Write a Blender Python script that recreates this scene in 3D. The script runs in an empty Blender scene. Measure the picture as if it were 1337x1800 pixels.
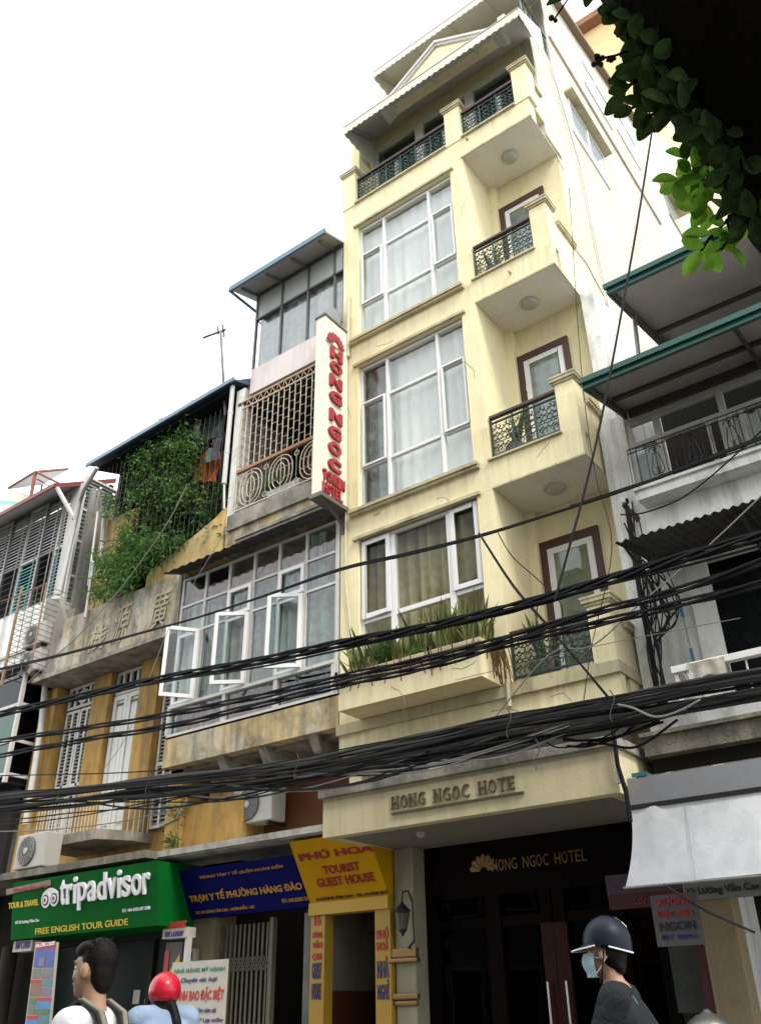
import bpy, bmesh, math, random
from mathutils import Vector, Matrix
random.seed(7)
S = bpy.context.scene
COL = S.collection
rnd = random.uniform

# ------------------------------------------------------------------ camera
YAW, PITCH, ROLL, FPX = -0.63152, 0.52724, -0.016836, 1527.9
CAMZ = 1.45
_f = Vector((math.sin(YAW)*math.cos(PITCH), math.cos(YAW)*math.cos(PITCH), math.sin(PITCH)))
_r0 = Vector((math.cos(YAW), -math.sin(YAW), 0)); _u0 = _r0.cross(_f)
_r = _r0*math.cos(ROLL)+_u0*math.sin(ROLL); _u = -_r0*math.sin(ROLL)+_u0*math.cos(ROLL)
cam = bpy.data.cameras.new('camera'); camo = bpy.data.objects.new('camera', cam); COL.objects.link(camo)
M = Matrix((( _r.x, _u.x, -_f.x, 0), (_r.y, _u.y, -_f.y, 0), (_r.z, _u.z, -_f.z, CAMZ), (0, 0, 0, 1)))
camo.matrix_world = M
cam.sensor_fit = 'VERTICAL'; cam.sensor_height = 24; cam.lens = 24*FPX/1800
cam.clip_start = 0.05; cam.clip_end = 2000
S.camera = camo

# ------------------------------------------------------------------ world, sun, exposure
W = bpy.data.worlds.new('World'); S.world = W; W.use_nodes = True
wn, wl = W.node_tree.nodes, W.node_tree.links
bg = wn['Background']
sky = wn.new('ShaderNodeTexSky'); sky.sky_type = 'NISHITA'; sky.sun_disc = False
SUN_EL, SUN_AZ = math.radians(52), math.radians(114)       # azimuth clockwise from +Y
sky.sun_elevation = SUN_EL; sky.sun_rotation = SUN_AZ
sky.dust_density = 3.0
tc = wn.new('ShaderNodeTexCoord'); cn = wn.new('ShaderNodeTexNoise'); cn.inputs['Scale'].default_value = 2.2
cn.inputs['Detail'].default_value = 6
wl.new(tc.outputs['Generated'], cn.inputs['Vector'])
cr = wn.new('ShaderNodeValToRGB')
cr.color_ramp.elements[0].position = .30; cr.color_ramp.elements[0].color = (10.5, 10.8, 11.0, 1)
cr.color_ramp.elements[1].position = .62; cr.color_ramp.elements[1].color = (12.0, 12.2, 12.4, 1)
wl.new(cn.outputs['Fac'], cr.inputs['Fac'])
mx = wn.new('ShaderNodeMix'); mx.data_type = 'RGBA'; mx.inputs[0].default_value = .92      # thin bright overcast over the blue
wl.new(sky.outputs['Color'], mx.inputs[6]); wl.new(cr.outputs['Color'], mx.inputs[7])
wl.new(mx.outputs[2], bg.inputs['Color']); bg.inputs['Strength'].default_value = .1
sl = bpy.data.lights.new('sun', 'SUN'); sl.energy = 1.5; sl.angle = math.radians(14); sl.color = (1, .93, .82)
so = bpy.data.objects.new('sun', sl); COL.objects.link(so)
sd = Vector((math.sin(SUN_AZ)*math.cos(SUN_EL), math.cos(SUN_AZ)*math.cos(SUN_EL), math.sin(SUN_EL)))
so.rotation_euler = sd.to_track_quat('Z', 'Y').to_euler(); so.location = (20, -20, 40)
S.view_settings.view_transform = 'Standard'; S.view_settings.look = 'None'
S.view_settings.exposure = 1.2; S.view_settings.gamma = 1
S.view_settings.use_curve_mapping = False

# ------------------------------------------------------------------ helpers
def at(u, v, x=None, y=None, z=None, d=None):
    """world point seen at photo pixel (u, v) on the plane x / y / z = const or at depth d"""
    q = _r*((u-668.5)/FPX) - _u*((v-900)/FPX) + _f
    if d is not None: t = d
    elif y is not None: t = y/q.y
    elif x is not None: t = x/q.x
    else: t = (z-CAMZ)/q.z
    p = q*t; p.z += CAMZ
    return p

class MB:
    def __init__(s): s.v = []; s.f = []; s.m = []; s.sh = []
    def add(s, vs, fs, m=0):
        vs = list(vs); s.sh.append((len(s.v), len(s.v)+len(vs), len(s.f), len(s.f)+len(fs)))
        b = len(s.v); s.v += [tuple(p) for p in vs]
        for f in fs: s.f.append(tuple(i+b for i in f)); s.m.append(m)
        return s
    def box(s, x0, x1, y0, y1, z0, z1, m=0):
        return s.add([(x0,y0,z0),(x1,y0,z0),(x1,y1,z0),(x0,y1,z0),(x0,y0,z1),(x1,y0,z1),(x1,y1,z1),(x0,y1,z1)],
                     [(0,3,2,1),(4,5,6,7),(0,1,5,4),(1,2,6,5),(2,3,7,6),(3,0,4,7)], m)
    def obox(s, c, ax, ay, az, m=0):
        c, ax, ay, az = map(Vector, (c, ax, ay, az))
        return s.add([c+i*ax+j*ay+k*az for k in (-1,1) for i, j in ((-1,-1),(1,-1),(1,1),(-1,1))],
                     [(0,3,2,1),(4,5,6,7),(0,1,5,4),(1,2,6,5),(2,3,7,6),(3,0,4,7)], m)
    def poly(s, pts, m=0): return s.add(pts, [tuple(range(len(pts)))], m)
    def prism(s, pts, vec, m=0):
        n = len(pts); vec = Vector(vec); p = [Vector(q) for q in pts]
        return s.add(p+[q+vec for q in p], [tuple(range(n))[::-1], tuple(range(n, 2*n))]+[(i,(i+1)%n,n+(i+1)%n,n+i) for i in range(n)], m)
    def tube(s, pts, r, n=6, r2=None, m=0):
        P = [Vector(p) for p in pts]; k = len(P); r2 = r if r2 is None else r2
        up = Vector((0.13, .21, .97)); vs = []; fs = []
        for i, p in enumerate(P):
            t = (P[min(i+1,k-1)]-P[max(i-1,0)])
            t = t.normalized() if t.length > 1e-9 else Vector((0,0,1))
            a = up - t*up.dot(t)
            if a.length < .05: a = Vector((1,0,0)) - t*t.x
            a.normalize(); up = a; b = t.cross(a)
            rr = r[i] if isinstance(r, (list, tuple)) else r+(r2-r)*i/max(k-1,1)
            for j in range(n):
                w = 2*math.pi*j/n; vs.append(p+(a*math.cos(w)+b*math.sin(w))*rr)
        for i in range(k-1):
            for j in range(n): fs.append((i*n+j, i*n+(j+1)%n, (i+1)*n+(j+1)%n, (i+1)*n+j))
        fs.append(tuple(range(n))[::-1]); fs.append(tuple(range((k-1)*n, k*n)))
        return s.add(vs, fs, m)
    def bar(s, a, b, r, n=4, m=0): return s.tube([a, b], r, n, m=m)
    def sphere(s, c, r, seg=12, rings=8, m=0, fn=None):
        c = Vector(c); r = (r,r,r) if not isinstance(r, (tuple, list)) else r
        vs = []; fs = []
        for i in range(rings+1):
            th = math.pi*i/rings
            for j in range(seg):
                ph = 2*math.pi*j/seg
                q = Vector((math.sin(th)*math.cos(ph), math.sin(th)*math.sin(ph), math.cos(th)))
                q = Vector((q.x*r[0], q.y*r[1], q.z*r[2]))
                if fn: q = fn(q)
                vs.append(c+q)
        for i in range(rings):
            for j in range(seg): fs.append((i*seg+j, (i+1)*seg+j, (i+1)*seg+(j+1)%seg, i*seg+(j+1)%seg))
        return s.add(vs, fs, m)
    def lathe(s, c, axis, prof, n=20, m=0):
        c = Vector(c); axis = Vector(axis).normalized()
        a = axis.orthogonal().normalized(); b = axis.cross(a); vs = []; fs = []
        for h, r in prof:
            for j in range(n):
                w = 2*math.pi*j/n; vs.append(c+axis*h+(a*math.cos(w)+b*math.sin(w))*r)
        k = len(prof)
        for i in range(k-1):
            for j in range(n): fs.append((i*n+j, i*n+(j+1)%n, (i+1)*n+(j+1)%n, (i+1)*n+j))
        fs.append(tuple(range(n))[::-1]); fs.append(tuple(range((k-1)*n, k*n)))
        return s.add(vs, fs, m)
    def clusters(s):
        n = len(s.sh)
        if n < 2 or n > 160 or s.sh[-1][1] != len(s.v): return None
        bb = []
        for a, b, _, _ in s.sh:
            P = s.v[a:b]; bb.append(([min(p[i] for p in P)-.004 for i in range(3)], [max(p[i] for p in P)+.004 for i in range(3)]))
        g = list(range(n))
        def root(i):
            while g[i] != i: i = g[i]
            return i
        for i in range(n):
            for j in range(i):
                if all(bb[i][0][k] <= bb[j][1][k] and bb[j][0][k] <= bb[i][1][k] for k in range(3)): g[root(i)] = root(j)
        cl = {}
        for i in range(n): cl.setdefault(root(i), []).append(i)
        return list(cl.values())
    def build(s, name, mat, parent=None, origin=None, smooth=False, recalc=True, bevel=0, split=None):
        if split is None: split = parent is not None and name not in NOSPLIT
        if split:
            C = s.clusters()
            if C and 2 <= len(C) <= 16:
                first = None
                for c in C:
                    m = MB()
                    for i in c:
                        a, b, fa, fb_ = s.sh[i]; o_ = len(m.v); m.v += s.v[a:b]
                        m.f += [tuple(k-a+o_ for k in f) for f in s.f[fa:fb_]]; m.m += s.m[fa:fb_]
                    o = m.build(name, mat, parent, origin, smooth, recalc, bevel, False); first = first or o
                return first
        o0 = wloc(parent) if parent else Vector(origin or (0,0,0))
        me = bpy.data.meshes.new(name)
        me.from_pydata([(p[0]-o0.x, p[1]-o0.y, p[2]-o0.z) for p in s.v], [], s.f)
        mats = mat if isinstance(mat, (list, tuple)) else [mat]
        for q in mats: me.materials.append(q)
        me.polygons.foreach_set('material_index', s.m)
        if recalc or bevel:
            bm = bmesh.new(); bm.from_mesh(me)
            bmesh.ops.remove_doubles(bm, verts=bm.verts, dist=1e-6)
            bmesh.ops.recalc_face_normals(bm, faces=bm.faces)
            if bevel:
                es = [e for e in bm.edges if len(e.link_faces) == 2 and e.calc_face_angle(0) > .6]
                bmesh.ops.bevel(bm, geom=es, offset=bevel, segments=2, affect='EDGES', profile=.6)
            bm.to_mesh(me); bm.free()
        if smooth:
            me.polygons.foreach_set('use_smooth', [True]*len(me.polygons))
            try: me.set_sharp_from_angle(angle=math.radians(50))
            except Exception: pass
        me.update()
        o = bpy.data.objects.new(name, me); COL.objects.link(o)
        if parent: o.parent = parent
        else: o.location = o0
        return o
NOSPLIT = {'foliage','scrollwork','balustrade_scrolls','owl_logo','edge_trim','rear_stripe','hair_tufts','fan_grille','lotus_emblem','stem','twig','flower_bud','casing','lattice','cage_grille','fascia_foil','balcony_bars','loft_grille','window_grille','slats'}
def wloc(o):
    p = Vector(o.location)
    while o.parent: o = o.parent; p += Vector(o.location)
    return p
def tag(o, label, cat=None, group=None, kind=None):
    if label: o['label'] = label
    if cat: o['category'] = cat
    if group: o['group'] = group
    if kind: o['kind'] = kind
    return o
def thing(name, label, cat, loc=(0,0,0), group=None):
    o = bpy.data.objects.new(name, None); COL.objects.link(o); o.location = loc; o.empty_display_size = .2
    return tag(o, label, cat, group)
def empty_part(name, parent): 
    o = bpy.data.objects.new(name, None); COL.objects.link(o); o.parent = parent; return o
def copy_tree(o, parent=None):
    c = o.copy(); COL.objects.link(c)
    if parent: c.parent = parent
    for ch in list(o.children): copy_tree(ch, c)
    return c
def clone(o, parent, loc, rot=None, scale=None):
    """another object with the same mesh (repeated piece); loc in world coordinates"""
    c = o.copy(); COL.objects.link(c); c.parent = parent
    c.location = Vector(loc)-(wloc(parent) if parent else Vector((0,0,0)))
    if rot is not None: c.rotation_euler = rot
    if scale is not None: c.scale = scale
    return c

# ------------------------------------------------------------------ materials
def newmat(name):
    m = bpy.data.materials.new(name); m.use_nodes = True
    n, l = m.node_tree.nodes, m.node_tree.links
    return m, n, l, n['Principled BSDF']
def simple(name, col, rough=.6, metal=0, var=.12, scale=9, bump=0.0, bscale=60, spec=.4):
    m, n, l, b = newmat(name)
    b.inputs['Roughness'].default_value = rough; b.inputs['Metallic'].default_value = metal
    b.inputs['Specular IOR Level'].default_value = spec
    g = n.new('ShaderNodeNewGeometry'); t = n.new('ShaderNodeTexNoise')
    t.inputs['Scale'].default_value = scale; t.inputs['Detail'].default_value = 5
    l.new(g.outputs['Position'], t.inputs['Vector'])
    r = n.new('ShaderNodeMix'); r.data_type = 'RGBA'
    r.inputs[6].default_value = (*[c*(1-var) for c in col], 1); r.inputs[7].default_value = (*[min(1, c*(1+var)) for c in col], 1)
    l.new(t.outputs['Fac'], r.inputs[0]); l.new(r.outputs[2], b.inputs['Base Color'])
    if bump:
        t2 = n.new('ShaderNodeTexNoise'); t2.inputs['Scale'].default_value = bscale
        l.new(g.outputs['Position'], t2.inputs['Vector'])
        bp = n.new('ShaderNodeBump'); bp.inputs['Strength'].default_value = bump; bp.inputs['Distance'].default_value = .02
        l.new(t2.outputs['Fac'], bp.inputs['Height']); l.new(bp.outputs['Normal'], b.inputs['Normal'])
    return m
def plaster(name, col, dirt=(.09,.085,.07), amt=.35, streak=.35, patch=None, pamt=0, rough=.85, lo=.5, bump=.25, fine=.2, ledges=()):
    """painted render: blotchy tone, rain streaks, mildew and an optional second coat showing in patches"""
    m, n, l, b = newmat(name)
    b.inputs['Roughness'].default_value = rough; b.inputs['Specular IOR Level'].default_value = .2
    g = n.new('ShaderNodeNewGeometry')
    def noise(scale, sc=(1,1,1), detail=7, rough_=.6):
        mp = n.new('ShaderNodeMapping'); mp.inputs['Scale'].default_value = sc
        t = n.new('ShaderNodeTexNoise'); t.inputs['Scale'].default_value = scale; t.inputs['Detail'].default_value = detail
        t.inputs['Roughness'].default_value = rough_
        l.new(g.outputs['Position'], mp.inputs['Vector']); l.new(mp.outputs['Vector'], t.inputs['Vector']); return t
    def ramp(src, a, c, hi):
        c = a+(c-a)*.72
        r = n.new('ShaderNodeMapRange'); r.inputs['From Min'].default_value = a; r.inputs['From Max'].default_value = c
        r.inputs['To Max'].default_value = hi; l.new(src.outputs['Fac'], r.inputs['Value']); return r
    def mix(fac, a, c2):
        x = n.new('ShaderNodeMix'); x.data_type = 'RGBA'; l.new(fac.outputs[0], x.inputs[0])
        if isinstance(a, tuple): x.inputs[6].default_value = (*a, 1)
        else: l.new(a.outputs[2], x.inputs[6])
        x.inputs[7].default_value = (*c2, 1); return x
    c = mix(ramp(noise(1.1), .3, .75, .8), col, tuple(k*.86 for k in col))
    if patch: c = mix(ramp(noise(1.7, (1,1,.6), 9, .7), .47, .6, pamt), c, patch)
    c = mix(ramp(noise(2.6, (1.6,1.6,.16), 6), lo, .82, streak), c, dirt)
    c = mix(ramp(noise(3.2, (1,1,.8), 10, .72), lo+.02, .8, amt), c, dirt)
    if fine: c = mix(ramp(noise(9, (1.6,1.6,.05), 5, .65), .54, .85, fine), c, dirt)
    if ledges:
        sx = n.new('ShaderNodeSeparateXYZ'); l.new(g.outputs['Position'], sx.inputs[0]); acc = None
        for z0 in ledges:
            r1 = n.new('ShaderNodeMapRange'); r1.inputs['From Min'].default_value = z0-.62; r1.inputs['From Max'].default_value = z0; l.new(sx.outputs['Z'], r1.inputs['Value'])
            r2 = n.new('ShaderNodeMath'); r2.operation = 'LESS_THAN'; r2.inputs[1].default_value = z0; l.new(sx.outputs['Z'], r2.inputs[0])
            r3 = n.new('ShaderNodeMath'); r3.operation = 'MULTIPLY'; l.new(r1.outputs[0], r3.inputs[0]); l.new(r2.outputs[0], r3.inputs[1])
            if acc: q = n.new('ShaderNodeMath'); q.operation = 'ADD'; l.new(acc.outputs[0], q.inputs[0]); l.new(r3.outputs[0], q.inputs[1]); acc = q
            else: acc = r3
        rr = ramp(noise(7, (1.4,1.4,.09), 6, .7), .42, .72, .45); q = n.new('ShaderNodeMath'); q.operation = 'MULTIPLY'; l.new(rr.outputs[0], q.inputs[0]); l.new(acc.outputs[0], q.inputs[1])
        c = mix(q, c, dirt)
    l.new(c.outputs[2], b.inputs['Base Color'])
    t2 = noise(38, detail=4); bp = n.new('ShaderNodeBump'); bp.inputs['Strength'].default_value = bump; bp.inputs['Distance'].default_value = .012
    l.new(t2.outputs['Fac'], bp.inputs['Height']); l.new(bp.outputs['Normal'], b.inputs['Normal'])
    return m
def glassmat(name, tint=(.78,.84,.84), base=.05, rough=.015):
    m = bpy.data.materials.new(name); m.use_nodes = True
    n, l = m.node_tree.nodes, m.node_tree.links; n.clear()
    o = n.new('ShaderNodeOutputMaterial'); mixs = n.new('ShaderNodeMixShader')
    tr = n.new('ShaderNodeBsdfTransparent'); tr.inputs['Color'].default_value = (*tint, 1)
    gl = n.new('ShaderNodeBsdfGlossy'); gl.inputs['Roughness'].default_value = rough; gl.inputs['Color'].default_value = (.95,.97,1,1)
    g = n.new('ShaderNodeNewGeometry'); t = n.new('ShaderNodeTexNoise'); t.inputs['Scale'].default_value = 1.3; t.inputs['Detail'].default_value = 1
    l.new(g.outputs['Position'], t.inputs['Vector'])
    bp = n.new('ShaderNodeBump'); bp.inputs['Strength'].default_value = .06; bp.inputs['Distance'].default_value = .05
    l.new(t.outputs['Fac'], bp.inputs['Height']); l.new(bp.outputs['Normal'], gl.inputs['Normal'])
    fr = n.new('ShaderNodeFresnel'); fr.inputs['IOR'].default_value = 1.5
    ad = n.new('ShaderNodeMath'); ad.operation = 'ADD'; ad.use_clamp = True; ad.inputs[1].default_value = base
    sb = n.new('ShaderNodeMath'); sb.operation = 'SUBTRACT'; sb.inputs[0].default_value = 1; l.new(g.outputs['Backfacing'], sb.inputs[1])
    ml = n.new('ShaderNodeMath'); ml.operation = 'MULTIPLY'
    l.new(fr.outputs[0], ad.inputs[0]); l.new(ad.outputs[0], ml.inputs[0]); l.new(sb.outputs[0], ml.inputs[1]); l.new(ml.outputs[0], mixs.inputs[0])
    l.new(tr.outputs[0], mixs.inputs[1]); l.new(gl.outputs[0], mixs.inputs[2]); l.new(mixs.outputs[0], o.inputs[0])
    return m
def clothmat(name, col, col2=None, wr=.4, rough=.9, trans=.25):
    m, n, l, b = newmat(name)
    b.inputs['Roughness'].default_value = rough; b.inputs['Specular IOR Level'].default_value = .1
    g = n.new('ShaderNodeNewGeometry'); t = n.new('ShaderNodeTexNoise'); t.inputs['Scale'].default_value = 7; t.inputs['Detail'].default_value = 6
    l.new(g.outputs['Position'], t.inputs['Vector'])
    mp = n.new('ShaderNodeMapRange'); mp.inputs['From Min'].default_value = .42; mp.inputs['From Max'].default_value = .6
    l.new(t.outputs['Fac'], mp.inputs['Value'])
    r = n.new('ShaderNodeMix'); r.data_type = 'RGBA'; r.inputs[6].default_value = (*col, 1)
    r.inputs[7].default_value = (*(col2 or tuple(c*.85 for c in col)), 1)
    l.new(mp.outputs[0], r.inputs[0]); l.new(r.outputs[2], b.inputs['Base Color'])
    w2 = n.new('ShaderNodeTexNoise'); w2.inputs['Scale'].default_value = 11; w2.inputs['Detail'].default_value = 3; w2.inputs['Distortion'].default_value = 1.2
    l.new(g.outputs['Position'], w2.inputs['Vector'])
    bp = n.new('ShaderNodeBump'); bp.inputs['Strength'].default_value = wr; bp.inputs['Distance'].default_value = .03
    l.new(w2.outputs['Fac'], bp.inputs['Height']); l.new(bp.outputs['Normal'], b.inputs['Normal'])
    if trans:
        ts = n.new('ShaderNodeBsdfTranslucent'); l.new(r.outputs[2], ts.inputs['Color'])
        ms = n.new('ShaderNodeMixShader'); ms.inputs[0].default_value = trans
        l.new(b.outputs[0], ms.inputs[1]); l.new(ts.outputs[0], ms.inputs[2]); l.new(ms.outputs[0], n['Material Output'].inputs[0])
    return m
def leafmat(name, c1, c2, trans=.35, scale=6, rough=.45):
    m, n, l, b = newmat(name); b.inputs['Roughness'].default_value = rough; b.inputs['Specular IOR Level'].default_value = .16
    g = n.new('ShaderNodeNewGeometry'); t = n.new('ShaderNodeTexNoise'); t.inputs['Scale'].default_value = scale; t.inputs['Detail'].default_value = 3
    l.new(g.outputs['Position'], t.inputs['Vector'])
    mp = n.new('ShaderNodeMapRange'); mp.inputs['From Min'].default_value = .35; mp.inputs['From Max'].default_value = .65
    l.new(t.outputs['Fac'], mp.inputs['Value'])
    r = n.new('ShaderNodeMix'); r.data_type = 'RGBA'; r.inputs[6].default_value = (*c1, 1); r.inputs[7].default_value = (*c2, 1)
    l.new(mp.outputs[0], r.inputs[0]); l.new(r.outputs[2], b.inputs['Base Color'])
    ts = n.new('ShaderNodeBsdfTranslucent'); l.new(r.outputs[2], ts.inputs['Color'])
    ms = n.new('ShaderNodeMixShader'); ms.inputs[0].default_value = trans
    l.new(b.outputs[0], ms.inputs[1]); l.new(ts.outputs[0], ms.inputs[2]); l.new(ms.outputs[0], n['Material Output'].inputs[0])
    return m

YEL = plaster('hotel_yellow_render', (.78,.70,.445), dirt=(.40,.34,.21), amt=.24, streak=.24, lo=.5, fine=.3, ledges=(4.72, 8.04, 11.44, 14.92, 12.1, 8.65, 5.27))
YELD = plaster('hotel_trim_render', (.50,.45,.29), dirt=(.16,.14,.08), amt=.6, streak=.6)
CREAM = plaster('hotel_side_cream', (.56,.53,.435), dirt=(.30,.27,.20), amt=.35, streak=.45)
SOFF = plaster('balcony_soffit', (.78,.76,.70), dirt=(.35,.32,.25), amt=.25, streak=0)
WHT = plaster('white_render', (.80,.80,.77), dirt=(.16,.155,.14), amt=.5, streak=.65)
GREYR = plaster('grey_bare_render', (.30,.29,.26), dirt=(.09,.085,.075), amt=.7, streak=.6)
OCH = plaster('ochre_limewash', (.47,.29,.085), dirt=(.10,.075,.045), amt=.7, streak=.7, patch=(.38,.22,.06), pamt=.6, lo=.46)
OCHP = plaster('peeled_ochre_parapet', (.54,.42,.22), dirt=(.10,.09,.07), amt=.85, streak=.85, patch=(.50,.47,.38), pamt=.8, lo=.43, bump=.6)
PARA = plaster('mildewed_parapet', (.50,.43,.29), dirt=(.07,.065,.055), amt=.9, streak=.9, patch=(.47,.45,.39), pamt=.9, lo=.42, bump=.8)
OCHG = plaster('gable_ochre', (.52,.40,.18), dirt=(.13,.11,.07), amt=.7, streak=.75, patch=(.6,.36,.1), pamt=.6, lo=.47)
CONC = plaster('weathered_concrete', (.30,.28,.24), dirt=(.07,.065,.055), amt=.8, streak=.7, patch=(.4,.37,.31), pamt=.6, lo=.45, bump=.7)
CONCD = plaster('mossy_concrete', (.20,.185,.15), dirt=(.05,.05,.035), amt=.8, streak=.6, patch=(.32,.29,.23), pamt=.7, lo=.45, bump=.9)
PINKW = plaster('pale_pink_band', (.64,.58,.56), dirt=(.3,.26,.22), amt=.35, streak=.4)
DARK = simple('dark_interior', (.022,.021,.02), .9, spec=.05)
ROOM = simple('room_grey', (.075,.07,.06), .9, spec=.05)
BLACKW = simple('dark_red_wood', (.0045,.0025,.002), .6, var=.4, spec=.04)
REDW = simple('door_frame_brown', (.06,.028,.022), .5, var=.3)
PVC = simple('white_pvc', (.66,.66,.66), .35, var=.05)
PVCD = simple('dirty_white_paint', (.50,.49,.46), .5, var=.2, scale=14)
ALU = simple('grey_aluminium', (.10,.10,.105), .4, .3)
IRON = simple('green_wrought_iron', (.010,.042,.034), .45, var=.3)
RAILB = simple('handrail_brown', (.055,.03,.025), .5)
WIRON = simple('rusty_cream_iron', (.52,.48,.40), .6, var=.35, scale=20)
BIRON = simple('black_iron', (.018,.018,.018), .5)
CABLE = simple('black_cable', (.015,.015,.017), .65, var=.3, spec=.12)
CABLEM = simple('dusty_cable', (.05,.048,.046), .75, var=.4)
CABLEG = simple('grey_cable', (.2,.19,.18), .6)
GREENM = simple('green_fascia_metal', (.012,.07,.055), .35, var=.2)
ROOFU = simple('roof_underside', (.33,.315,.29), .7, var=.2, scale=3)
AWNF = simple('awning_fabric', (.48,.48,.44), .8, var=.12, scale=4)
AWNV = simple('awning_valance', (.56,.55,.46), .8, var=.12, scale=4)
CORR = simple('corrugated_sheet', (.055,.055,.055), .6, .0, var=.6, scale=5, spec=.2)
TARPW = clothmat('white_tarpaulin', (.74,.76,.80), (.66,.69,.73), trans=.15, wr=.07)
GREYP = simple('grey_painted_panel', (.25,.26,.28), .5, var=.08)
GLASS = glassmat('window_glass', base=.015)
GLASSW = glassmat('lower_window_glass', (.90,.91,.86), base=-.03)
GLASSP = glassmat('pale_window_glass', (.93,.95,.94), base=.06)
GLASSD = glassmat('dark_shop_glass', (.25,.28,.27), base=-.035)
GLASSG = glassmat('green_tinted_glass', (.25,.5,.42), base=.06)
CURTW = clothmat('white_curtain', (.84,.85,.82), (.80,.81,.78), wr=.08)
CURTO = clothmat('olive_curtain', (.56,.51,.36), (.47,.43,.29), wr=.1)
CURTG = clothmat('grey_curtain', (.60,.58,.53), (.45,.43,.38), wr=.1)
CURTP = clothmat('pink_curtain', (.70,.38,.34), (.56,.22,.2), wr=.1)
CURTF = clothmat('flowered_curtain', (.78,.75,.71), (.6,.55,.5), wr=.1)
REDP = simple('sign_red', (.33,.035,.045), .45, var=.15)
IVORY = simple('signboard_ivory', (.70,.66,.54), .5, var=.05)
GOLD = simple('gold_letter', (.20,.12,.045), .35, .7)
BRONZE = simple('letter_bronze', (.10,.08,.04), .5, var=.2)
GREENS = simple('sign_green', (.003,.105,.016), .6, var=.25, scale=3, spec=.04)
WHITEL = simple('letter_white', (.80,.80,.84), .5, var=.03)
YELL = simple('letter_yellow', (.62,.46,.03), .5, var=.05)
BLUES = simple('sign_blue', (.006,.007,.095), .6, var=.3, scale=4, spec=.04)
YELS = simple('sign_yellow', (.55,.295,.008), .6, var=.2, scale=4, spec=.05)
ORANGEL = simple('letter_orange', (.50,.25,.035), .5)
REDL = simple('letter_red', (.45,.025,.02), .5)
NAVYL = simple('letter_navy', (.03,.03,.16), .5)
BLACKL = simple('letter_black', (.02,.02,.02), .5)
GREENL = simple('letter_green', (.02,.20,.11), .5)
PAPER = simple('board_paper', (.45,.43,.37), .7, var=.1)
SILVER = simple('bare_metal', (.33,.33,.33), .35, .8)
TEAL = simple('teal_slats', (.16,.62,.62), .5, var=.2)
PALESL = simple('pale_slats', (.74,.77,.77), .5, var=.15)
REDROOF = simple('red_roof_edge', (.17,.035,.035), .5, var=.2)
BLUEROOF = simple('blue_roof_sheet', (.10,.17,.22), .45, .2, var=.2)
ORANGET = clothmat('orange_tarp', (.75,.16,.02), (.6,.12,.02))
GRAYTARP = clothmat('grey_green_tarp', (.16,.22,.20), (.10,.13,.13))
PIPEM = simple('pvc_pipe', (.50,.50,.49), .5, var=.15)
ACM = simple('ac_casing', (.40,.39,.355), .5, var=.12, scale=12)
ACG = simple('ac_grille', (.10,.10,.10), .5)
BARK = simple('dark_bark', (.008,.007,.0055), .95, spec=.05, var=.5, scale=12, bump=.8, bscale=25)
BRICKO = simple('orange_inner_wall', (.11,.036,.008), .8, var=.4, scale=3)

# ------------------------------------------------------------------ lettering
def text_shape(s, offset=0.0, shear=0.0):
    cu = bpy.data.curves.new('t', 'FONT'); cu.body = s; cu.size = 1; cu.offset = offset; cu.shear = shear; cu.resolution_u = 3
    cu.fill_mode = 'FRONT'
    ob = bpy.data.objects.new('t', cu); COL.objects.link(ob)
    dg = bpy.context.evaluated_depsgraph_get(); me = bpy.data.meshes.new_from_object(ob.evaluated_get(dg))
    vs = [v.co.copy() for v in me.vertices]; fs = [tuple(p.vertices) for p in me.polygons]
    bpy.data.objects.remove(ob); bpy.data.curves.remove(cu); bpy.data.meshes.remove(me)
    return vs, fs
def lettering(name, s, p0, right, up, w, h, mat, parent, depth=.006, offset=.0, shear=0.0, lift=.004, label=None):
    """text fitted to a w x h box with its lower left corner at p0; raised by depth"""
    vs, fs = text_shape(s, offset, shear)
    if not vs: return None
    x0 = min(v.x for v in vs); x1 = max(v.x for v in vs); y0 = min(v.y for v in vs); y1 = max(v.y for v in vs)
    p0 = Vector(p0); R = Vector(right).normalized(); U = Vector(up).normalized(); N = R.cross(U)
    def P(v, d): return p0 + R*((v.x-x0)/max(x1-x0,1e-6)*w) + U*((v.y-y0)/max(y1-y0,1e-6)*h) + N*d
    mb = MB(); n = len(vs)
    V = [P(v, lift+depth) for v in vs]+[P(v, lift) for v in vs]
    F = list(fs)
    ed = {}
    for f in fs:
        for i in range(len(f)):
            a, b = f[i], f[(i+1) % len(f)]; k = (min(a,b), max(a,b)); ed.setdefault(k, []).append((a,b))
    for k, e in ed.items():
        if len(e) == 1: a, b = e[0]; F.append((b, a, a+n, b+n))
    mb.add(V, F)
    o = mb.build(name, mat, parent, recalc=False)
    if label: o['label'] = label
    return o
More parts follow.
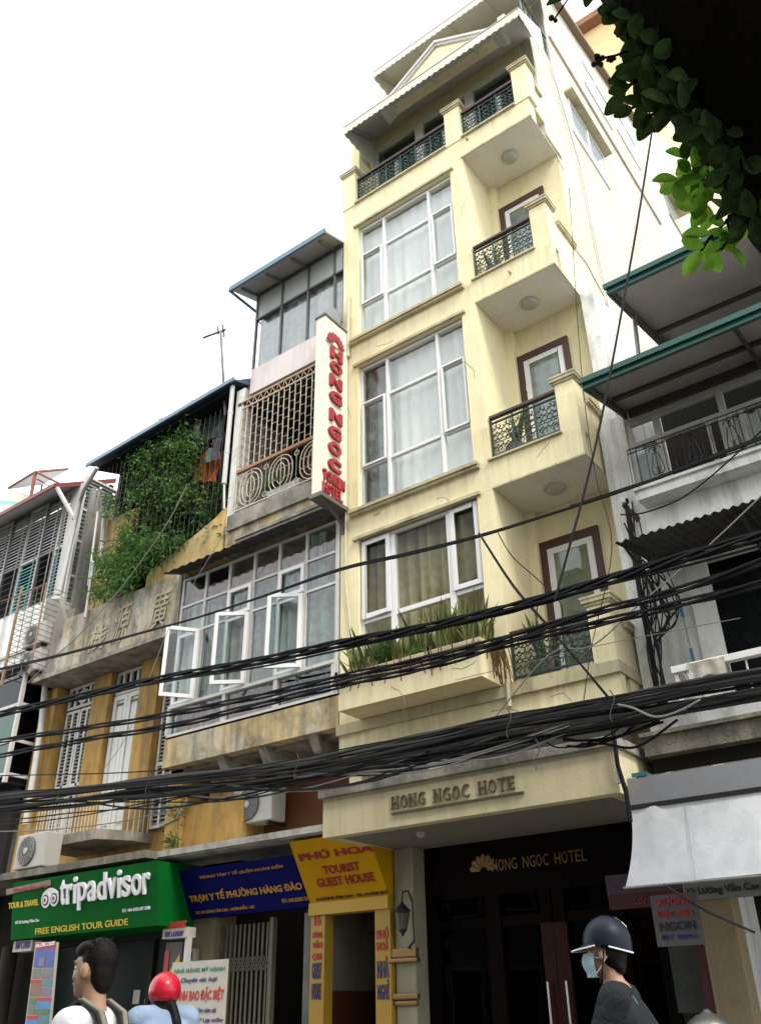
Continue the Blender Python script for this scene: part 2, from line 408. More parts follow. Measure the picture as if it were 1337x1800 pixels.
def letters(s, p0, right, up, w, h, mat, parent, depth=.02, offset=0, gap=.12, serif=False):
    """one raised letter object per character, spread over width w"""
    R = Vector(right).normalized(); U = Vector(up).normalized()
    Wd = {'I':.32,'i':.26,'l':.26,'1':.5,' ':.55,'t':.42,'r':.48,'M':1.05,'W':1.1,'E':.72,'L':.68,'T':.78,'s':.6,'v':.68,'a':.66,'d':.7,'p':.7,'o':.74}
    ww = [Wd.get(c, .85) for c in s]; tot = sum(ww)+gap*(len(s)-1); k = w/tot; x = 0
    for c, cw in zip(s, ww):
        if c != ' ':
            hh, dz = h, 0
            if c in 'tid' : hh = h*(1.32 if c != 't' else 1.25)
            if c == 'p': hh = h*1.36; dz = -h*.36
            o = lettering('letter', c, Vector(p0)+R*x*k+U*dz, R, U, cw*k, hh, mat, parent, depth, offset, lift=.005)
            if serif and c in 'HNTE':
                N = R.cross(U); mb = MB(); q = h*.20; b0 = Vector(p0)+R*x*k
                for rx_, uz in {'H':((.14,0),(.86,0),(.14,1),(.86,1)), 'N':((.12,0),(.12,1),(.88,1)), 'T':((.5,0),(.06,.9),(.94,.9)), 'E':((.08,0),(.08,1),(.95,.1),(.95,.9))}[c]:
                    mb.obox(b0+R*cw*k*rx_+U*(h*uz-(h*.04 if uz == 1 else -h*.04 if uz == 0 else 0))+N*(depth*.5+.005), R*q*(.8 if c != 'E' or rx_ < .5 else .15), U*h*(.045 if c != 'E' or rx_ < .5 else .1), N*(depth*.5-.001))
                mb.build('serif', mat, o, recalc=False, split=False)
        x += cw+gap

def curtain(name, x0, x1, y, z0, z1, mat, parent, folds=9, amp=.035):
    mb = MB(); n = int(folds*6); ph = rnd(0, 6); vs = []; fs = []
    zs = [z0, z0+(z1-z0)*.33, z0+(z1-z0)*.7, z1]
    for k, z in enumerate(zs):
        for i in range(n+1):
            t = i/n
            yy = y+amp*(math.sin(t*folds*6.28+ph+.3*k)+.5*math.sin(t*folds*2.9+ph*2))*(1-.2*k/3)
            vs.append((x0+(x1-x0)*t, yy, z))
    for k in range(3):
        for i in range(n): fs.append((k*(n+1)+i, k*(n+1)+i+1, (k+1)*(n+1)+i+1, (k+1)*(n+1)+i))
    mb.add(vs, fs); return mb.build(name, mat, parent, smooth=True, recalc=False)
def pane(x0, x1, y, z0, z1, mat, parent, name='pane'):
    return MB().box(x0, x1, y, y+.006, z0, z1).build(name, mat, parent)
def sash(mb, x0, x1, y0, y1, z0, z1, w, m=0):
    mb.box(x0, x0+w, y0, y1, z0, z1, m); mb.box(x1-w, x1, y0, y1, z0, z1, m)
    mb.box(x0+w, x1-w, y0, y1, z0, z0+w, m); mb.box(x0+w, x1-w, y0, y1, z1-w, z1, m)

# ================================================================== SETTING
tag(MB().box(-60, 60, -60, 60, -.5, -.03).build('ground', simple('earth', (.12,.11,.09), .9)), None, kind='structure')
tag(MB().box(-60, 60, -4.2, 6.4, -.029, 0).build('road', simple('asphalt', (.05,.05,.052), .85, bump=.4, bscale=90)), None, kind='structure')
pv = MB().box(-60, 60, 6.55, 9.0, -.029, .13)
pvo = tag(pv.build('pavement', simple('paving', (.20,.19,.175), .85, var=.25, scale=4)), None, kind='structure')
tag(MB().box(-60, 60, 6.4, 6.55, -.029, .145).build('kerb', simple('kerb_stone', (.3,.29,.27), .8)), None, kind='structure')
tag(MB().box(-60, 60, -6, -4.2, -.029, .13).build('pavement', simple('paving_far', (.20,.19,.175), .85)), None, kind='structure')

# ================================================================== HOTEL
H = thing('hotel_building', 'narrow pale yellow hotel with five storeys, corner balconies and big curtained windows', 'hotel', (-5.3, 9, 0))
X0, X1 = -7.33, -3.34
fw = MB()
fw.box(X0, -7.0, 9, 9.22, 4.45, 14.92)
fw.box(-4.95, -4.69, 9, 9.98, 4.45, 14.45)
for a, b in ((4.45, 5.62), (7.62, 8.12), (10.92, 11.5), (14.26, 14.92)): fw.box(-7.0, -4.95, 9, 9.22, a, b)
fw.box(-4.95, -4.69, 9, 9.22, 14.45, 14.92)
fw.box(X0, X0+.2, 9.22, 17, 3.2, 17.9)                       # left party wall
fw.build('facade_wall', YEL, H)
rb = MB(); rb.box(-4.69, X1, 9.98, 10.18, 3.2, 14.45); rb.box(-4.69, -4.55, 9.86, 9.98, 4.97, 14.45)
rb.build('balcony_back_wall', YEL, H)
sw = MB(); sw.prism([(X1-.2,y,z) for y, z in ((10.18,0),(10.18,14.62),(9.6,14.62),(9.6,17.9),(10.6,17.9),(10.6,20.9),(16.6,22.7),(17,22.7),(17,0))], (.2,0,0))
sw.build('side_wall', CREAM, H)
inn = MB()
for z in (4.5, 7.7, 11.1, 14.5): inn.box(-7.12, -4.9, 9.23, 11.2, z, z+.12)
inn.box(-7.12, -4.9, 11.2, 11.3, 3.2, 14.6); inn.box(-4.95, -4.9, 9.99, 11.2, 3.2, 14.5)
inn.build('inner_room', ROOM, H)
MB().box(X0+.2, X1-.2, 9.6, 17, 17.5, 17.6).build('roof_slab', GREYR, H)
MB().box(X0+.1, X1-.25, 9.62, 9.72, 3.2, 4.45).build('recessed_wall', GREYR, H)
bm_ = MB()
for a in (3.95,): bm_.box(X0+.3, X1-.3, 9.1, 9.6, a, a+.06)
bm_.build('service_shelf', CONCD, H)

# horizontal mouldings, sills and lintels
tr = MB()
tr.box(X0-.02, X1+.03, 8.95, 8.998, 4.72, 4.86); tr.box(X1+.002, X1+.03, 8.998, 9.98, 4.72, 4.86)
for z in (8.06, 11.46):
    tr.box(-7.13, -4.86, 8.90, 8.998, z, z+.05); tr.box(-7.13, -4.86, 8.93, 8.998, z-.04, z-.001)
for z in (7.60, 10.92, 14.27): tr.box(-7.08, -4.88, 8.95, 8.998, z, z+.05)
tr.build('sill_moulding', YELD, H)

def big_window(z0, z1, t1, t2, curt, glass, bottom=None):
    fr = MB(); y0, y1 = 9.07, 9.14
    xs = [-7.0, -6.45, -5.47, -4.95]; zs = [z0] + ([t1] if t1 else []) + [t2, z1] if t2 else [z0, z1]
    sash(fr, -7.0, -4.95, y0, y1, z0, z1, .045)
    for x in xs[1:3]: fr.box(x-.026, x+.026, y0-.01, y1+.01, z0+.055, z1-.055)
    for z in zs[1:-1]:
        for i in range(3): fr.box(xs[i]+.045, xs[i+1]-.045, y0, y1, z-.026, z+.026)
    if t1:
        for i in (0, 2): sash(fr, xs[i]+.045, xs[i+1]-.04, y0-.03, y0-.001, t1+.0, t2+.02, .036)
    o = fr.build('window_frame', PVC, H, bevel=.006)
    for i in range(3):
        for j in range(len(zs)-1):
            pane(xs[i]+.03, xs[i+1]-.03, 9.10, zs[j]+.03, zs[j+1]-.03, glass[i], o)
    for (a, b, m, f) in curt: curtain('curtain', a, b, 9.24, z0-.1, z1+.12, m, o, f, .02)
    return o
big_window(11.55, 14.24, 12.33, 13.52, [(-7.1,-6.2,CURTW,4),(-6.22,-4.9,CURTW,6)], [GLASSP]*3)
big_window(8.16, 10.90, 8.90, 10.13, [(-7.1,-6.42,CURTG,4),(-6.45,-4.9,CURTW,7)], [GLASS, GLASSP, GLASSP])
# lower window: three lights over a row of small panes
fr = MB(); y0, y1 = 9.07, 9.14; xs = [-7.0, -6.43, -5.46, -4.95]
sash(fr, -7.0, -4.95, y0, y1, 5.66, 7.6, .05)
fr.box(-6.95, -5.0, y0, y1, 6.27, 6.34)
for x in xs[1:3]: fr.box(x-.045, x+.045, y0-.01, y1+.01, 5.71, 7.55)
for i in (0, 2): sash(fr, xs[i]+.03, xs[i+1]-.03, y0-.035, y0-.012, 6.33, 7.57, .07)
wf = fr.build('window_frame', PVC, H, bevel=.006)
for i in range(3):
    pane(xs[i]+.03, xs[i+1]-.03, 9.10, 6.31, 7.57, GLASSW, wf); pane(xs[i]+.03, xs[i+1]-.03, 9.10, 5.69, 6.3, GLASSW, wf)
curtain('curtain', -7.05, -5.0, 9.30, 5.6, 7.7, CURTO, wf, 11, .055)

# balconies ----------------------------------------------------------
IRONM = IRON
def scroll_motif(mb, x, z0, z1, y, w=.2):
    """one pierced scroll column: rings, C-scrolls and a stem"""
    h = z1-z0
    mb.bar((x,y,z0), (x,y,z0+h*.12), .008); mb.bar((x,y,z1-h*.12), (x,y,z1), .008)
    def arc(cx, cz, r, a0, a1, n=9):
        mb.tube([(cx+r*math.cos(a0+(a1-a0)*i/n), y, cz+r*math.sin(a0+(a1-a0)*i/n)) for i in range(n+1)], .0085, 4)
    for s in (-1, 1):
        for k in (.30, .52, .70): arc(x+s*w*.27, z0+h*k, w*.25, math.pi*(0 if s<0 else 1), math.pi*(0 if s<0 else 1)+s*5.2)
        arc(x+s*w*.2, z0+h*.16, w*.17, -1.5, 3.2); arc(x+s*w*.2, z0+h*.86, w*.17, -3.2, 1.5)
    arc(x, z0+h*.41, w*.17, 0, 6.28); arc(x, z0+h*.61, w*.17, 0, 6.28)
def railing(x0, x1, z0, z1, npan, y=9.06):
    r = empty_part('railing', H)
    MB().box(x0, x1, y-.035, y+.035, z1-.05, z1).build('handrail', RAILB, r, bevel=.008)
    b = MB(); b.box(x0, x1, y-.015, y+.015, z0+.05, z0+.075); b.box(x0, x1, y-.015, y+.015, z1-.13, z1-.11)
    for i in range(npan+1): x = x0+.012+(x1-x0-.024)*i/npan; b.box(x-.011, x+.011, y-.011, y+.011, z0, z1-.05)
    b.build('rail_bar', IRON, r)
    w = (x1-x0)/npan
    for i in range(npan):
        m = MB()
        for k in (.27, .73): scroll_motif(m, x0+w*(i+k), z0+.075, z1-.13, y, w*.46)
        m.build('scrollwork', IRON, r, recalc=False)
    return r
def capbox(mb, x0, x1, y0, y1, z, e=.05):
    mb.box(x0-e*.5, x1+e*.5, y0-e*.5, y1+e*.5, z, z+.035); mb.box(x0-e, x1+e, y0-e, y1+e, z+.036, z+.085)
    mb.box(x0-e*1.2, x1+e*1.2, y0-e*1.2, y1+e*1.2, z+.086, z+.115)
def balcony(zs, zl, zc, lamp=True):
    m = MB(); m.box(-4.69, X1, 9, 9.14, zs+.012, zl); m.box(-3.62, X1, 9.0, 9.26, zl+.001, zc)
    m.box(-3.46, X1, 9.262, 9.978, zs+.012, zc-.22); m.box(-4.69, -3.46, 9.14, 9.978, zs+.012, zs+.14)
    b = m.build('balcony', YEL, H)
    MB().box(-4.688, X1-.002, 9.004, 9.976, zs, zs+.011).build('soffit', SOFF, b)
    e = MB(); e.box(-4.70, X1+.012, 8.99, 9.0-.001, zs-.006, zs+.02); e.box(X1+.001, X1+.012, 9.0, 9.978, zs-.006, zs+.02); e.build('drip_edge', YELD, b)
    c = MB(); capbox(c, -3.62, X1, 9, 9.26, zc, .045)
    c.box(-3.49, X1+.05, 9.33, 9.978, zc-.219, zc-.17); c.box(-3.50, X1+.065, 9.34, 9.978, zc-.169, zc-.13)
    c.box(-4.72, -3.60, 8.96, 9.18, zl+.001, zl+.03)
    c.build('coping', YELD, b)
    if lamp:
        l = MB(); l.lathe((-4.02, 9.5, zs), (0,0,-1), [(0,.15),(.02,.15),(.03,.13),(.055,.125),(.07,.10),(.08,.05),(.082,.001)], 24)
        l.build('ceiling_lamp', simple('lamp_glass', (.42,.41,.36), .3), b, smooth=True)
    return b
balcony(11.01, 11.48, 12.34); balcony(7.63, 8.07, 8.87)
b2 = balcony(4.45, 4.86, 5.58, False)
railing(-4.67, -3.63, 11.52, 12.25, 3); railing(-4.67, -3.63, 8.11, 8.84, 3); railing(-4.67, -3.63, 4.9, 5.55, 3)
# terrace storey
t = MB(); t.box(-4.688, X1, 9, 9.22, 14.462, 14.92); t.box(-4.688, X1-.2, 9.22, 9.976, 14.462, 14.6)
for a, b in ((-7.36, -7.05), (-4.98, -4.66), (-3.58, -3.29)): t.box(a, b, 8.985, 9.26, 14.921, 15.84)
t.box(X0, -7.04, 9.6, 9.8, 14.6, 17.6); t.box(-3.56, X1-.2, 9.6, 9.8, 14.6, 17.6); t.box(-7.04, -3.56, 9.6, 9.8, 17.1, 17.6)
t.box(-3.46, X1, 9.26, 9.6, 14.921, 15.6)
t.box(X0, X1-.2, 9.3, 9.6, 14.5, 14.6); t.box(X0+.2, X1-.2, 10.6, 10.8, 17.6, 20.8)
t.build('terrace_wall', YEL, H)
MB().box(-4.688, X1-.002, 9.004, 9.976, 14.45, 14.461).build('soffit', SOFF, H)
l = MB(); l.lathe((-4.02, 9.5, 14.45), (0,0,-1), [(0,.15),(.02,.15),(.03,.13),(.055,.125),(.07,.10),(.08,.05),(.082,.001)], 24)
l.build('ceiling_lamp', simple('lamp_glass_top', (.40,.41,.37), .3), H, smooth=True)
c = MB()
for a, b in ((-7.36, -7.05), (-4.98, -4.66), (-3.58, -3.29)): capbox(c, a, b, 8.985, 9.26, 15.841, .045)
c.box(-7.05, -4.98, 8.95, 9.2, 14.921, 14.955); c.box(-4.66, -3.58, 8.95, 9.2, 14.921, 14.955)
c.box(-4.72, X1+.012, 8.985, 8.999, 14.43, 14.47); c.box(-3.49, X1+.05, 9.28, 9.6, 15.601, 15.66)
c.build('coping', YELD, H)
railing(-7.04, -4.99, 14.97, 15.68, 6); railing(-4.65, -3.59, 14.97, 15.68, 3)
tw = MB(); xs = [-7.03, -5.92, -4.75, -3.57]
sash(tw, -7.03, -3.57, 9.62, 9.70, 14.62, 17.09, .07); tw.box(-6.96, -3.64, 9.62, 9.70, 16.55, 16.63)
for x in xs[1:3]: tw.box(x-.09, x+.09, 9.60, 9.70, 14.69, 17.02)
for x in (-6.5, -5.35, -4.15): tw.box(x-.04, x+.04, 9.62, 9.69, 14.69, 16.55)
two = tw.build('terrace_window_frame', PVC, H)
for i in range(3):
    pane(xs[i]+.05, xs[i+1]-.05, 9.66, 16.6, 17.05, GLASS, two); pane(xs[i]+.05, xs[i+1]-.05, 9.66, 14.66, 16.58, GLASS, two)
MB().box(-7.1, -3.6, 10.4, 10.5, 14.6, 17.5).build('inner_room', ROOM, H)

def awning(x0, x1, yf, zb, zt, yb, zback, side=True):
    a = MB(); th = .03
    a.prism([(x0, yf, zt), (x0, yb, zback), (x0, yb, zback+th), (x0, yf, zt+th)], (x1-x0, 0, 0))
    for k in range(5):
        x = x0+.1+(x1-x0-.2)*k/4; a.tube([(x, yf+.03, zt-.03), (x, yb, zback-.04)], .014, 5)
    o = a.build('awning', AWNF, H)
    v = MB(); n = int((x1-x0)/.125); w = (x1-x0)/n; pts = [(x0, yf, zt+.05)]
    bot = []
    for i in range(n):
        for k in range(5):
            q = k/5; bot.append((x0+w*(i+q), yf, zb+.045-.045*math.sin(math.pi*q)))
    bot.append((x1, yf, zb+.045))
    vs = bot+[(p[0], yf, zt+.05) for p in bot]+[(p[0], yf+.012, p[2]) for p in bot]+[(p[0], yf+.012, zt+.05) for p in bot]
    k = len(bot); fs = []
    for i in range(k-1):
        fs += [(i, i+1, k+i+1, k+i), (2*k+i+1, 2*k+i, 3*k+i, 3*k+i+1), (i+1, i, 2*k+i, 2*k+i+1), (k+i, k+i+1, 3*k+i+1, 3*k+i)]
    v.add(vs, fs)
    for xe in (x0, x1):
        n2 = 6; be = []
        for i in range(n2):
            for q in range(4): t_ = (i+q/4)/n2; be.append((xe, yf+(yb-yf)*t_, zb+.045-.045*math.sin(math.pi*q/4)+0*t_))
        be.append((xe, yb, zb+.045))
        top = [(xe, p[1], zt+.04+(zback-zt)*(p[1]-yf)/(yb-yf)) for p in be]; kk = len(be)
        v.add(be+top+[(p[0]+.01, p[1], p[2]) for p in be+top], [(i, i+1, kk+i+1, kk+i) for i in range(kk-1)]+[(2*kk+i, 2*kk+i+1, 3*kk+i+1, 3*kk+i) for i in range(kk-1)]+[(i,i+1,2*kk+i+1,2*kk+i) for i in range(kk-1)])
    v.build('valance', AWNV, o)
    return o
awning(-7.04, -3.12, 8.6, 16.55, 16.76, 9.59, 17.42)
up = awning(-6.88, -3.15, 9.4, 19.2, 19.40, 10.59, 20.1)
pd = MB(); a, b, ap = (-6.08, 16.98), (-3.80, 16.98), (-4.94, 17.72)
pd.prism([(a[0], 8.84, a[1]), (b[0], 8.84, b[1]), (ap[0], 8.84, ap[1]-.02)], (0, .3, 0)); po = pd.build('pediment', YEL, H)
pm = MB()
for q, e0 in ((0, .0), (1, .055)):
    for s in (a, b):
        d = Vector((ap[0]-s[0], 0, ap[1]-s[1])).normalized(); nrm = Vector((-d.z, 0, d.x))*(1 if s is a else -1)
        p0 = Vector((s[0], 0, s[1]))-d*.25; p1 = Vector((ap[0], 0, ap[1])); o0 = nrm*(e0)
        pts = [p0+o0, p1+Vector((0,0,e0*1.2)), p1+Vector((0,0,(e0+.055)*1.2)), p0+nrm*(e0+.054)]
        pm.prism([(p.x, 8.80-.03*q, p.z) for p in pts], (0, .34, 0))
pm.build('raking_cornice', PVCD, po)
# roof-terrace railing seen at the top right corner, small wall behind
rr = MB(); xr = X1-.03
for z in (18.0, 18.75): rr.box(xr-.015, xr+.015, 9.45, 10.6, z, z+.03)
for i in range(12): y = 9.45+i*.1; rr.box(xr-.008, xr+.008, y-.008, y+.008, 17.9, 18.75)
for i in range(5): 
    cy = 9.57+i*.21
    rr.tube([(xr, cy+.09*math.cos(w*.7), 18.38+.28*math.sin(w*.7)) for w in range(10)], .009, 4)
rr.build('roof_railing', IRON, H)
MB().box(X1-.2, X1-.002, 9.4, 9.6, 17.5, 17.95).box(X1-.35, X1-.2, 9.0, 9.6, 17.42, 17.62).build('roof_edge', CREAM, H)
MB().box(X0, X1-.2, 9.4, 9.6, 17.6, 17.9).build('roof_parapet', CREAM, H)

# doors on the balconies
def balcony_door(z0, z1, panel=False):
    y = 9.98; f = MB(); x0, x1 = -4.545, -3.68
    f.box(x0, x0+.09, y-.05, y, z0, z1); f.box(x1-.09, x1, y-.05, y, z0, z1); f.box(x0+.09, x1-.09, y-.05, y, z1-.12, z1)
    o = f.build('balcony_door', REDW, H)
    m = MB(); sash(m, x0+.095, x1-.095, y-.035, y-.004, z0+.02, z1-.125, .09)
    if panel: m.box(x0+.18, x1-.18, y-.034, y-.005, z0+.62, z0+.70)
    for k in (.25, .75): m.box(x0+.10, x0+.125, y-.055, y-.0351, z0+(z1-z0)*k-.06, z0+(z1-z0)*k+.06)
    m.build('door_leaf', PVC, o, bevel=.005)
    pane(x0+.17, x1-.17, y-.025, z0+.1, z1-.2, GLASS, o)
    MB().box(x0+.17, x1-.17, y-.012, y-.004, z0+.1, z1-.2).build('door_curtain', CURTO if z1 < 8 else CURTG, o)
    h = MB(); h.box(x0+.12, x0+.14, y-.08, y-.055, z0+1.0, z0+1.14); h.box(x0+.12, x0+.14, y-.07, y-.0352, z0+1.06, z0+1.08); h.build('handle', SILVER, o)
balcony_door(11.16, 13.88); balcony_door(7.78, 10.47); balcony_door(4.6, 7.13, True)

# flower trough under the lower window
tg = MB(); tg.prism([(-6.94,8.5,4.87),(-4.80,8.5,4.87),(-4.80,8.5,5.27),(-6.94,8.5,5.27)], (0,.06,0))
tg.box(-6.94, -6.86, 8.561, 8.998, 4.87, 5.27); tg.box(-4.88, -4.80, 8.561, 8.998, 4.87, 5.27); tg.box(-6.86, -4.88, 8.561, 8.998, 4.87, 4.95)
tr_ = tg.build('flower_trough', YEL, H)
lp = MB(); lp.box(-6.99, -4.75, 8.44, 8.62, 5.271, 5.33); lp.box(-6.99, -6.84, 8.621, 8.998, 5.271, 5.33); lp.box(-4.9, -4.75, 8.621, 8.998, 5.271, 5.33)
lp.build('trough_rim', YELD, tr_, bevel=.01)
MB().box(-6.86, -4.88, 8.562, 8.996, 5.1, 5.22).build('soil', simple('soil', (.05,.035,.02), .95), tr_)
# entrance canopy
cy0, cx0, cx1, cz0, cz1 = 7.85, -6.62, -3.09, 3.2, 3.62
cn_ = MB(); cn_.box(cx0, cx1, cy0, cy0+.14, cz0, cz1); cn_.box(cx1-.14, cx1, cy0+.14, 9.4, cz0, cz1); cn_.box(cx0, cx0+.14, cy0+.14, 9.4, cz0, cz1)
cno = cn_.build('canopy', plaster('canopy_yellow', (.74,.66,.42), dirt=(.28,.25,.15), amt=.4, streak=.35), H)
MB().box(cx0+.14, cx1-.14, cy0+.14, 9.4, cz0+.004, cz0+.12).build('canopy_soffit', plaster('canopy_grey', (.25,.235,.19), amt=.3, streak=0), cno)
cc = MB(); e = .045
cc.box(cx0-e, cx1+e, cy0-e, cy0+.2, cz1+.001, cz1+.10); cc.box(cx1-.2, cx1+e, cy0+.2, 9.4, cz1+.001, cz1+.10); cc.box(cx0-e, cx0+.2, cy0+.2, 9.4, cz1+.001, cz1+.10)
cc.build('canopy_coping', CONC, cno, bevel=.008)
MB().box(cx0+.2, cx1-.2, cy0+.2, 9.4, cz0+.121, cz0+.16).build('canopy_deck', CONCD, cno)
pL = at(690, 1424, y=cy0); pR = at(906, 1390, y=cy0)
letters('HONG NGOC HOTE', (pL.x, cy0, pL.z), (1,0,0), (0,0,1), pR.x-pL.x, .135, BRONZE, cno, depth=.016, offset=.0, gap=.28, serif=True)
q = at(921, 1395, y=cy0); MB().box(pL.x, q.x, cy0-.02, cy0-.001, pL.z-.055, pL.z-.03).build('letter_rail', BRONZE, cno)
for x in (-5.6,): MB().lathe((x, 8.3, cz0), (0,0,-1), [(-.01,.05),(.03,.05),(.05,.03)], 12).build('soffit_lamp', ACM, cno)

# ground floor entrance
gp = MB(); gp.box(-6.47, -6.2, 9.0, 9.4, .13, 3.2); gp.build('entrance_pillar', plaster('pillar_cream', (.33,.31,.22), amt=.35), H)
tr2 = MB()
for z, h_, e, m in ((1.98,.05,.07,0),(2.03,.10,.05,0),(1.62,.06,.05,0),(1.56,.05,.03,0)): tr2.box(-6.47-e, -6.2+e, 9.0-e, 9.0-.001, z, z+h_)
tr2.build('pillar_moulding', GOLD, H, bevel=.015)
g = MB(); yE = 9.3
for a, b in ((-6.2,-6.05),(-5.4,-5.22),(-4.72,-4.60),(-4.58,-4.44),(-3.92,-3.78),(-3.48,-3.34)): g.box(a, b, yE-.06, yE+.06, .13, 2.62)
g.box(-6.2, -3.34, yE-.06, yE+.06, 2.621, 3.2)
for a, b in ((-6.05,-5.4),(-5.22,-4.72),(-4.44,-3.92),(-3.78,-3.48)): g.box(a, b, yE-.04, yE+.04, 2.3, 2.4); g.box(a, b, yE-.04, yE+.04, .13, .35)
ent = g.build('entrance_frame', BLACKW, H)
MB().box(-4.73, -4.59, yE-.075, yE-.061, .2, 2.3).box(-4.585, -4.43, yE-.075, yE-.061, .2, 2.3).build('door_stile', simple('mahogany', (.026,.005,.004), .5, var=.4, spec=.15), ent)
for a, b in ((-6.05,-5.4),(-5.22,-4.72),(-4.44,-3.92),(-3.78,-3.48)):
    pane(a, b, yE, .35, 2.3, GLASSD, ent); pane(a, b, yE, 2.4, 2.62, GLASSD, ent)
hd = MB()
for x in (-4.69, -4.48): hd.bar((x, yE-.12, .5), (x, yE-.12, 1.75), .013, 8); hd.bar((x, yE-.12, .7), (x, yE-.06, .7), .008); hd.bar((x, yE-.12, 1.6), (x, yE-.06, 1.6), .008)
hd.build('door_handle', SILVER, ent)
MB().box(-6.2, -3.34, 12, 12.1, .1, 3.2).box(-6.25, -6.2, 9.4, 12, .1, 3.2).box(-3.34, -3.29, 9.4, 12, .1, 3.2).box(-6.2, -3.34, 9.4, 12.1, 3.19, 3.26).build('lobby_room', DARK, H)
MB().box(-5.9, -5.0, 9.9, 10.4, .13, 1.1).box(-4.3, -3.6, 10.2, 10.6, .13, 1.25).build('reception_desk', simple('desk', (.12,.12,.10), .4), H)
MB().box(-6.0, -5.45, 11.9, 11.99, 1.9, 2.15).box(-5.2, -4.7, 11.9, 11.99, 1.75, 1.95).box(-4.4, -3.8, 11.9, 11.99, 1.95, 2.15).build('pale_reflection_band', simple('reflection_pale', (.40,.40,.36), .5), H)  # pale bands put in as reflections on the entrance glass
a_ = at(866, 1532, y=yE-.07); b_ = at(1030, 1498, y=yE-.07)
letters('HONG NGOC HOTEL', (a_.x, yE-.06, a_.z), (1,0,0), (0,0,1), b_.x-a_.x, .12, GOLD, ent, depth=.02, gap=.2)
lo = MB(); c_ = at(850, 1532, y=yE-.07)
for k in range(7):
    w = math.pi*(.08+.84*k/6); d = Vector((math.cos(w), 0, math.sin(w))); p_ = Vector((c_.x, yE-.075, c_.z)); n_ = Vector((-d.z,0,d.x))
    lo.prism([p_+d*.05-n_*.008, p_+d*.16-n_*.032, p_+d*.19, p_+d*.16+n_*.032, p_+d*.05+n_*.008], (0,.014,0))
lo.build('lotus_emblem', GOLD, ent)

# windows and hoods of the side wall
def side_window(y0, y1, z0, z1, hood=True, n=2):
    m = MB(); x = X1
    for y in [y0+(y1-y0)*i/n for i in range(n+1)]: m.box(x+.002, x+.03, y-.03, y+.03, z0, z1)
    m.box(x+.002, x+.03, y0+.03, y1-.03, z0-.03, z0+.03); m.box(x+.002, x+.03, y0+.03, y1-.03, z1-.03, z1+.03)
    o = m.build('side_window', PVC, H)
    for i in range(n):
        a, b = y0+(y1-y0)*i/n+.03, y0+(y1-y0)*(i+1)/n-.03
        MB().box(x+.004, x+.012, a, b, z0+.03, z1-.03).build('pane', simple('side_pane', (.33,.38,.40), .08), o)
    if hood: MB().box(x+.002, x+.19, y0-.12, y1+.12, z1+.1, z1+.16).build('window_hood', YELD, o)
    return o
side_window(11.15, 12.85, 16.35, 17.35)
side_window(12.7, 14.2, 19.75, 20.75, False); side_window(14.7, 16.2, 20.3, 21.3, False)
MB().box(X1+.002, X1+.05, 10.7, 16.9, 18.9, 18.95).build('wall_ledge', CREAM, H)
ld = MB()
ld.prism([(X1+.002, 10.6, 20.9), (X1+.002, 16.6, 22.7), (X1+.002, 16.6, 22.82), (X1+.002, 10.6, 21.02)], (.16, 0, 0))
ld.build('roof_ledge', simple('brown_edge', (.18,.12,.07), .7), H)
pp = MB(); pp.tube([(X1+.05, 10.45, 20.5), (X1+.05, 10.45, 17.2), (X1+.05, 11.0, 15.2), (X1+.05, 11.1, 10)], .02, 6); pp.build('wall_pipe', PIPEM, H)
ck = MB()
for pts in ([(1000,425),(1030,463),(1060,520)], [(1068,526),(1055,580),(1040,630)], [(1040,632),(1052,650),(1060,660)], [(975,270),(990,300)]):
    ck.tube([at(u, v, x=X1+.006) for u, v in pts], .008, 4)
ck.build('wall_wire', CABLEG, H)
CRK = simple('crack_dark', (.22,.19,.12), .9)
cr_ = MB()
for (x, z, L) in ((-6.1,5.02,.5),(-5.2,5.05,.35),(-5.6,7.8,.4),(-4.2,4.62,.3),(-6.6,11.15,.35),(-4.82,9.6,.5),(-4.8,13.0,.4),(-7.15,9.9,.5),(-4.0,7.85,.3),(-5.0,4.6,.5)):
    y = 8.499 if abs(z-5.03) < .04 else 8.999; p = [Vector((x, y, z))]; a_ = rnd(-.4,.4) if z not in (9.6,13.0,9.9) else 1.5
    for k in range(7): a_ += rnd(-.5,.5); p.append(p[-1]+Vector((math.cos(a_), 0, math.sin(a_)))*L/7)
    cr_.tube(p, .0035, 4)
tag(cr_.build('wall_crack', CRK, H, recalc=False, split=False), None, kind='stuff')
vt = MB(); vt.box(-6.7, -6.6, 8.985, 8.999, 7.92, 7.97); vt.bar((-4.55, 8.93, 14.8), (-4.55, 9.0, 14.8), .02, 8); vt.bar((-4.05, 8.93, 11.25), (-4.05, 9.0, 11.25), .02, 8)
vt.build('drain_spout', YELD, H)
dp = MB(); dp.tube([(-7.18, 8.96, 12.6), (-7.18, 8.96, 11.2)], .03, 8); dp.tube([(-7.22, 8.97, 8.3), (-7.22, 8.97, 7.0), (-7.12, 8.97, 6.2)], .014, 6)
dp.tube([(-4.72, 8.96, 4.98), (-4.72, 8.96, 4.6)], .03, 8)
dp.build('drain_pipe', simple('cream_pipe', (.5,.46,.34), .5), H)

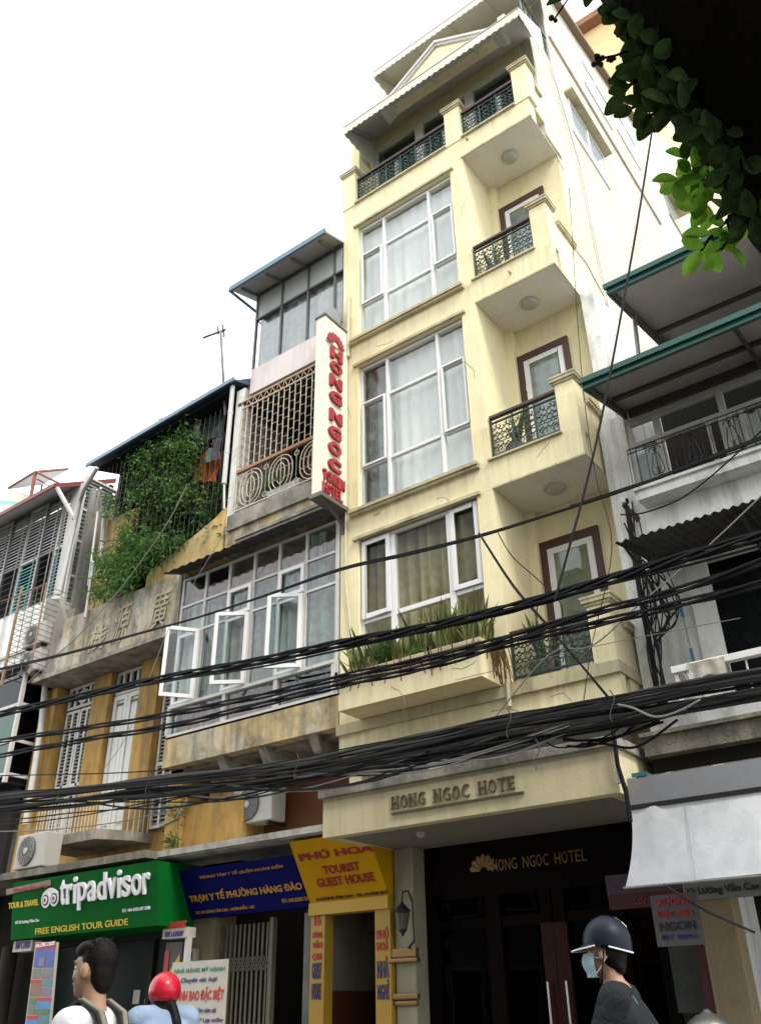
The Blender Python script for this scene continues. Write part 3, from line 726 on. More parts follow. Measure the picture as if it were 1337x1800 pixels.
# rear blocks behind the hotel
RB = thing('rear_building', 'tall cream block rising behind the hotel beyond its white side wall', 'building', (-5, 20, 0))
MB().prism([(X1-.25, 17.05, 0), (X1-.25, 17.05, 24), (X1-.25, 30, 33), (X1-.25, 30, 0)], (.2, 0, 0)).build('wall', plaster('rear_cream', (.80,.74,.55), dirt=(.5,.44,.3), amt=.2), RB)
for (y, z) in ((19.2, 21), (22.3, 24.4)):
    MB().box(X1-.05, X1+.35, y-.8, y+.8, z+1.0, z+1.1).build('window_hood', YELD, RB)
    MB().box(X1-.05, X1+.0, y-.6, y+.6, z-.1, z+.95).build('window', simple('rear_pane', (.3,.33,.34), .1), RB)
OB = thing('orange_building', 'orange apartment tower with brown tiled roof edge behind the hotel', 'building', (-6, 24, 0))
p1, p2 = at(1018, 75, y=24), at(1118, 15, y=24)
MB().box(p1.x, p2.x-.5, 24, 29, 0, p1.z+.4).build('wall', plaster('orange_render', (.74,.52,.26), dirt=(.5,.36,.2), amt=.2), OB)
MB().prism([(p1.x-.35, 23.5, p1.z+.35), (p1.x-.35, 23.5, p1.z+.75), (p1.x-.35, 26, p1.z+2.3), (p1.x-.35, 29, p1.z+.4)], (p2.x-p1.x, 0, 0)).build('roof', simple('clay_tile', (.22,.10,.05), .8, var=.4, scale=3), OB)
MB().box(p2.x-.5, p2.x+1.6, 25, 30, 0, p1.z-1.2).build('side_block', plaster('cream_block', (.74,.69,.52), dirt=(.5,.4,.3), amt=.2), OB)
bb = MB(); bb.box(p2.x-.55, p2.x+1.7, 24.4, 25, p1.z-3.5, p1.z-3.3)
for i in range(12): bb.bar((p2.x-.5+i*.19, 24.45, p1.z-3.3), (p2.x-.5+i*.19, 24.45, p1.z-2.3), .02)
bb.box(p2.x-.55, p2.x+1.7, 24.42, 24.48, p1.z-2.3, p1.z-2.24); bb.build('balcony', YELD, OB)

# vertical hotel sign ---------------------------------------------------
VS = thing('vertical_sign', 'tall ivory projecting sign with raised red letters reading HONG NGOC TONKIN HOTEL', 'sign', (-7.29, 8.98, 8.2))
MB().box(-7.39, -7.2, 8.36, 8.975, 8.22, 11.72).build('sign_box', IVORY, VS, bevel=.008)
cp = MB(); cp.box(-7.41, -7.18, 8.34, 8.99, 11.721, 11.76); cp.box(-7.41, -7.17, 8.33, 8.99, 8.15, 8.219)
cp.build('sign_cap', simple('sign_steel', (.12,.11,.09), .5, var=.4), VS)
br = MB(); br.bar((-7.25, 8.5, 8.15), (-7.25, 9.0, 7.85), .02); br.bar((-7.3, 8.75, 8.15), (-7.3, 8.998, 7.95), .015); br.box(-7.32, -7.26, 8.985, 8.999, 7.8, 8.15); br.build('sign_bracket', ALU, VS)
def vletter(ch, u, v, hgt, wid):
    p = at(u, v, x=-7.2)
    lettering('letter', ch, (-7.2, p.y-wid/2, p.z-hgt/2), (0,1,0), (0,0,1), wid, hgt, REDP, VS, depth=.045, offset=.05)
for ch, u, v in (('H',589,626),('O',588.5,648.5),('N',588,674),('G',587.5,701),('N',588,735),('G',586,762.5),('O',586,790.5),('C',585.5,819.5)):
    vletter(ch, u, v, .225, .30)
for s, v, u in (('TONKIN', 845, 585), ('HOTEL', 866, 583)):
    p = at(u, v, x=-7.2); n = len(s); wtot = .52 if s == 'TONKIN' else .47
    for i, chh in enumerate(s):
        w = wtot/n; lettering('letter', chh, (-7.2, p.y-wtot/2+i*w, p.z-.10), (0,1,0), (0,0,1), w*.86, .19, REDP, VS, depth=.04, offset=.03)
em = MB(); p = at(587, 605, x=-7.2)
for k in range(9):
    w = math.pi*(.02+.96*k/8); d = Vector((0, math.cos(w), math.sin(w))); n_ = Vector((0, -d.z, d.y)); b_ = Vector((-7.196, p.y, p.z-.03))
    em.prism([b_+d*.07-n_*.016, b_+d*.19-n_*.036, b_+d*.23, b_+d*.19+n_*.036, b_+d*.07+n_*.016], (.045,0,0))
em.build('lotus_emblem', REDP, VS)
eb = MB(); b_ = Vector((-7.196, p.y, p.z-.03))
eb.prism([b_+Vector((0, .235*math.cos(w), -.03 if i in (0, 12) else .215*math.sin(w))) for i, w in enumerate([math.pi*k/12 for k in range(13)])], (.02,0,0)); eb.build('emblem_back', IVORY, VS)

# ================================================================== PLANTS ON THE HOTEL
SNG = leafmat('snake_leaf_green', (.040,.080,.028), (.075,.12,.045), .1, 18)
SNY = leafmat('snake_leaf_edge', (.17,.17,.045), (.24,.19,.055), .1, 14)
FERN = leafmat('fern_green', (.04,.10,.02), (.09,.17,.04), .3, 10)
DEAD = leafmat('dead_leaf', (.16,.10,.05), (.10,.06,.03), .2, 10)
def blade_mesh(L, w, bend):
    vs = []; fs = []; ms = []; n = 5
    for i in range(n+1):
        t = i/n; ww = w*(.55+.9*t-1.45*t*t*t)*(1 if i < n else .02); y = bend*t*t; z = L*t*(1-.12*t*abs(bend))
        for k, (x, d) in enumerate(((-1,.35),(-.6,.1),(0,0),(.6,.1),(1,.35))): vs.append((x*ww, y-d*ww*.6, z))
    for i in range(n):
        for k in range(4): fs.append((i*5+k, i*5+k+1, i*5+k+6, i*5+k+5)); ms.append(1 if k in (0,3) else 0)
    mb = MB(); mb.v = vs; mb.f = fs; mb.m = ms; return mb
BL = []
for i in range(6):
    o = blade_mesh(rnd(.55,.9), rnd(.030,.044), rnd(.02,.26)).build('leaf', [SNG, SNY], smooth=True, recalc=False); BL.append(o.data); bpy.data.objects.remove(o)
def snake_plant(x, y, z, n, label, group, spread=.1, tilt=.35, s=1.0):
    t = thing('snake_plant', label, 'plant', (x, y, z), group)
    for i in range(n):
        o = bpy.data.objects.new('leaf', random.choice(BL)); COL.objects.link(o); o.parent = t
        a = rnd(0, 6.28); r_ = spread*math.sqrt(rnd(0,1)); o.location = (r_*math.cos(a), r_*math.sin(a)*.7, 0)
        o.rotation_euler = (rnd(-tilt, tilt)+(-.12 if math.sin(a) < 0 else .1), rnd(-tilt, tilt), rnd(0, 6.28)); k = s*rnd(.7, 1.1); o.scale = (k, k, k)
    return t
spots = [(-6.70,8.72,15,'at the outer left end of the trough, splayed out over the street', .6),
         (-6.40,8.76,15,'behind the fern, second from the left end of the trough', .3),
         (-6.02,8.72,16,'just right of the fern in the trough, with one tall dark blade', .3),
         (-5.66,8.80,14,'in the middle of the trough in front of the central pane', .3),
         (-5.34,8.74,15,'right of the middle of the trough with yellow tipped blades', .3),
         (-5.02,8.78,15,'at the right end of the trough beside the pilaster', .28)]
for x, y, n, txt, ti in spots:
    snake_plant(x, y, 5.2, int(n*3.0), 'yellow-edged snake plant '+txt, 'snake plants in the hotel flower trough', .2, ti*.8, .92+.10*(x+6.7)/1.7)
def fluff(name, c, rad, n, mat, parent, leaf=.06, w=.006, droop=.3):
    mb = MB()
    for i in range(n):
        a = rnd(0, 6.28); q = Vector((rnd(-1,1), rnd(-1,1), rnd(-1,1)))
        while q.length > 1: q = Vector((rnd(-1,1), rnd(-1,1), rnd(-1,1)))
        p = Vector(c)+Vector((q.x*rad[0], q.y*rad[1], q.z*rad[2])); d = Vector((rnd(-1,1), rnd(-1,1), rnd(-.6,.9)-droop)).normalized()
        sdir = d.orthogonal().normalized(); sdir.rotate(Matrix.Rotation(rnd(0,6.28), 3, d)); L = leaf*rnd(.6,1.3); ww = w*rnd(.7,1.3)
        m_ = p+d*L*.5+Vector((0,0,L*.08))
        mb.add([p, m_+sdir*ww, p+d*L, m_-sdir*ww], [(0,1,2,3)])
    return mb.build(name, mat, parent, recalc=False)
fp = thing('fern', 'feathery green fern growing among the snake plants left of the trough middle', 'plant', (-6.25, 8.62, 5.25))
fluff('foliage', (-6.28, 8.62, 5.55), (.22,.13,.15), 1100, FERN, fp, .07, .006); fluff('foliage', (-5.72, 8.6, 5.38), (.18,.1,.1), 500, FERN, fp, .06, .006)
dl = MB()
for i in range(46):
    x = rnd(-6.95, -4.78); y = 8.43 if rnd(0,1) < .8 else 8.52; L = rnd(.1, .32); z = 5.32; s_ = rnd(-.03,.03)
    if x > -6.85 and x < -4.95 and rnd(0,1) < .35: continue
    p = [Vector((x+s_*k+rnd(-.01,.01), y-.03+.02*k*(1 if k < 1 else 0), z-L*k/3+(.04 if k == 0 else 0))) for k in range(4)]
    w = rnd(.006,.014)
    for k in range(3): dl.add([p[k]+Vector((w,0,0)), p[k]-Vector((w,0,0)), p[k+1]-Vector((w*.8,0,0)), p[k+1]+Vector((w*.8,0,0))], [(0,1,2,3)])
for i in range(30):
    x = rnd(-4.78,-4.6); y = rnd(8.6, 8.9); L = rnd(.2,.5); s_ = rnd(-.03,.03); w = rnd(.006,.012); z = 5.3
    p = [Vector((x+s_*k, y+rnd(-.02,.02), z-L*k/3)) for k in range(4)]
    for k in range(3): dl.add([p[k]+Vector((w,0,0)), p[k]-Vector((w,0,0)), p[k+1]-Vector((w*.8,0,0)), p[k+1]+Vector((w*.8,0,0))], [(0,1,2,3)])
tag(dl.build('dead_leaves', DEAD, recalc=False), 'withered brown leaves hanging over the rim of the flower trough', 'leaves', kind='stuff')
POT = simple('clay_pot', (.28,.25,.22), .8, var=.3)
def potted(x, y, z, label, n, s):
    p = thing('flower_pot', 'grey clay flower pot standing on the '+label, 'pot', (x, y, z), 'pots on the hotel balconies')
    MB().lathe((x,y,z), (0,0,1), [(0,.10),(.02,.11),(.24,.155),(.27,.165),(.28,.165),(.28,.14),(.2,.13)], 18).build('pot_body', POT, p, smooth=True)
    snake_plant(x, y, z+.2, n, 'snake plant in a pot on the '+label, 'potted snake plants on the hotel balconies', .09, .28, s)
potted(-4.42, 9.32, 8.08, 'middle hotel balcony beside the second green canopy', 14, .95); potted(-4.42, 9.32, 4.9, 'lowest hotel balcony', 16, .95); potted(-4.45, 9.3, 11.5, 'upper hotel balcony below the terrace', 12, .9)

# ================================================================== WHITE HOUSE ON THE RIGHT
R_ = thing('white_house', 'weathered white house at the right edge with green edged canopies and dark openings', 'house', (-1.5, 9.6, 0))
yw = 9.55
w = MB()
w.box(-3.3, -2.95, yw, yw+.2, 3.3, 8.4)
w.box(-2.95, 1.5, yw, yw+.2, 6.05, 7.0); w.box(-2.95, -2.55, yw, yw+.2, 3.3, 6.05); w.box(-2.55, 1.5, yw, yw+.2, 3.3, 4.4); w.box(-2.95, 1.5, yw, yw+.2, 8.4, 8.9)
w.box(-3.3, -3.1, yw+.2, 15, 0, 11.0); w.box(-2.55, -2.3, yw-.06, yw-.001, 4.4, 6.05)
w.build('wall', WHT, R_)
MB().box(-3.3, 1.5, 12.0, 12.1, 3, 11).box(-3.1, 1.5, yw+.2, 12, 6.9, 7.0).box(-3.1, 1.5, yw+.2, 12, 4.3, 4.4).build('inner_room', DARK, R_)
MB().box(-2.6, 1.5, yw+.35, yw+.4, 4.4, 6.0).build('dark_curtain', clothmat('night_curtain', (.014,.018,.018), (.01,.012,.014), trans=0), R_)
# upper balcony
s_ = MB(); s_.box(-2.87, 1.5, 9.28, yw-.001, 6.9, 7.02); s_.box(-2.9, 1.5, 9.24, yw-.001, 7.021, 7.06); s_.build('balcony_sill', WHT, R_)
f = MB(); yd = yw+.05
f.box(-2.95, 1.5, yd, yd+.08, 8.22, 8.30); f.box(-2.95, 1.5, yd, yd+.08, 7.87, 7.93)
for x in (-2.93, -2.55, -1.72, -.95, -.2, .6): f.box(x-.04, x+.04, yd-.005, yd+.085, 7.02, 8.22)
f.build('door_frame', PVCD, R_)
for a, b in ((-1.95,-1.76),(-1.68,-1.5)): 
    lf = MB(); sash(lf, a, b, yd-.02, yd+.02, 7.03, 7.86, .045); lf.build('door_leaf', PVCD, R_)
pane(-1.68, -1.0, yd+.03, 7.04, 7.86, GLASSP, R_); pane(-2.51, -.2, yd+.03, 7.95, 8.2, GLASS, R_); pane(-2.9, -2.6, yd+.03, 7.04, 7.86, GLASS, R_)
curtain('curtain', -1.65, -1.0, yd+.2, 7.0, 7.9, CURTW, R_, 4)
ir = MB(); yr = 9.3; xa, xb = -2.9, 1.4
for z in (7.12, 7.60, 7.66): ir.bar((xa, yr, z), (xb, yr, z), .011)
for i in range(int((xb-xa)/.115)): x = xa+.115*i; ir.bar((x, yr, 7.06), (x, yr, 7.66), .0065)
for i in range(9):
    cx = xa+.35+i*.46
    for s in (-1, 1):
        ir.tube([(cx+s*.03+.045*math.cos(t_*.6)*s, yr-.01, 7.52+.05*math.sin(t_*.6)) for t_ in range(9)]+[(cx+s*.075, yr-.01, 7.25)]+[(cx+s*.03+.045*math.cos(-t_*.6)*s, yr-.01, 7.22-.05*math.sin(t_*.6)) for t_ in range(9)], .007, 4)
ir.build('balcony_railing', BIRON, R_)
# canopies with green fascia
def green_canopy(x0, yf, zf, yb, zb, name='canopy'):
    m = MB(); m.prism([(x0, yf+.05, zf), (x0, yb, zb), (x0, yb, zb+.03), (x0, yf+.05, zf+.03)], (5.5, 0, 0))
    o = m.build(name, ROOFU, R_)
    g = MB(); g.box(x0-.01, x0+5.5, yf, yf+.05, zf-.07, zf+.06); g.box(x0-.03, x0+5.5, yf-.04, yf-.001, zf+.0, zf+.075)
    g.prism([(x0-.011, yf+.051, zf-.07), (x0-.011, yb, zb-.05), (x0-.011, yb, zb+.05), (x0-.011, yf+.051, zf+.06)], (.03, 0, 0))
    g.build('green_fascia', GREENM, o)
    b = MB()
    for k in (0, 1.75, 3.4): b.prism([(x0+.03+k, yf+.06, zf-.06), (x0+.03+k, yb, zb-.12), (x0+.03+k, yb, zb-.01), (x0+.03+k, yf+.06, zf-.01)], (.04, 0, 0))
    ym = yf+.55*(yb-yf); zm = zf+.55*(zb-zf)
    b.box(x0+.1, x0+5.4, ym-.03, ym+.03, zm-.06, zm-.008); b.box(x0+.1, x0+5.4, yb-.05, yb, zb-.14, zb-.02)
    b.build('canopy_joist', simple('joist', (.06,.05,.045), .7), o); return o
green_canopy(-2.95, 8.25, 8.09, yw-.001, 8.42); green_canopy(-2.50, 8.45, 9.55, 11.5, 10.35)
pst = MB(); pst.bar((-2.55, 9.3, 8.5), (-2.45, 9.3, 9.75), .03, 8); pst.bar((-2.95, 9.2, 8.75), (-2.75, 9.2, 8.35), .02); pst.build('canopy_post', SILVER, R_)
# corrugated awning
ca = MB(); n = 300; vs = []; fs = []
for j, (y, z) in enumerate(((8.35, 5.93), (yw-.002, 6.18))):
    for i in range(n+1): vs.append((-2.92+4.4*i/n, y, z+.014*math.sin(i*.95)))
for i in range(n): fs.append((i, i+1, n+2+i, n+1+i))
ca.add(vs+[(a, b, c-.006) for a, b, c in vs], fs+[tuple(k+2*n+2 for k in f_)[::-1] for f_ in fs]); cao = ca.build('corrugated_awning', CORR, R_, recalc=False)
cb = MB()
for x in (-2.85, -1.6, -.2): cb.bar((x, 8.45, 5.9), (x, yw-.02, 5.55), .022); cb.bar((x, 8.4, 5.91), (x, yw-.02, 6.1), .018)
cb.build('awning_bracket', BIRON, cao)
# small lower balcony: white rail, brackets, laundry cloth
rl = MB(); rl.box(-2.62, 1.5, 8.48, 8.56, 4.40, 4.47); rl.box(-2.62, -2.54, 8.561, yw-.061, 4.41, 4.46)
rl.build('white_rail', PVC, R_, bevel=.006)
rs = MB(); rs.box(-2.6, -2.56, 8.50, 8.54, 3.98, 4.399); rs.box(-2.35, -2.29, 8.50, 8.54, 3.98, 4.399); rs.bar((-2.5, 8.52, 4.4), (-2.4, 8.52, 4.0), .014)
for i in range(10): rs.bar((-2.2+i*.3, 8.52, 3.98), (-2.2+i*.3, 8.52, 4.4), .014)
rs.build('rail_post', PVCD, R_)
lg = MB()
lg.box(-2.98, 1.5, 8.35, yw-.001, 3.60, 3.78); lg.prism([(-2.98, 8.351, 3.781), (-2.98, yw-.002, 3.781), (-2.98, yw-.002, 4.05), (-2.98, 8.95, 3.95)], (4.4,0,0)); lg.box(-3.0, 1.5, 8.31, 8.6, 3.781, 3.82)
lg.build('concrete_ledge', CONCD, R_)
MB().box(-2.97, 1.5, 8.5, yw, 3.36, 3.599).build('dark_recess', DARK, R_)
# ground floor fascia, sign boards, shop
fa = MB(); fa.box(-3.06, 1.5, 7.98, 8.06, 3.10, 3.33); fa.box(-3.06, -3.0, 8.061, 9.0, 3.10, 3.33); fao = fa.build('shop_fascia', GREYP, R_)
fe = MB()
for i in range(26): fe.lathe((-3.0+i*.17+rnd(-.08,.08), 8.0, 3.328+rnd(-.008,.004)), (1,rnd(-.2,.2),rnd(-.05,.15)), [(0,.004),(rnd(.02,.06),rnd(.008,.016)),(rnd(.07,.13),.004)], 6)
fe.build('fascia_foil', simple('foil', (.40,.41,.42), .4, .5, var=.5), fao)
MB().box(-3.04, -2.9, 8.07, 8.7, 3.18, 3.40).build('teal_panel', simple('teal_paint', (.02,.12,.14), .6, var=.5), R_)
MB().box(-3.3, 1.5, 8.07, 9.5, 3.34, 3.36).build('shop_roof', CONCD, R_)
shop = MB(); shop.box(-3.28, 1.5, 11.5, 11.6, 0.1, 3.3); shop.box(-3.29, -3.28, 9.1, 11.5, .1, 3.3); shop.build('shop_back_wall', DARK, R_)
pw = MB(); pw.box(-2.86, -2.56, 8.72, 8.98, .13, 2.42); pw.build('shop_pillar', plaster('pillar_ochre', (.24,.19,.11), amt=.5), R_)
MB().box(-2.95, -2.861, 8.74, 8.96, .13, 2.0).build('red_post', simple('post_red', (.045,.006,.006), .5), R_)
GS = MB(); GS.box(-3.3, -2.9, 9.0, 9.02, 1.45, 2.0); GS.build('shop_glass', simple('dusty_glass', (.04,.05,.05), .2, var=.3), R_)

TP = thing('tarpaulin_awning', 'white tarpaulin hanging down from the grey fascia like a flat screen', 'awning', (-1.5, 8, 3.1))
vs = []; fs = []; nx, nz = 60, 8
for j in range(nz+1):
    t_ = j/nz
    for i in range(nx+1):
        u_ = i/nx; x = -3.06-.13*(1-t_)**2.2*max(0, 1-u_*9)+4.4*u_
        vs.append((x, 7.97-.10*(1-t_)+.012*math.sin(u_*40+t_*2)*(1-t_)+.02*math.sin(u_*11+1)*(1-t_)-(.05*math.exp(-((u_-.045)/.012)**2))*(1-t_*.5), 2.40+.66*t_+.012*math.sin(u_*9)*(1-t_)))
for j in range(nz):
    for i in range(nx): a = j*(nx+1)+i; fs.append((a, a+1, a+nx+2, a+nx+1))
MB().add(vs, fs).build('tarp_sheet', TARPW, TP, smooth=True, recalc=False)
MB().tube([(-3.19, 7.85, 2.40), (-2, 7.86, 2.395), (1.3, 7.86, 2.40)], .010, 6).build('tarp_rod', SILVER, TP)
MB().box(-3.07, 1.4, 7.955, 7.975, 3.055, 3.095).build('tarp_batten', BIRON, TP)
for xs_ in (-2.55, -1.75, -.9): MB().tube([(xs_, 7.855+.10*k/5, 2.42+.62*k/5) for k in range(6)], .0035, 4).build('tarp_seam', simple('seam_grey', (.40,.42,.46), .8), TP)
mbk = MB(); mbk.tube([(-2.79, 7.75, 2.38), (-2.62, 8.2, 2.2), (-2.4, 8.7, 2.05)], .012, 6); mbk.build('stay', BIRON, TP)

SB = thing('shop_sign', 'pale lettered board over the dark shop reading 12 Luong Van Can', 'sign', (-1.9, 8.7, 2.4))
a = at(1200, 1568, y=8.7); MB().box(a.x, a.x+3, 8.7, 8.75, 2.34, 2.62).build('board', simple('board_grey', (.17,.17,.15), .6, var=.15), SB)
b = at(1230, 1573, y=8.7); lettering('lettering', 'Uy Tín - Chất Lượng', (b.x, 8.7, 2.485), (1,0,0), (0,0,1), .98, .11, BLACKL, SB, shear=.35)
b = at(1212, 1592, y=8.7); lettering('lettering', '12 Lương Văn Can - ĐT: 8285', (b.x, 8.7, 2.37), (1,0,0), (0,0,1), 1.05, .085, BLACKL, SB, offset=.01)
HS = thing('hanging_banner', 'narrow translucent banner hanging below the tarpaulin beside the ochre pillar', 'banner', (-2.75, 8.0, 2.0))
c0, c1 = at(1141, 1575, y=8.25), at(1203, 1662, y=8.25)
MB().box(c0.x, c0.x+.42, 8.25, 8.256, c1.z, c0.z).build('banner_sheet', simple('banner_grey', (.085,.08,.085), .6, var=.2), HS)
for s, z, h_, m_ in (('XƯƠNG', c0.z-.09, .065, REDL), ('ĐẶC BIỆT', c0.z-.19, .07, REDL), ('NGON', c0.z-.29, .07, BLACKL), ('ĐT 0904', max(c1.z+.02, c0.z-.36), .04, NAVYL)):
    lettering('lettering', s, (c0.x+.05, 8.25, z), (1,0,0), (0,0,1), .32, h_, m_, HS, offset=.01)
RS = thing('red_sign', 'dim red and purple shop board partly behind the white tarpaulin corner', 'sign', (-3.2, 8.9, 2.2))
a, b = at(1063, 1540, y=8.93), at(1070, 1600, y=8.93)
MB().box(a.x, a.x+.75, 8.93, 8.98, b.z, a.z).build('board', simple('sign_dull_red', (.07,.008,.010), .5, var=.3), RS)
MB().box(a.x, a.x+.75, 8.92, 8.929, b.z+.13, a.z).build('board_top', simple('sign_mauve', (.06,.04,.06), .5, var=.4), RS)
lettering('lettering', 'Cafe - Giải khát', (a.x+.26, 8.93, b.z+.03), (1,0,0), (0,0,1), .45, .07, simple('letter_dull', (.25,.06,.06), .5), RS)
kt = at(1240, 1772, y=7.2)
KT = thing('steel_pot', 'dented shiny steel pot lid at the bottom right beside the pillar', 'pot', (kt.x, 7.2, 1.2))
MB().lathe((kt.x, 7.2, kt.z-.45), (0,0,1), [(0,.14),(.02,.155),(.28,.155),(.3,.17),(.33,.165),(.37,.135),(.405,.08),(.42,.04),(.43,.03),(.445,.015)], 28).build('pot_body', simple('dull_steel', (.14,.14,.13), .42, .8, var=.3), KT, smooth=True)
KS = thing('food_stall', 'dark street stall counter carrying the steel pot', 'stall', (kt.x, 7.2, .13)); kz = kt.z-.45
k = MB(); k.box(kt.x-.5, kt.x+.9, 6.9, 7.5, kz-.05, kz-.001); k.build('counter', BLACKW, KS)
for dx, dy in ((-.45,-.25),(.85,-.25),(-.45,.25),(.85,.25)): MB().box(kt.x+dx-.03, kt.x+dx+.03, 7.2+dy-.03, 7.2+dy+.03, .13, kz-.051).build('leg', BLACKW, KS)
for i, (u_, v_, lab) in enumerate(((1290, 1645, 'pale bunch of goods hanging in the dark shop, the upper one'), (1268, 1707, 'yellowish bunch of goods hanging in the dark shop, the lower one'))):
    p = at(u_, v_, y=9.3); t = thing('hanging_goods', lab, 'goods', p); fluff('bundle', p, (.09,.05,.09), 90, PAPER, t, .08, .016, .6)
    MB().bar((p.x, p.y, p.z+.05), (p.x, p.y, 3.33), .004).build('string', BIRON, t)
cl = MB(); vs = []; fs = []
for i in range(17):
    for j in range(9):
        t_ = (j-4)/4; u_ = i/16; L = .15+.10*math.sin(u_*2.6)+.05*math.sin(u_*9)
        vs.append((-2.44+.36*u_+.015*t_*math.sin(u_*7), 8.52+(.052 if abs(t_) > .01 else 0)*(1 if t_ > 0 else -1)+.018*math.sin(u_*15+t_)*abs(t_), 4.485-L*max(0, abs(t_)-.12)))
for i in range(16):
    for j in range(8): a = i*9+j; fs.append((a, a+1, a+10, a+9))
tag(cl.add(vs, fs).build('wet_cloth', clothmat('rag', (.55,.52,.46), (.4,.36,.3)), smooth=True, recalc=False), 'crumpled cream rag drying over the white rail of the right house', 'cloth')
mo = thing('mop', 'mop with blue handle parts hanging on the white wall of the right house', 'mop', (-2.68, 9.48, 5))
q0, q1, q2, q3 = [at(u_, v_, y=9.48) for u_, v_ in ((1191,1055), (1200,1085), (1213,1140), (1220,1168))]
MB().tube([q0, q1], .022, 6).build('blue_handle', simple('mop_blue', (.02,.19,.30), .4), mo); MB().tube([q1, q2], .008, 6).build('stick', SILVER, mo); MB().tube([q2, q3], .02, 6).build('blue_grip', simple('mop_blue2', (.03,.17,.26), .4), mo)
ins = thing('insulator_bracket', 'rusty bracket with white insulators on the corner of the right house', 'bracket', (-2.95, 9.5, 6.6))
b0, b1 = at(1095, 885, y=9.2), at(1122, 915, y=9.5); MB().obox((b0+b1)/2, (b1-b0)/2, Vector((.02,0,.02)), Vector((0,.02,.02))).build('arm', simple('rust_iron', (.07,.04,.03), .8), ins)
for t_ in (0, .4): 
    p = b0+(b1-b0)*t_; MB().lathe(p, (0,0,1), [(0,.02),(.02,.035),(.04,.025),(.06,.035),(.08,.02),(.09,.01)], 12).build('insulator', PVC, ins)

# ================================================================== MIDDLE HOUSE (glazed bay)
B_ = thing('ochre_house', 'ochre house with a glazed white framed bay, caged balcony and grey glass top storey', 'house', (-9.1, 9, 0))
bx0, bx1 = -10.86, -7.43
bw = MB(); bw.box(bx0-.03, -7.35, 9, 9.2, 4.86, 5.33); bw.box(bx0-.03, bx0+.1, 9.2, 9.9, 4.86, 8.1)
bw.build('bay_apron', OCHP, B_)
bw2 = MB(); bw2.box(-10.6, -7.35, 9.9, 10.1, 3.4, 8.2); bw2.box(bx0, -7.35, 9.0, 10, 5.30, 5.329); bw2.build('inner_wall', ROOM, B_)
MB().box(-9.35, -7.36, 9.75, 9.898, 3.4, 4.86).build('orange_wall', BRICKO, B_)
MB().box(-10.6, -9.35, 9.3, 9.9, 3.4, 4.3).box(-10.3, -9.35, 9.5, 9.9, 4.3, 4.86).build('ochre_wall', OCH, B_)
bk = MB()
for x in (-9.75, -8.9, -7.95): bk.prism([(x, 9.05, 4.86), (x, 9.75, 4.86), (x, 9.75, 4.45), (x, 9.2, 4.66)], (.16,0,0))
bk.build('bracket', CONC, B_)
MB().box(bx0-.03, -7.36, 9.2, 9.75, 4.80, 4.859).build('bay_soffit', CONCD, B_)
cols = [-10.86, -10.29, -9.73, -9.16, -8.61, -8.04, -7.43]
rows = [5.83, 7.06, 7.58, 8.1]
fr = MB(); y0, y1 = 9.02, 9.08
for x in cols: fr.box(x-.022, x+.022, y0, y1, 5.83, 8.1)
for z in rows: fr.box(bx0, bx1, y0+.004, y1-.004, z-.02, z+.02)
fr.box(bx0, bx1, y0-.03, y1, 5.33, 5.37); fr.box(bx0-.02, bx1, y0-.04, y1, 5.79, 5.84)
for x in (-10.86, -9.62, -8.55, -7.45): fr.box(x-.035, x+.035, y0-.03, y1, 5.37, 5.79)
fr.box(bx0-.03, bx0+.0, 9.09, 9.6, 5.34, 5.38); fr.box(bx1+.0, bx1+.06, y0-.01, 9.3, 5.33, 8.1)
bay = fr.build('bay_frame', PVCD, B_)
sw_ = MB()
for i in (2, 4): sash(sw_, cols[i]+.024, cols[i+1]-.024, y0-.03, y0-.001, 7.08, 7.56, .055)
for i in (0, 2, 4): sash(sw_, cols[i]+.024, cols[i+1]-.024, y0-.02, y0-.001, 5.86, 7.04, .04)
sw_.build('sash_frame', PVC, bay)
for i in range(6):
    for j in range(3):
        if j == 0 and i in (0, 2, 4): continue
        pane(cols[i]+.02, cols[i+1]-.02, 9.045, rows[j]+.02, rows[j+1]-.02, GLASS, bay)
for a, b in ((-10.82,-9.66),(-9.58,-8.59),(-8.51,-7.49)): pane(a, b, 9.045, 5.37, 5.79, GLASS, bay)
zz = MB()
for a, b in ((-10.8,-9.66),(-9.58,-8.59),(-8.51,-7.49)):
    p = [(a, 9.0, 5.40), (a+(b-a)*.3, 9.0, 5.76), (a+(b-a)*.55, 9.0, 5.42), (a+(b-a)*.8, 9.0, 5.76), (b, 9.0, 5.45)]
    zz.tube([(q[0], 9.10, q[2]) for q in p], .008, 4)
zz.build('zigzag_bar', PVCD, bay)
def casement(xh, z0, z1, w, ang, label):
    """open window leaf hinged at xh on the frame plane"""
    m = MB(); sash(m, -w, 0, -.02, .02, 0, z1-z0, .06); o = m.build('casement', PVC, B_, bevel=.005)
    o.location = Vector((xh, 8.99, z0))-wloc(B_); o.rotation_euler = (0, 0, ang); o['label'] = label
    for v in o.data.vertices: pass
    return o
def fix_leaf(xh, z0, z1, w, ang, label):
    c_, s__ = math.cos(ang), math.sin(ang); m = MB()
    tmp = MB(); sash(tmp, -w, 0, -.02, .02, 0, z1-z0, .06)
    T = lambda p: (xh+p[0]*c_-p[1]*s__, 8.985+p[0]*s__+p[1]*c_, z0+p[2])
    m.v = [T(p) for p in tmp.v]; m.f = tmp.f; m.m = tmp.m; o = m.build('casement', PVC, B_, bevel=.005); o['label'] = label
    g_ = MB().box(-w+.055, -.055, -.004, .004, .055, z1-z0-.055); g_.v = [T(p) for p in g_.v]; g_.build('pane', GLASS, o)
    st = MB(); st.bar(T((-w*.8, 0, z1-z0-.03)), (xh-w*.25, 9.03, z1-.02), .006); st.build('stay', ALU, o)
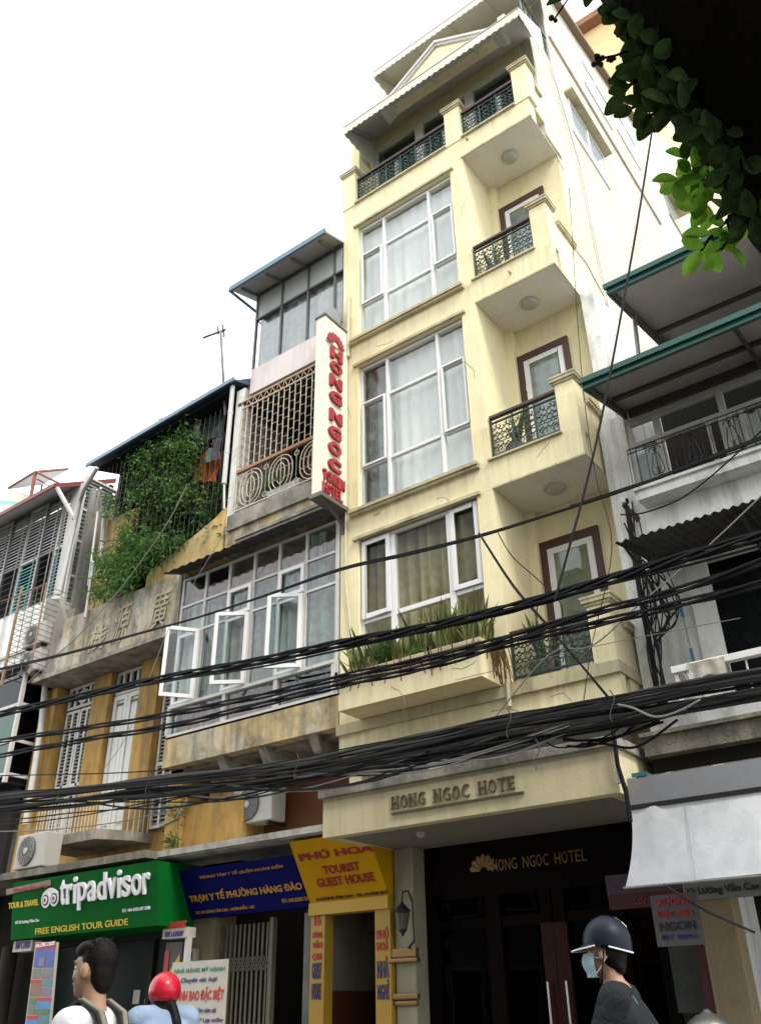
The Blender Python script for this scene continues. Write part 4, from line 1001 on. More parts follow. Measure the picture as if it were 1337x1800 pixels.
fix_leaf(cols[1]-.02, 5.86, 7.04, .53, .95, 'open casement at the left corner of the glazed bay')
fix_leaf(cols[3]-.02, 5.86, 7.04, .53, .6, 'open casement in the middle of the glazed bay')
fix_leaf(cols[5]-.02, 5.86, 7.04, .53, .6, 'open casement nearest the hotel')
cset = [(0,CURTW,2),(1,CURTG,3),(2,CURTF,3),(3,CURTG,3),(4,CURTW,3),(5,CURTG,2)]
for i, m_, fo in cset: curtain('curtain', cols[i]+.02, cols[i+1]-.02, 9.15, 5.8, 7.6, m_, bay, fo, .04)
curtain('curtain', -10.8, -7.6, 9.17, 7.42, 7.92, CURTP, bay, 16, .02); curtain('curtain', -10.8, -8.5, 9.2, 5.35, 5.95, CURTP, bay, 12, .03)
curtain('curtain', -8.05, -7.75, 9.16, 7.1, 8.1, CURTF, bay, 2, .03)
bl = thing('blue_bundle', 'bright blue bundle of cloth behind the lower right panes of the bay', 'bundle', (-7.9, 9.3, 5.4))
MB().sphere((-7.85, 9.25, 5.47), (.16,.1,.09), 12, 8, fn=lambda q: q*(1+.15*math.sin(q.x*40+q.z*30))).build('cloth', simple('blue_cloth', (.02,.10,.35), .8), bl, smooth=True)
# hood above the bay and stepped concrete under the caged balcony
hd = MB(); n = 90; vs = []; fs = []
for j, (y, z) in enumerate(((8.62, 8.10), (9.02, 8.24))):
    for i in range(n+1): vs.append((-10.95+3.5*i/n, y, z+.014*math.sin(i*1.2)))
for i in range(n): fs.append((i, i+1, n+2+i, n+1+i))
hd.add(vs, fs); hd.add([(a, b, c+.012) for a, b, c in vs], fs); hd.build('corrugated_hood', CORR, B_, recalc=False)
w3 = MB(); w3.box(-9.92, -7.35, 9.03, 9.25, 8.26, 8.72); w3.build('peeled_wall', OCHP, B_)
w4 = MB(); w4.box(-9.6, -7.36, 8.93, 9.029, 8.44, 8.50); w4.box(-9.6, -7.36, 8.96, 9.029, 8.39, 8.439); w4.build('wall_moulding', CONC, B_)
w5 = MB(); w5.box(-9.86, -7.36, 8.98, 10.6, 8.721, 9.02); w5.build('concrete_edge', CONC, B_)
MB().box(-9.97, -9.76, 9.06, 9.3, 8.721, 11.85).build('pillar', WHT, B_)
MB().box(-9.97, -9.90, 9.3, 13, 6, 12.1).build('side_wall', GREYR, B_)
rw = MB(); rw.box(-9.9, -7.36, 10.5, 10.6, 9.02, 11.5); rw.build('room_back_wall', DARK, B_)
MB().box(-9.9, -7.36, 9.05, 10.5, 11.45, 11.52).build('room_ceiling', simple('timber_ceiling', (.035,.025,.018), .9, var=.4, scale=8), B_)
MB().box(-9.45, -8.9, 10.40, 10.499, 9.03, 11.2).build('brown_door', simple('brown_door', (.16,.05,.03), .5), B_)
cg = MB(); yc = 9.0; xa, xb = -9.72, -7.62; nb = 16
for i in range(nb+1):
    x = xa+(xb-xa)*i/nb; cg.bar((x, yc, 9.9), (x, yc, 11.26), .009)
    if i < nb:
        x2 = xa+(xb-xa)*(i+1)/nb
        for k in range(7):
            z = 10.0+k*.2+(.1 if i % 2 else 0)
            if z < 11.25: cg.bar((x, yc, z), (x2, yc, z), .007)
cg.build('cage_grille', WIRON, B_, recalc=False)
c2 = MB()
for z in (11.27, 11.44): c2.box(xa, xb, yc-.012, yc+.012, z, z+.025)
for i in range(14): x = xa+.08+i*.15; c2.bar((x, yc, 11.29), (x+.07, yc, 11.44), .007); c2.bar((x+.07, yc, 11.44), (x+.14, yc, 11.29), .007)
for i in range(8):
    y = 9.0+i*.2; c2.bar((-9.74, y, 9.05), (-9.74, y, 11.5), .008)
for k in range(12): z = 9.1+k*.2; c2.bar((-9.74, 9.0, z), (-9.74, 10.4, z), .006)
c2.build('cage_trim', simple('orange_rust_iron', (.48,.35,.24), .7, var=.3), B_, recalc=False)
br_ = MB(); br_.box(xa, xb, yc-.03, yc+.03, 9.84, 9.90)
b3_ = br_.build('balustrade_rail', simple('rust_rail', (.30,.15,.08), .7, var=.5, scale=20), B_)
bs = MB()
for i in range(3):
    cx = -9.36+i*.70
    for r_, h_ in ((.27,.36),(.19,.29),(.09,.2)):
        n = 20; bs.tube([(cx+r_*math.cos(6.2832*k/n), yc, 9.45+h_*math.copysign(abs(math.sin(6.2832*k/n))**.75, math.sin(6.2832*k/n))) for k in range(n+1)], .010, 4)
    bs.bar((cx, yc, 9.09), (cx, yc, 9.84), .008)
    for z in (9.35, 9.55): bs.bar((cx-.27, yc, z), (cx+.27, yc, z), .007)
    for s in (-1, 1):
        for z0_, s2 in ((9.72, 1), (9.17, -1)):
            bs.tube([(cx+s*.35+.05*math.cos(k*.7)*s, yc, z0_+.05*math.sin(k*.7)*s2) for k in range(9)], .008, 4)
        bs.bar((cx+s*.35, yc, 9.03), (cx+s*.35, yc, 9.84), .008)
bs.box(xa, xb, yc-.01, yc+.01, 9.06, 9.08); bs.build('balustrade_scrolls', WIRON, B_, recalc=False)
pt = thing('planter_box', 'cream planter box standing behind the oval scrolls of the caged balcony', 'planter', (-8.8, 9.15, 9.02))
MB().prism([(-9.0,9.08,9.02),(-8.35,9.08,9.02),(-8.3,9.08,9.26),(-9.05,9.08,9.26)], (0,.2,0)).build('box', PVCD, pt)
pb = thing('leafy_plant', 'small bright green plant in the cream planter of the caged balcony', 'plant', (-8.8, 9.15, 9.26))
fluff('foliage', (-8.85, 9.12, 9.36), (.24,.1,.11), 260, FERN, pb, .11, .022, .1)
wb = MB(); wb.box(-9.53, -7.36, 8.97, 9.2, 11.52, 12.1); wb.build('pink_band', PINKW, B_)
gw = MB(); xs = [-9.53, -8.85, -8.22, -7.85, -7.36]
for x in (-9.55, -8.87, -8.2, -7.55, -6.9)[:4]: gw.box(x-.018, x+.018, 9.0, 9.06, 12.1, 14.05)
gw.box(-9.55, -7.36, 9.0, 9.06, 13.38, 13.42); gw.box(-9.55, -7.36, 9.0, 9.06, 12.1, 12.14); gw.box(-9.55, -7.36, 9.0, 9.06, 14.02, 14.08)
gwo = gw.build('top_window_frame', ALU, B_)
for a, b in ((-9.53,-8.88),(-8.86,-8.21),(-8.19,-7.56),(-7.54,-7.37)):
    pane(a, b, 9.03, 12.14, 13.38, GLASSP, gwo); pane(a, b, 9.03, 13.42, 14.02, simple('frosted_panel', (.33,.35,.34), .3, var=.1), gwo, 'panel')
MB().box(-9.50, -9.49, 9.1, 10.95, 12.14, 14.1).build('side_blind', simple('side_blind', (.40,.44,.44), .7), gwo)
curtain('curtain', -9.5, -7.4, 9.12, 12.1, 13.4, clothmat('blind', (.46,.47,.46), (.38,.40,.39)), gwo, 9, .02)
sg = MB(); sg.box(-9.56, -9.53, 9.06, 11, 12.1, 12.14); sg.box(-9.56, -9.53, 9.06, 11, 13.38, 13.42); sg.box(-9.56, -9.53, 10.98, 11.02, 12.1, 14.3)
sg.build('side_frame', ALU, gwo); MB().box(-9.55, -9.544, 9.06, 11, 12.14, 14.1).build('side_pane', GLASSP, gwo)
MB().box(-9.53, -7.36, 11, 11.1, 11.5, 14.6).build('top_room', ROOM, B_)
rf = MB(); rf.prism([(-9.78, 8.5, 13.93), (-9.78, 11.6, 14.95), (-9.78, 11.6, 15.0), (-9.78, 8.5, 13.98)], (2.43,0,0)); rfo = rf.build('roof', ROOFU, B_)
MB().box(-9.80, -7.35, 8.46, 8.499, 13.90, 14.02).box(-9.82, -9.781, 8.46, 11.6, 13.9, 13.95).build('roof_trim', BLUEROOF, rfo)
jb = MB()
for x in (-9.6, -8.95, -8.3, -7.6): jb.prism([(x, 8.6, 13.90), (x, 11, 14.7), (x, 11, 14.75), (x, 8.6, 13.96)], (.04,0,0))
jb.build('roof_joist', simple('roof_joist_grey', (.15,.15,.14), .7), rfo)
ub = MB().box(-7.62, -7.36, 8.75, 8.99, 11.95, 12.3).build('utility_box', GREYP, B_)
# concrete ledge above the signs
le = MB(); le.prism([(-10.15, 8.5, 3.40), (-7.0, 8.5, 3.40), (-7.0, 8.5, 3.50), (-10.15, 8.5, 3.50)], (0,1.4,0)); le.box(-10.15, -7.0, 8.46, 8.499, 3.42, 3.50)
le.build('ledge', plaster('white_ledge', (.46,.45,.41), dirt=(.07,.065,.055), amt=.8, streak=.4, lo=.45, bump=.6), B_)

# ================================================================== OLD OCHRE HOUSE WITH RELIEF CHARACTERS
A_ = thing('old_ochre_house', 'old peeling ochre house with relief characters on its parapet and louvred shutters below', 'house', (-12.6, 9, 0))
pa = MB(); pa.prism([(-14.35,9,7.2),(-10.9,9,7.2),(-10.9,9,8.28),(-14.35,9,8.26)], (0,.2,0)); pao = pa.build('parapet', PARA, A_)
sl_ = MB(); sl_.box(-14.9, -10.9, 8.97, 9.9, 7.12, 7.199); sl_.build('eave_slab', CONC, A_)
CH = plaster('relief_stucco', (.47,.41,.29), dirt=(.10,.09,.07), amt=.6, streak=.4, lo=.45)
for ch, (u0, v0), (u1, v1) in (('廣',(262,1092),(298,1040)), ('源',(197,1113),(230,1068)), ('栈',(158,1120),(190,1088))):
    p, q = at(u0, v0, y=9), at(u1, v1, y=9)
    zz_ = 7.34; lettering('relief_character', ch, (p.x, 9, zz_), (1,0,0), (0,0,1), max(.52, q.x-p.x), .74 if ch != '栈' else .5, CH, pao, depth=.016, offset=.002, shear=.2)
gb = MB(); gb.prism([(-11.92,9.02,8.285),(-9.98,9.02,8.285),(-9.98,9.02,9.27),(-10.2,9.02,9.14),(-11.92,9.02,8.53)], (0,.2,0)); gb.build('gable_wall', OCHG, A_)
wl_ = MB(); wl_.box(-15.4, -10.89, 9.7, 9.9, 3.3, 7.12); wl_.box(-10.90, -10.6, 9.2, 9.9, 3.3, 7.2)
wl_.build('wall', OCH, A_)
cl_ = MB(); cl_.box(-13.72, -13.22, 9.52, 9.699, 4.12, 7.11); cl_.box(-12.36, -11.86, 9.52, 9.699, 4.12, 7.11); cl_.box(-15.2, -14.72, 9.42, 9.699, 3.5, 7.11)
cl_.build('pilaster', OCH, A_)
def shutter(x0, x1, z0, z1, label=None):
    y = 9.69; f = MB(); n = 2; w = (x1-x0)/2
    f.box(x0, x1, y-.02, y, z0, z1, 0)
    o = MB().box(x0, x1, y-.012, y-.002, z0, z1).build('shutter', DARK, A_)
    for i in range(2):
        a, b = x0+w*i+.01, x0+w*(i+1)-.01; m = MB(); mid = (a+b)/2
        sash(m, a, b, y-.06, y-.02, z0, z1, .05); m.box(mid-.025, mid+.025, y-.06, y-.02, z0+.05, z1-.05)
        m.box(a+.05, b-.05, y-.06, y-.02, z0+(z1-z0)*.42-.03, z0+(z1-z0)*.42+.03); m.build('shutter_leaf', PVCD, o)
        s = MB(); k = int((z1-z0-.1)/.065)
        for j in range(k):
            z = z0+.06+j*.065
            for c, d in ((a+.05, mid-.025), (mid+.025, b-.05)): s.prism([(c,y-.055,z),(c,y-.03,z+.042),(c,y-.022,z+.042),(c,y-.047,z)], (d-c,0,0))
        tag(s.build('slats', simple('grey_slat', (.19,.19,.18), .7), o, recalc=False), None, kind='stuff')
    return o
shutter(-14.62, -13.76, 4.15, 6.62); shutter(-11.82, -10.92, 4.15, 6.62)
for x0, x1 in ((-14.62,-13.76), (-13.18,-12.40)):
    o = MB().box(x0, x1, 9.675, 9.699, 6.68, 7.08).build('transom', DARK, A_); m = MB(); sash(m, x0, x1, 9.63, 9.674, 6.66, 7.10, .05)
    n = 4
    for i in range(1, n): x = x0+(x1-x0)*i/n; m.box(x-.03, x+.03, 9.63, 9.674, 6.71, 7.05)
    if x0 < -14: m.sphere((x0+.45, 9.64, 6.88), (.17,.03,.15), 14, 8)
    m.build('transom_frame', PVCD, o)
dr = MB(); x0, x1 = -13.18, -12.40; mid = (x0+x1)/2
for a, b in ((x0, mid-.006), (mid+.006, x1)):
    dr.box(a, b, 9.655, 9.699, 4.15, 6.64); sash(dr, a+.0, b-.0, 9.62, 9.654, 4.15, 6.64, .085); dr.box(a+.12, b-.12, 9.635, 9.6545, 4.35, 6.45)
dro = dr.build('double_door', simple('old_white_door', (.60,.60,.57), .6, var=.12, scale=6), A_)
lt = MB()
for (x, z) in ((x0+.2, 6.45), (mid+.2, 6.45)): lt.box(x-.1, x+.1, 9.612, 9.6195, z, z+.03)
lt.bar((mid+.03, 9.60, 4.6), (mid+.03, 9.60, 5.0), .012); lt.build('door_ironwork', BIRON, dro)
# balcony with chamfered end
ba = MB(); ba.prism([(-13.75,8.8,3.93),(-12.05,8.8,3.93),(-11.75,9.3,3.93),(-11.75,9.699,3.93),(-13.75,9.699,3.93)], (0,0,.15)); bao = ba.build('balcony', CONC, A_)
bl_ = MB(); path = [(-13.72,9.68),(-13.72,8.84),(-12.07,8.84),(-11.78,9.3),(-11.78,9.68)]
for i in range(4):
    (ax, ay), (bx, by) = path[i], path[i+1]; L = math.hypot(bx-ax, by-ay); n = max(2, int(L/.085))
    for k in range(n): t_ = k/n; x, y = ax+(bx-ax)*t_, ay+(by-ay)*t_; bl_.bar((x,y,4.081),(x,y,4.72),.007)
bl_.build('balcony_bars', WIRON, bao, recalc=False)
bh = MB()
for i in range(4):
    (ax, ay), (bx, by) = path[i], path[i+1]; bh.prism([(ax,ay-.035,4.72),(ax,ay+.035,4.72),(ax,ay+.035,4.77),(ax,ay-.035,4.77)], (bx-ax,by-ay,0.002*i)) if abs(bx-ax) > .05 else bh.box(ax-.035,ax+.035,min(ay,by),max(ay,by),4.722,4.771)
bh.build('balcony_handrail', simple('grey_timber', (.15,.145,.13), .8, var=.3), bao)
# upper rear part: dark loft with blue roof
lf = MB(); lf.box(-15.2, -9.98, 11.2, 11.3, 7.2, 12.9); lf.box(-14.35, -14.25, 9.76, 11.2, 7.3, 12.2); lf.box(-15.2, -9.98, 9.2, 11.2, 7.2, 7.3); lf.build('loft_wall', simple('loft_dark', (.055,.055,.05), .9, var=.4), A_)
MB().box(-14.45, -13.2, 9.6, 9.75, 8.3, 10.75).build('yellow_wall', OCHG, A_); MB().box(-13.0, -12.2, 9.9, 10.05, 8.3, 10.3).box(-13.1, -12.0, 9.75, 10.1, 10.3, 10.42).build('grey_wall', GREYR, A_)
br2 = MB(); br2.prism([(-14.3,8.9,11.83),(-9.92,8.9,12.02),(-9.92,11.4,12.75),(-14.3,11.4,12.56)], (0,0,.03)); bro = br2.build('blue_roof', BLUEROOF, A_)
bg_ = MB(); bg_.prism([(-14.32,8.86,11.78),(-9.9,8.86,11.97),(-9.9,8.86,12.06),(-14.32,8.86,11.87)], (0,.038,0)); bg_.prism([(-9.93,8.9,12.0),(-9.93,11.4,12.75),(-9.93,11.4,12.98),(-9.93,9.5,12.45)], (.03,0,0))
bg_.build('gutter', simple('gutter_blue', (.13,.19,.25), .4, .2), bro)
MB().prism([(-14.2,9.0,11.72),(-10.0,9.0,11.9),(-10.0,11.2,12.6),(-14.2,11.2,12.45)], (0,0,.02)).build('roof_lining', DARK, bro)
gr = MB()
for i in range(30): x = -14.1+i*.14; gr.bar((x, 9.12, 8.3 if x < -12 else 8.5+(x+11.9)*.37), (x, 9.12, 11.7), .0045)
for z in (9.6, 10.6): gr.bar((-14.1, 9.12, z), (-10.0, 9.12, z), .006)
gr.build('loft_grille', simple('grille_grey', (.09,.085,.08), .7), A_, recalc=False)
dp1 = thing('downpipe', 'white plastic downpipe at the corner between the old ochre house and the caged balcony', 'pipe', (-10.02, 8.98, 9.8), 'plastic rainwater pipes')
MB().tube([(-10.02,8.98,11.95),(-10.02,8.98,9.75)], .045, 10).tube([(-10.02,8.98,9.8),(-9.96,8.98,9.2)], .02, 6).build('pipe', PIPEM, dp1, smooth=True)
for z in (11.3, 10.4): MB().lathe((-10.02,8.98,z), (0,0,1), [(0,.05),(.06,.05)], 12).build('pipe_joint', PIPEM, dp1)
dp2 = thing('downpipe', 'short white pipe standing before the yellow wall left of the vines', 'pipe', (-14.1, 9.5, 9.5), 'plastic rainwater pipes')
MB().tube([at(184,905,y=9.5), at(178,995,y=9.5)], .05, 10).build('pipe', PIPEM, dp2, smooth=True)
dp3 = thing('downpipe', 'grey downpipe running down beside the shuttered windows at the left corner', 'pipe', (-14.9, 9.3, 4), 'plastic rainwater pipes')
MB().tube([at(80,1200,y=9.3), at(72,1280,y=9.3), at(45,1450,y=9.3)], .055, 10).build('pipe', PIPEM, dp3, smooth=True)
for v in (1290, 1400): 
    p = at(72-(v-1280)*.16, v, y=9.3); MB().lathe(p, (0,0,1), [(0,.065),(.07,.065)], 12).build('pipe_joint', PIPEM, dp3)
# vines
VN = leafmat('vine_leaf', (.028,.068,.018), (.075,.145,.035), .35, 4)
VN2 = leafmat('bamboo_leaf', (.05,.125,.024), (.11,.22,.05), .35, 4)
STEM = simple('vine_stem', (.05,.04,.025), .9)
def inpoly(u, v, P):
    c = False; j = len(P)-1
    for i in range(len(P)):
        if (P[i][1] > v) != (P[j][1] > v) and u < (P[j][0]-P[i][0])*(v-P[i][1])/(P[j][1]-P[i][1])+P[i][0]: c = not c
        j = i
    return c
def leafmass(name, poly, n, ydep, mat, parent, L, w, droop, clumps=40, spread=16):
    us = [p[0] for p in poly]; vs_ = [p[1] for p in poly]; mb = MB(); C = []
    while len(C) < clumps:
        u, v = rnd(min(us), max(us)), rnd(min(vs_), max(vs_))
        if inpoly(u, v, poly): C.append((u, v, rnd(*ydep)))
    for i in range(n):
        u, v, y = random.choice(C); p = at(u+random.gauss(0, spread), v+random.gauss(0, spread*.8), y=y+random.gauss(0, .12))
        d = Vector((rnd(-1,1), rnd(-1.2,.5), rnd(-.8,.8)-droop)).normalized(); s = d.cross(Vector((rnd(-.4,.4), rnd(-1,-.3), rnd(.2,1)))).normalized()
        l_ = L*rnd(.55,1.3); ww = w*rnd(.6,1.2); m_ = p+d*l_*.45+Vector((0,0,.12*l_))
        mb.add([p, m_+s*ww, p+d*l_, m_-s*ww], [(0,1,2),(0,2,3)])
    return mb.build(name, mat, parent, recalc=False)
v1 = thing('climbing_vine', 'large dark green climbing vine covering the grille under the blue roof', 'vine', (-12, 9.3, 8.6))
PV = [(232,790),(300,752),(345,735),(340,790),(335,850),(370,905),(395,930),(335,960),(262,1000),(240,985),(225,930),(262,890),(228,850)]
leafmass('foliage', PV, 13000, (9.15, 9.75), VN, v1, .125, .031, .5, 130, 13); leafmass('foliage', [(232,800),(340,745),(335,880),(240,880)], 3500, (9.05, 9.3), VN2, v1, .09, .022, .5, 50, 13)
leafmass('foliage', [(345,850),(395,860),(400,900),(350,920)], 500, (9.2, 9.6), VN, v1, .10, .022, .5, 14, 12)
st = MB()
for i in range(26): u = rnd(235, 395); st.tube([at(u+rnd(-6,6), 760+k*45+(u<240)*60, y=9.3+rnd(-.1,.1)) for k in range(4)], .008, 4)
st.build('stem', STEM, v1, recalc=False)
v2 = thing('bamboo_palm', 'bright green feathery plant drooping over the parapet with the relief characters', 'plant', (-13, 8.95, 8.3))
leafmass('foliage', [(172,990),(200,965),(262,935),(290,960),(265,985),(250,1015),(222,1030),(185,1045),(168,1050)], 2600, (8.8, 9.3), VN2, v2, .2, .017, .75, 46, 12)
leafmass('foliage', [(230,960),(300,930),(320,950),(270,990)], 900, (8.95, 9.3), VN, v2, .15, .02, .6, 18, 10)
ss = MB()
for i in range(16): u = rnd(180, 280); ss.tube([at(u, 1020, y=9.15), at(u+rnd(-10,10), 985, y=9.05), at(u-rnd(0,22), 965, y=8.9)], .008, 4)
ss.build('stem', STEM, v2, recalc=False)
v3 = thing('creeper', 'thin pale creeper hanging beside the dark loft left of the big vine', 'vine', (-14, 9.4, 10))
leafmass('foliage', [(185,872),(202,872),(205,910),(185,905)], 300, (9.3, 9.5), VN2, v3, .1, .03, .5, 10, 7); leafmass('foliage', [(222,870),(232,870),(225,950),(215,960)], 350, (9.05, 9.2), VN2, v3, .09, .025, .5, 14, 5)
wd = thing('weed_tuft', 'green weeds rooted in the stained wall above the white ledge', 'plant', (-10.3, 9.2, 4))
leafmass('foliage', [(296,1420),(312,1415),(315,1440),(298,1445)], 160, (9.15, 9.25), VN, wd, .09, .012, -.1, 8, 6); leafmass('foliage', [(300,1470),(318,1470),(316,1492),(302,1492)], 160, (9.1, 9.2), VN, wd, .09, .012, -.1, 8, 6)
MB().tube([at(330,1405,y=9.25), at(312,1438,y=9.2), at(282,1452,y=9.2)], .025, 5).build('stem', simple('pale_root', (.3,.27,.22), .9), wd)
# laundry and tarps in the loft
def hang(name, P, y, mat, label, cat, bulge=.15):
    vs = []; fs = []; n = 8
    a, b, c_, d = P
    for j in range(n+1):
        for i in range(n+1):
            s, t_ = i/n, j/n
            u = (a[0]*(1-s)+b[0]*s)*(1-t_)+(d[0]*(1-s)+c_[0]*s)*t_; v = (a[1]*(1-s)+b[1]*s)*(1-t_)+(d[1]*(1-s)+c_[1]*s)*t_
            p = at(u, v, y=y); p.y += bulge*math.sin(s*9+t_*3)*.25-bulge*math.sin(math.pi*s)*.5*t_; vs.append(p)
    for j in range(n):
        for i in range(n): k = j*(n+1)+i; fs.append((k, k+1, k+n+2, k+n+1))
    return tag(MB().add(vs, fs).build(name, mat, smooth=True, recalc=False), label, cat)
hang('orange_tarp', ((337,798),(396,795),(384,850),(342,852)), 9.45, ORANGET, 'crumpled orange tarpaulin slung inside the grille right of the vine', 'tarpaulin', .3)
hang('grey_tarp', ((340,742),(405,690),(392,770),(338,785)), 9.5, GRAYTARP, 'grey green sheet hanging in strips under the blue roof above the orange tarpaulin', 'sheet', .2)
hang('pale_towel', ((338,742),(355,735),(352,772),(340,778)), 9.3, clothmat('towel', (.33,.36,.35), (.25,.28,.27)), 'pale grey green towel at the left end of the hanging sheets', 'towel', .1)
hang('lilac_shirt', ((375,772),(390,768),(388,808),(372,812)), 9.3, clothmat('lilac', (.24,.2,.27), (.15,.13,.18)), 'faded lilac shirt drying above the orange tarpaulin', 'shirt', .1)
hang('teal_shirt', ((362,790),(376,786),(372,812),(360,815)), 9.28, clothmat('teal_cl', (.12,.22,.2), (.3,.35,.34)), 'teal patterned shirt drying left of the lilac shirt', 'shirt', .08)
# antenna
ant = thing('tv_antenna', 'tv antenna on a leaning grey pole above the blue roof', 'antenna', at(396, 700, y=9.2))
am = MB(); am.tube([at(396,730,y=9.2), at(388,582,y=9.2)], .026, 6); am.build('pole', simple('pole_grey', (.16,.16,.155), .6), ant)
ab = MB(); ab.tube([at(357,594,y=9.1), at(397,579,y=9.3)], .024, 5); ab.bar(at(391,570,y=9.3), at(394,592,y=9.3), .018); ab.bar(at(383,574,y=9.25), at(384,588,y=9.25), .018)
A0, A1 = at(357,594,y=9.1), at(397,579,y=9.3)
for k in range(11):
    p = A0+(A1-A0)*(k/10); ab.bar(p+Vector((.05,-.2,0)), p-Vector((.05,-.2,0)), .006)
ab.build('boom', simple('antenna_metal', (.07,.07,.07), .6), ant); 

# ================================================================== FAR LEFT HOUSE
C_ = thing('louvre_house', 'white house at the left edge with pale and teal louvres under a red edged roof', 'house', (-17, 9.5, 0))
cw = MB(); cw.box(-24, -15.36, 9.5, 9.7, 7.6, 9.32); cw.box(-24, -15.36, 9.72, 9.9, 3, 7.6); cw.build('wall', WHT, C_)
MB().box(-24, -15.6, 10.4, 10.5, 9.2, 12.6).build('inner_room', DARK, C_)
MB().box(-24, -15.36, 9.46, 9.499, 8.25, 8.31).build('wall_band', simple('band_grey', (.4,.4,.38), .8), C_)
rfc = MB(); rfc.prism([(-24,8.9,11.62),(-15.42,8.9,11.72),(-15.42,10.3,12.55),(-24,10.3,12.45)], (0,0,.04)); rco = rfc.build('roof', ROOFU, C_)
rt = MB(); rt.prism([(-24,8.86,11.60),(-15.4,8.86,11.70),(-15.4,8.86,11.80),(-24,8.86,11.70)], (0,.038,0)); rt.prism([(-15.419,8.9,11.68),(-15.419,10.4,12.55),(-15.419,10.4,12.68),(-15.419,8.9,11.80)], (.03,0,0)); rt.build('red_roof_edge', REDROOF, rco)
lx = [-19.5,-18.6,-17.95,-17.25,-16.55,-15.95,-15.62]
for i in range(6):
    a, b = lx[i], lx[i+1]; y = 9.5
    m = MB(); sash(m, a+.01, b-.01, y, y+.06, 9.32, 12.0, .03); m.box(a+.04, b-.04, y, y+.06, 10.55, 10.6); o = m.build('louvre_frame', PVCD if i % 2 else ALU, C_)
    for (z0, z1, op) in ((9.36, 10.53, i in (2, 4)), (10.62, 11.95, False)):
        if op: continue
        s = MB(); k = int((z1-z0)/.085)
        for j in range(k):
            z = z0+.02+j*.085
            s.prism([(a+.04,y+.005,z),(a+.04,y+.055,z+.06),(a+.04,y+.062,z+.058),(a+.04,y+.012,z-.002)], (b-a-.08,0,0))
        tag(s.build('louvre_slats', TEAL if z0 < 10 and i in (1, 3, 5) else PALESL, o, recalc=False), None, kind='stuff')
gc = MB()
for i in range(16): gc.bar((-19.5, 9.42, 9.35+i*.16), (-15.6, 9.42, 9.35+i*.16), .004)
for x in lx: gc.bar((x, 9.41, 9.2), (x, 9.41, 12.0), .012)
gc.build('window_grille', simple('grille_dark', (.20,.19,.18), .6), C_, recalc=False)
MB().box(-15.62, -15.36, 9.5, 9.58, 9.32, 12.1).build('corner_post', PVCD, C_)
sg = MB(); X = -15.3
for y in (9.56, 10.42): sg.box(X-.03, X+.03, y-.035, y+.035, 9.1, 12.3)
for z in (9.1, 9.75, 10.6, 11.4, 12.25): sg.box(X-.028, X+.028, 9.595, 10.385, z, z+.05)
sgo = sg.build('side_window_frame', PVCD, C_)
for z0, z1 in ((9.15,9.75),(9.8,10.6),(10.65,11.4),(11.45,12.25)):
    s = MB(); k = int((z1-z0)/.1)
    for j in range(k): z = z0+.02+j*.1; s.prism([(X+.015,9.6,z),(X-.02,9.6,z+.09),(X-.014,9.6,z+.09),(X+.021,9.6,z)], (0,.78,0))
    s.build('glass_louvre', simple('louvre_glass', (.10,.13,.125), .1, var=.3), sgo, recalc=False)
MB().prism([(X-.02,9.55,8.95),(X-.02,10.45,9.0),(X-.02,10.45,9.099),(X-.02,9.55,9.099)], (.06,0,0)).build('side_sill', PVCD, C_)
cwr = MB(); cwr.box(-15.35, -14.3, 9.21, 9.69, 7.2, 8.6); cwr.prism([(-15.2,9.1,7.2),(-14.36,9.1,7.2),(-14.36,9.1,8.25),(-14.75,9.1,8.9),(-15.2,9.1,9.0)], (0,.1,0)); cwr.box(-15.4, -15.2, 9.7, 11, 3, 12); cwr.build('party_wall', GREYR, C_)
MB().tube([at(171,822,y=8.9), at(147,862,y=9.0), at(141,880,y=9.2), at(104,1045,y=9.2)], .05, 10).build('drain_pipe', PIPEM, C_, smooth=True)
MB().tube([at(101,858,y=8.95), at(131,912,y=9.3)], .05, 10).build('drain_pipe', PIPEM, C_, smooth=True)
MB().tube([at(165,985,y=8.95), at(150,1085,y=8.95)], .025, 6).tube([at(172,900,y=9.1), at(155,1030,y=9.0)], .02, 6).build('thin_pipe', PIPEM, C_)
# roof-top tank and shelter
tk = thing('water_tank', 'white water tank with a green band on the far left roof', 'tank', at(30, 890, y=12))
p = at(25, 890, y=12); tm = MB(); tm.lathe((p.x,12,p.z-1.2), (0,0,1), [(0,.7),(1.25,.75),(1.3,.78),(1.35,.74),(1.6,.6),(1.75,.3),(1.78,.05)], 28); tm.build('tank_body', simple('tank_white', (.72,.73,.70), .4), tk, smooth=True)
MB().lathe((p.x,12,p.z-.35), (0,0,1), [(0,.735),(.22,.742)], 28).build('green_band', simple('tank_green', (.2,.55,.42), .5, var=.4, scale=6), tk)
sh = thing('rooftop_shelter', 'rusty framed tin shelter over the tank on the far left roof', 'shelter', at(60, 880, y=11.5))
q = [at(15,858,y=10.8), at(63,829,y=10.8), at(120,824,y=12.2), at(75,850,y=12.2)]
rm = MB(); rm.poly(q); rm.poly([v_-Vector((0,0,.05)) for v_ in q][::-1]); rm.build('tin_roof', simple('tin_sheet', (.42,.42,.42), .5, .3, var=.3), sh, recalc=False)
fm = MB()
for a, b in ((0,1),(1,2),(2,3),(3,0)): fm.bar(q[a], q[b], .035)
fm.bar(q[1], at(55,872,y=10.8), .05); fm.bar(q[1], at(105,850,y=11), .035); fm.bar(at(66,842,y=10.9), at(90,856,y=11.2), .02); fm.bar(q[3], q[3]-Vector((0,0,1.6)), .03)
fm.build('shelter_frame', simple('rust_red', (.20,.07,.05), .8, var=.4), sh)
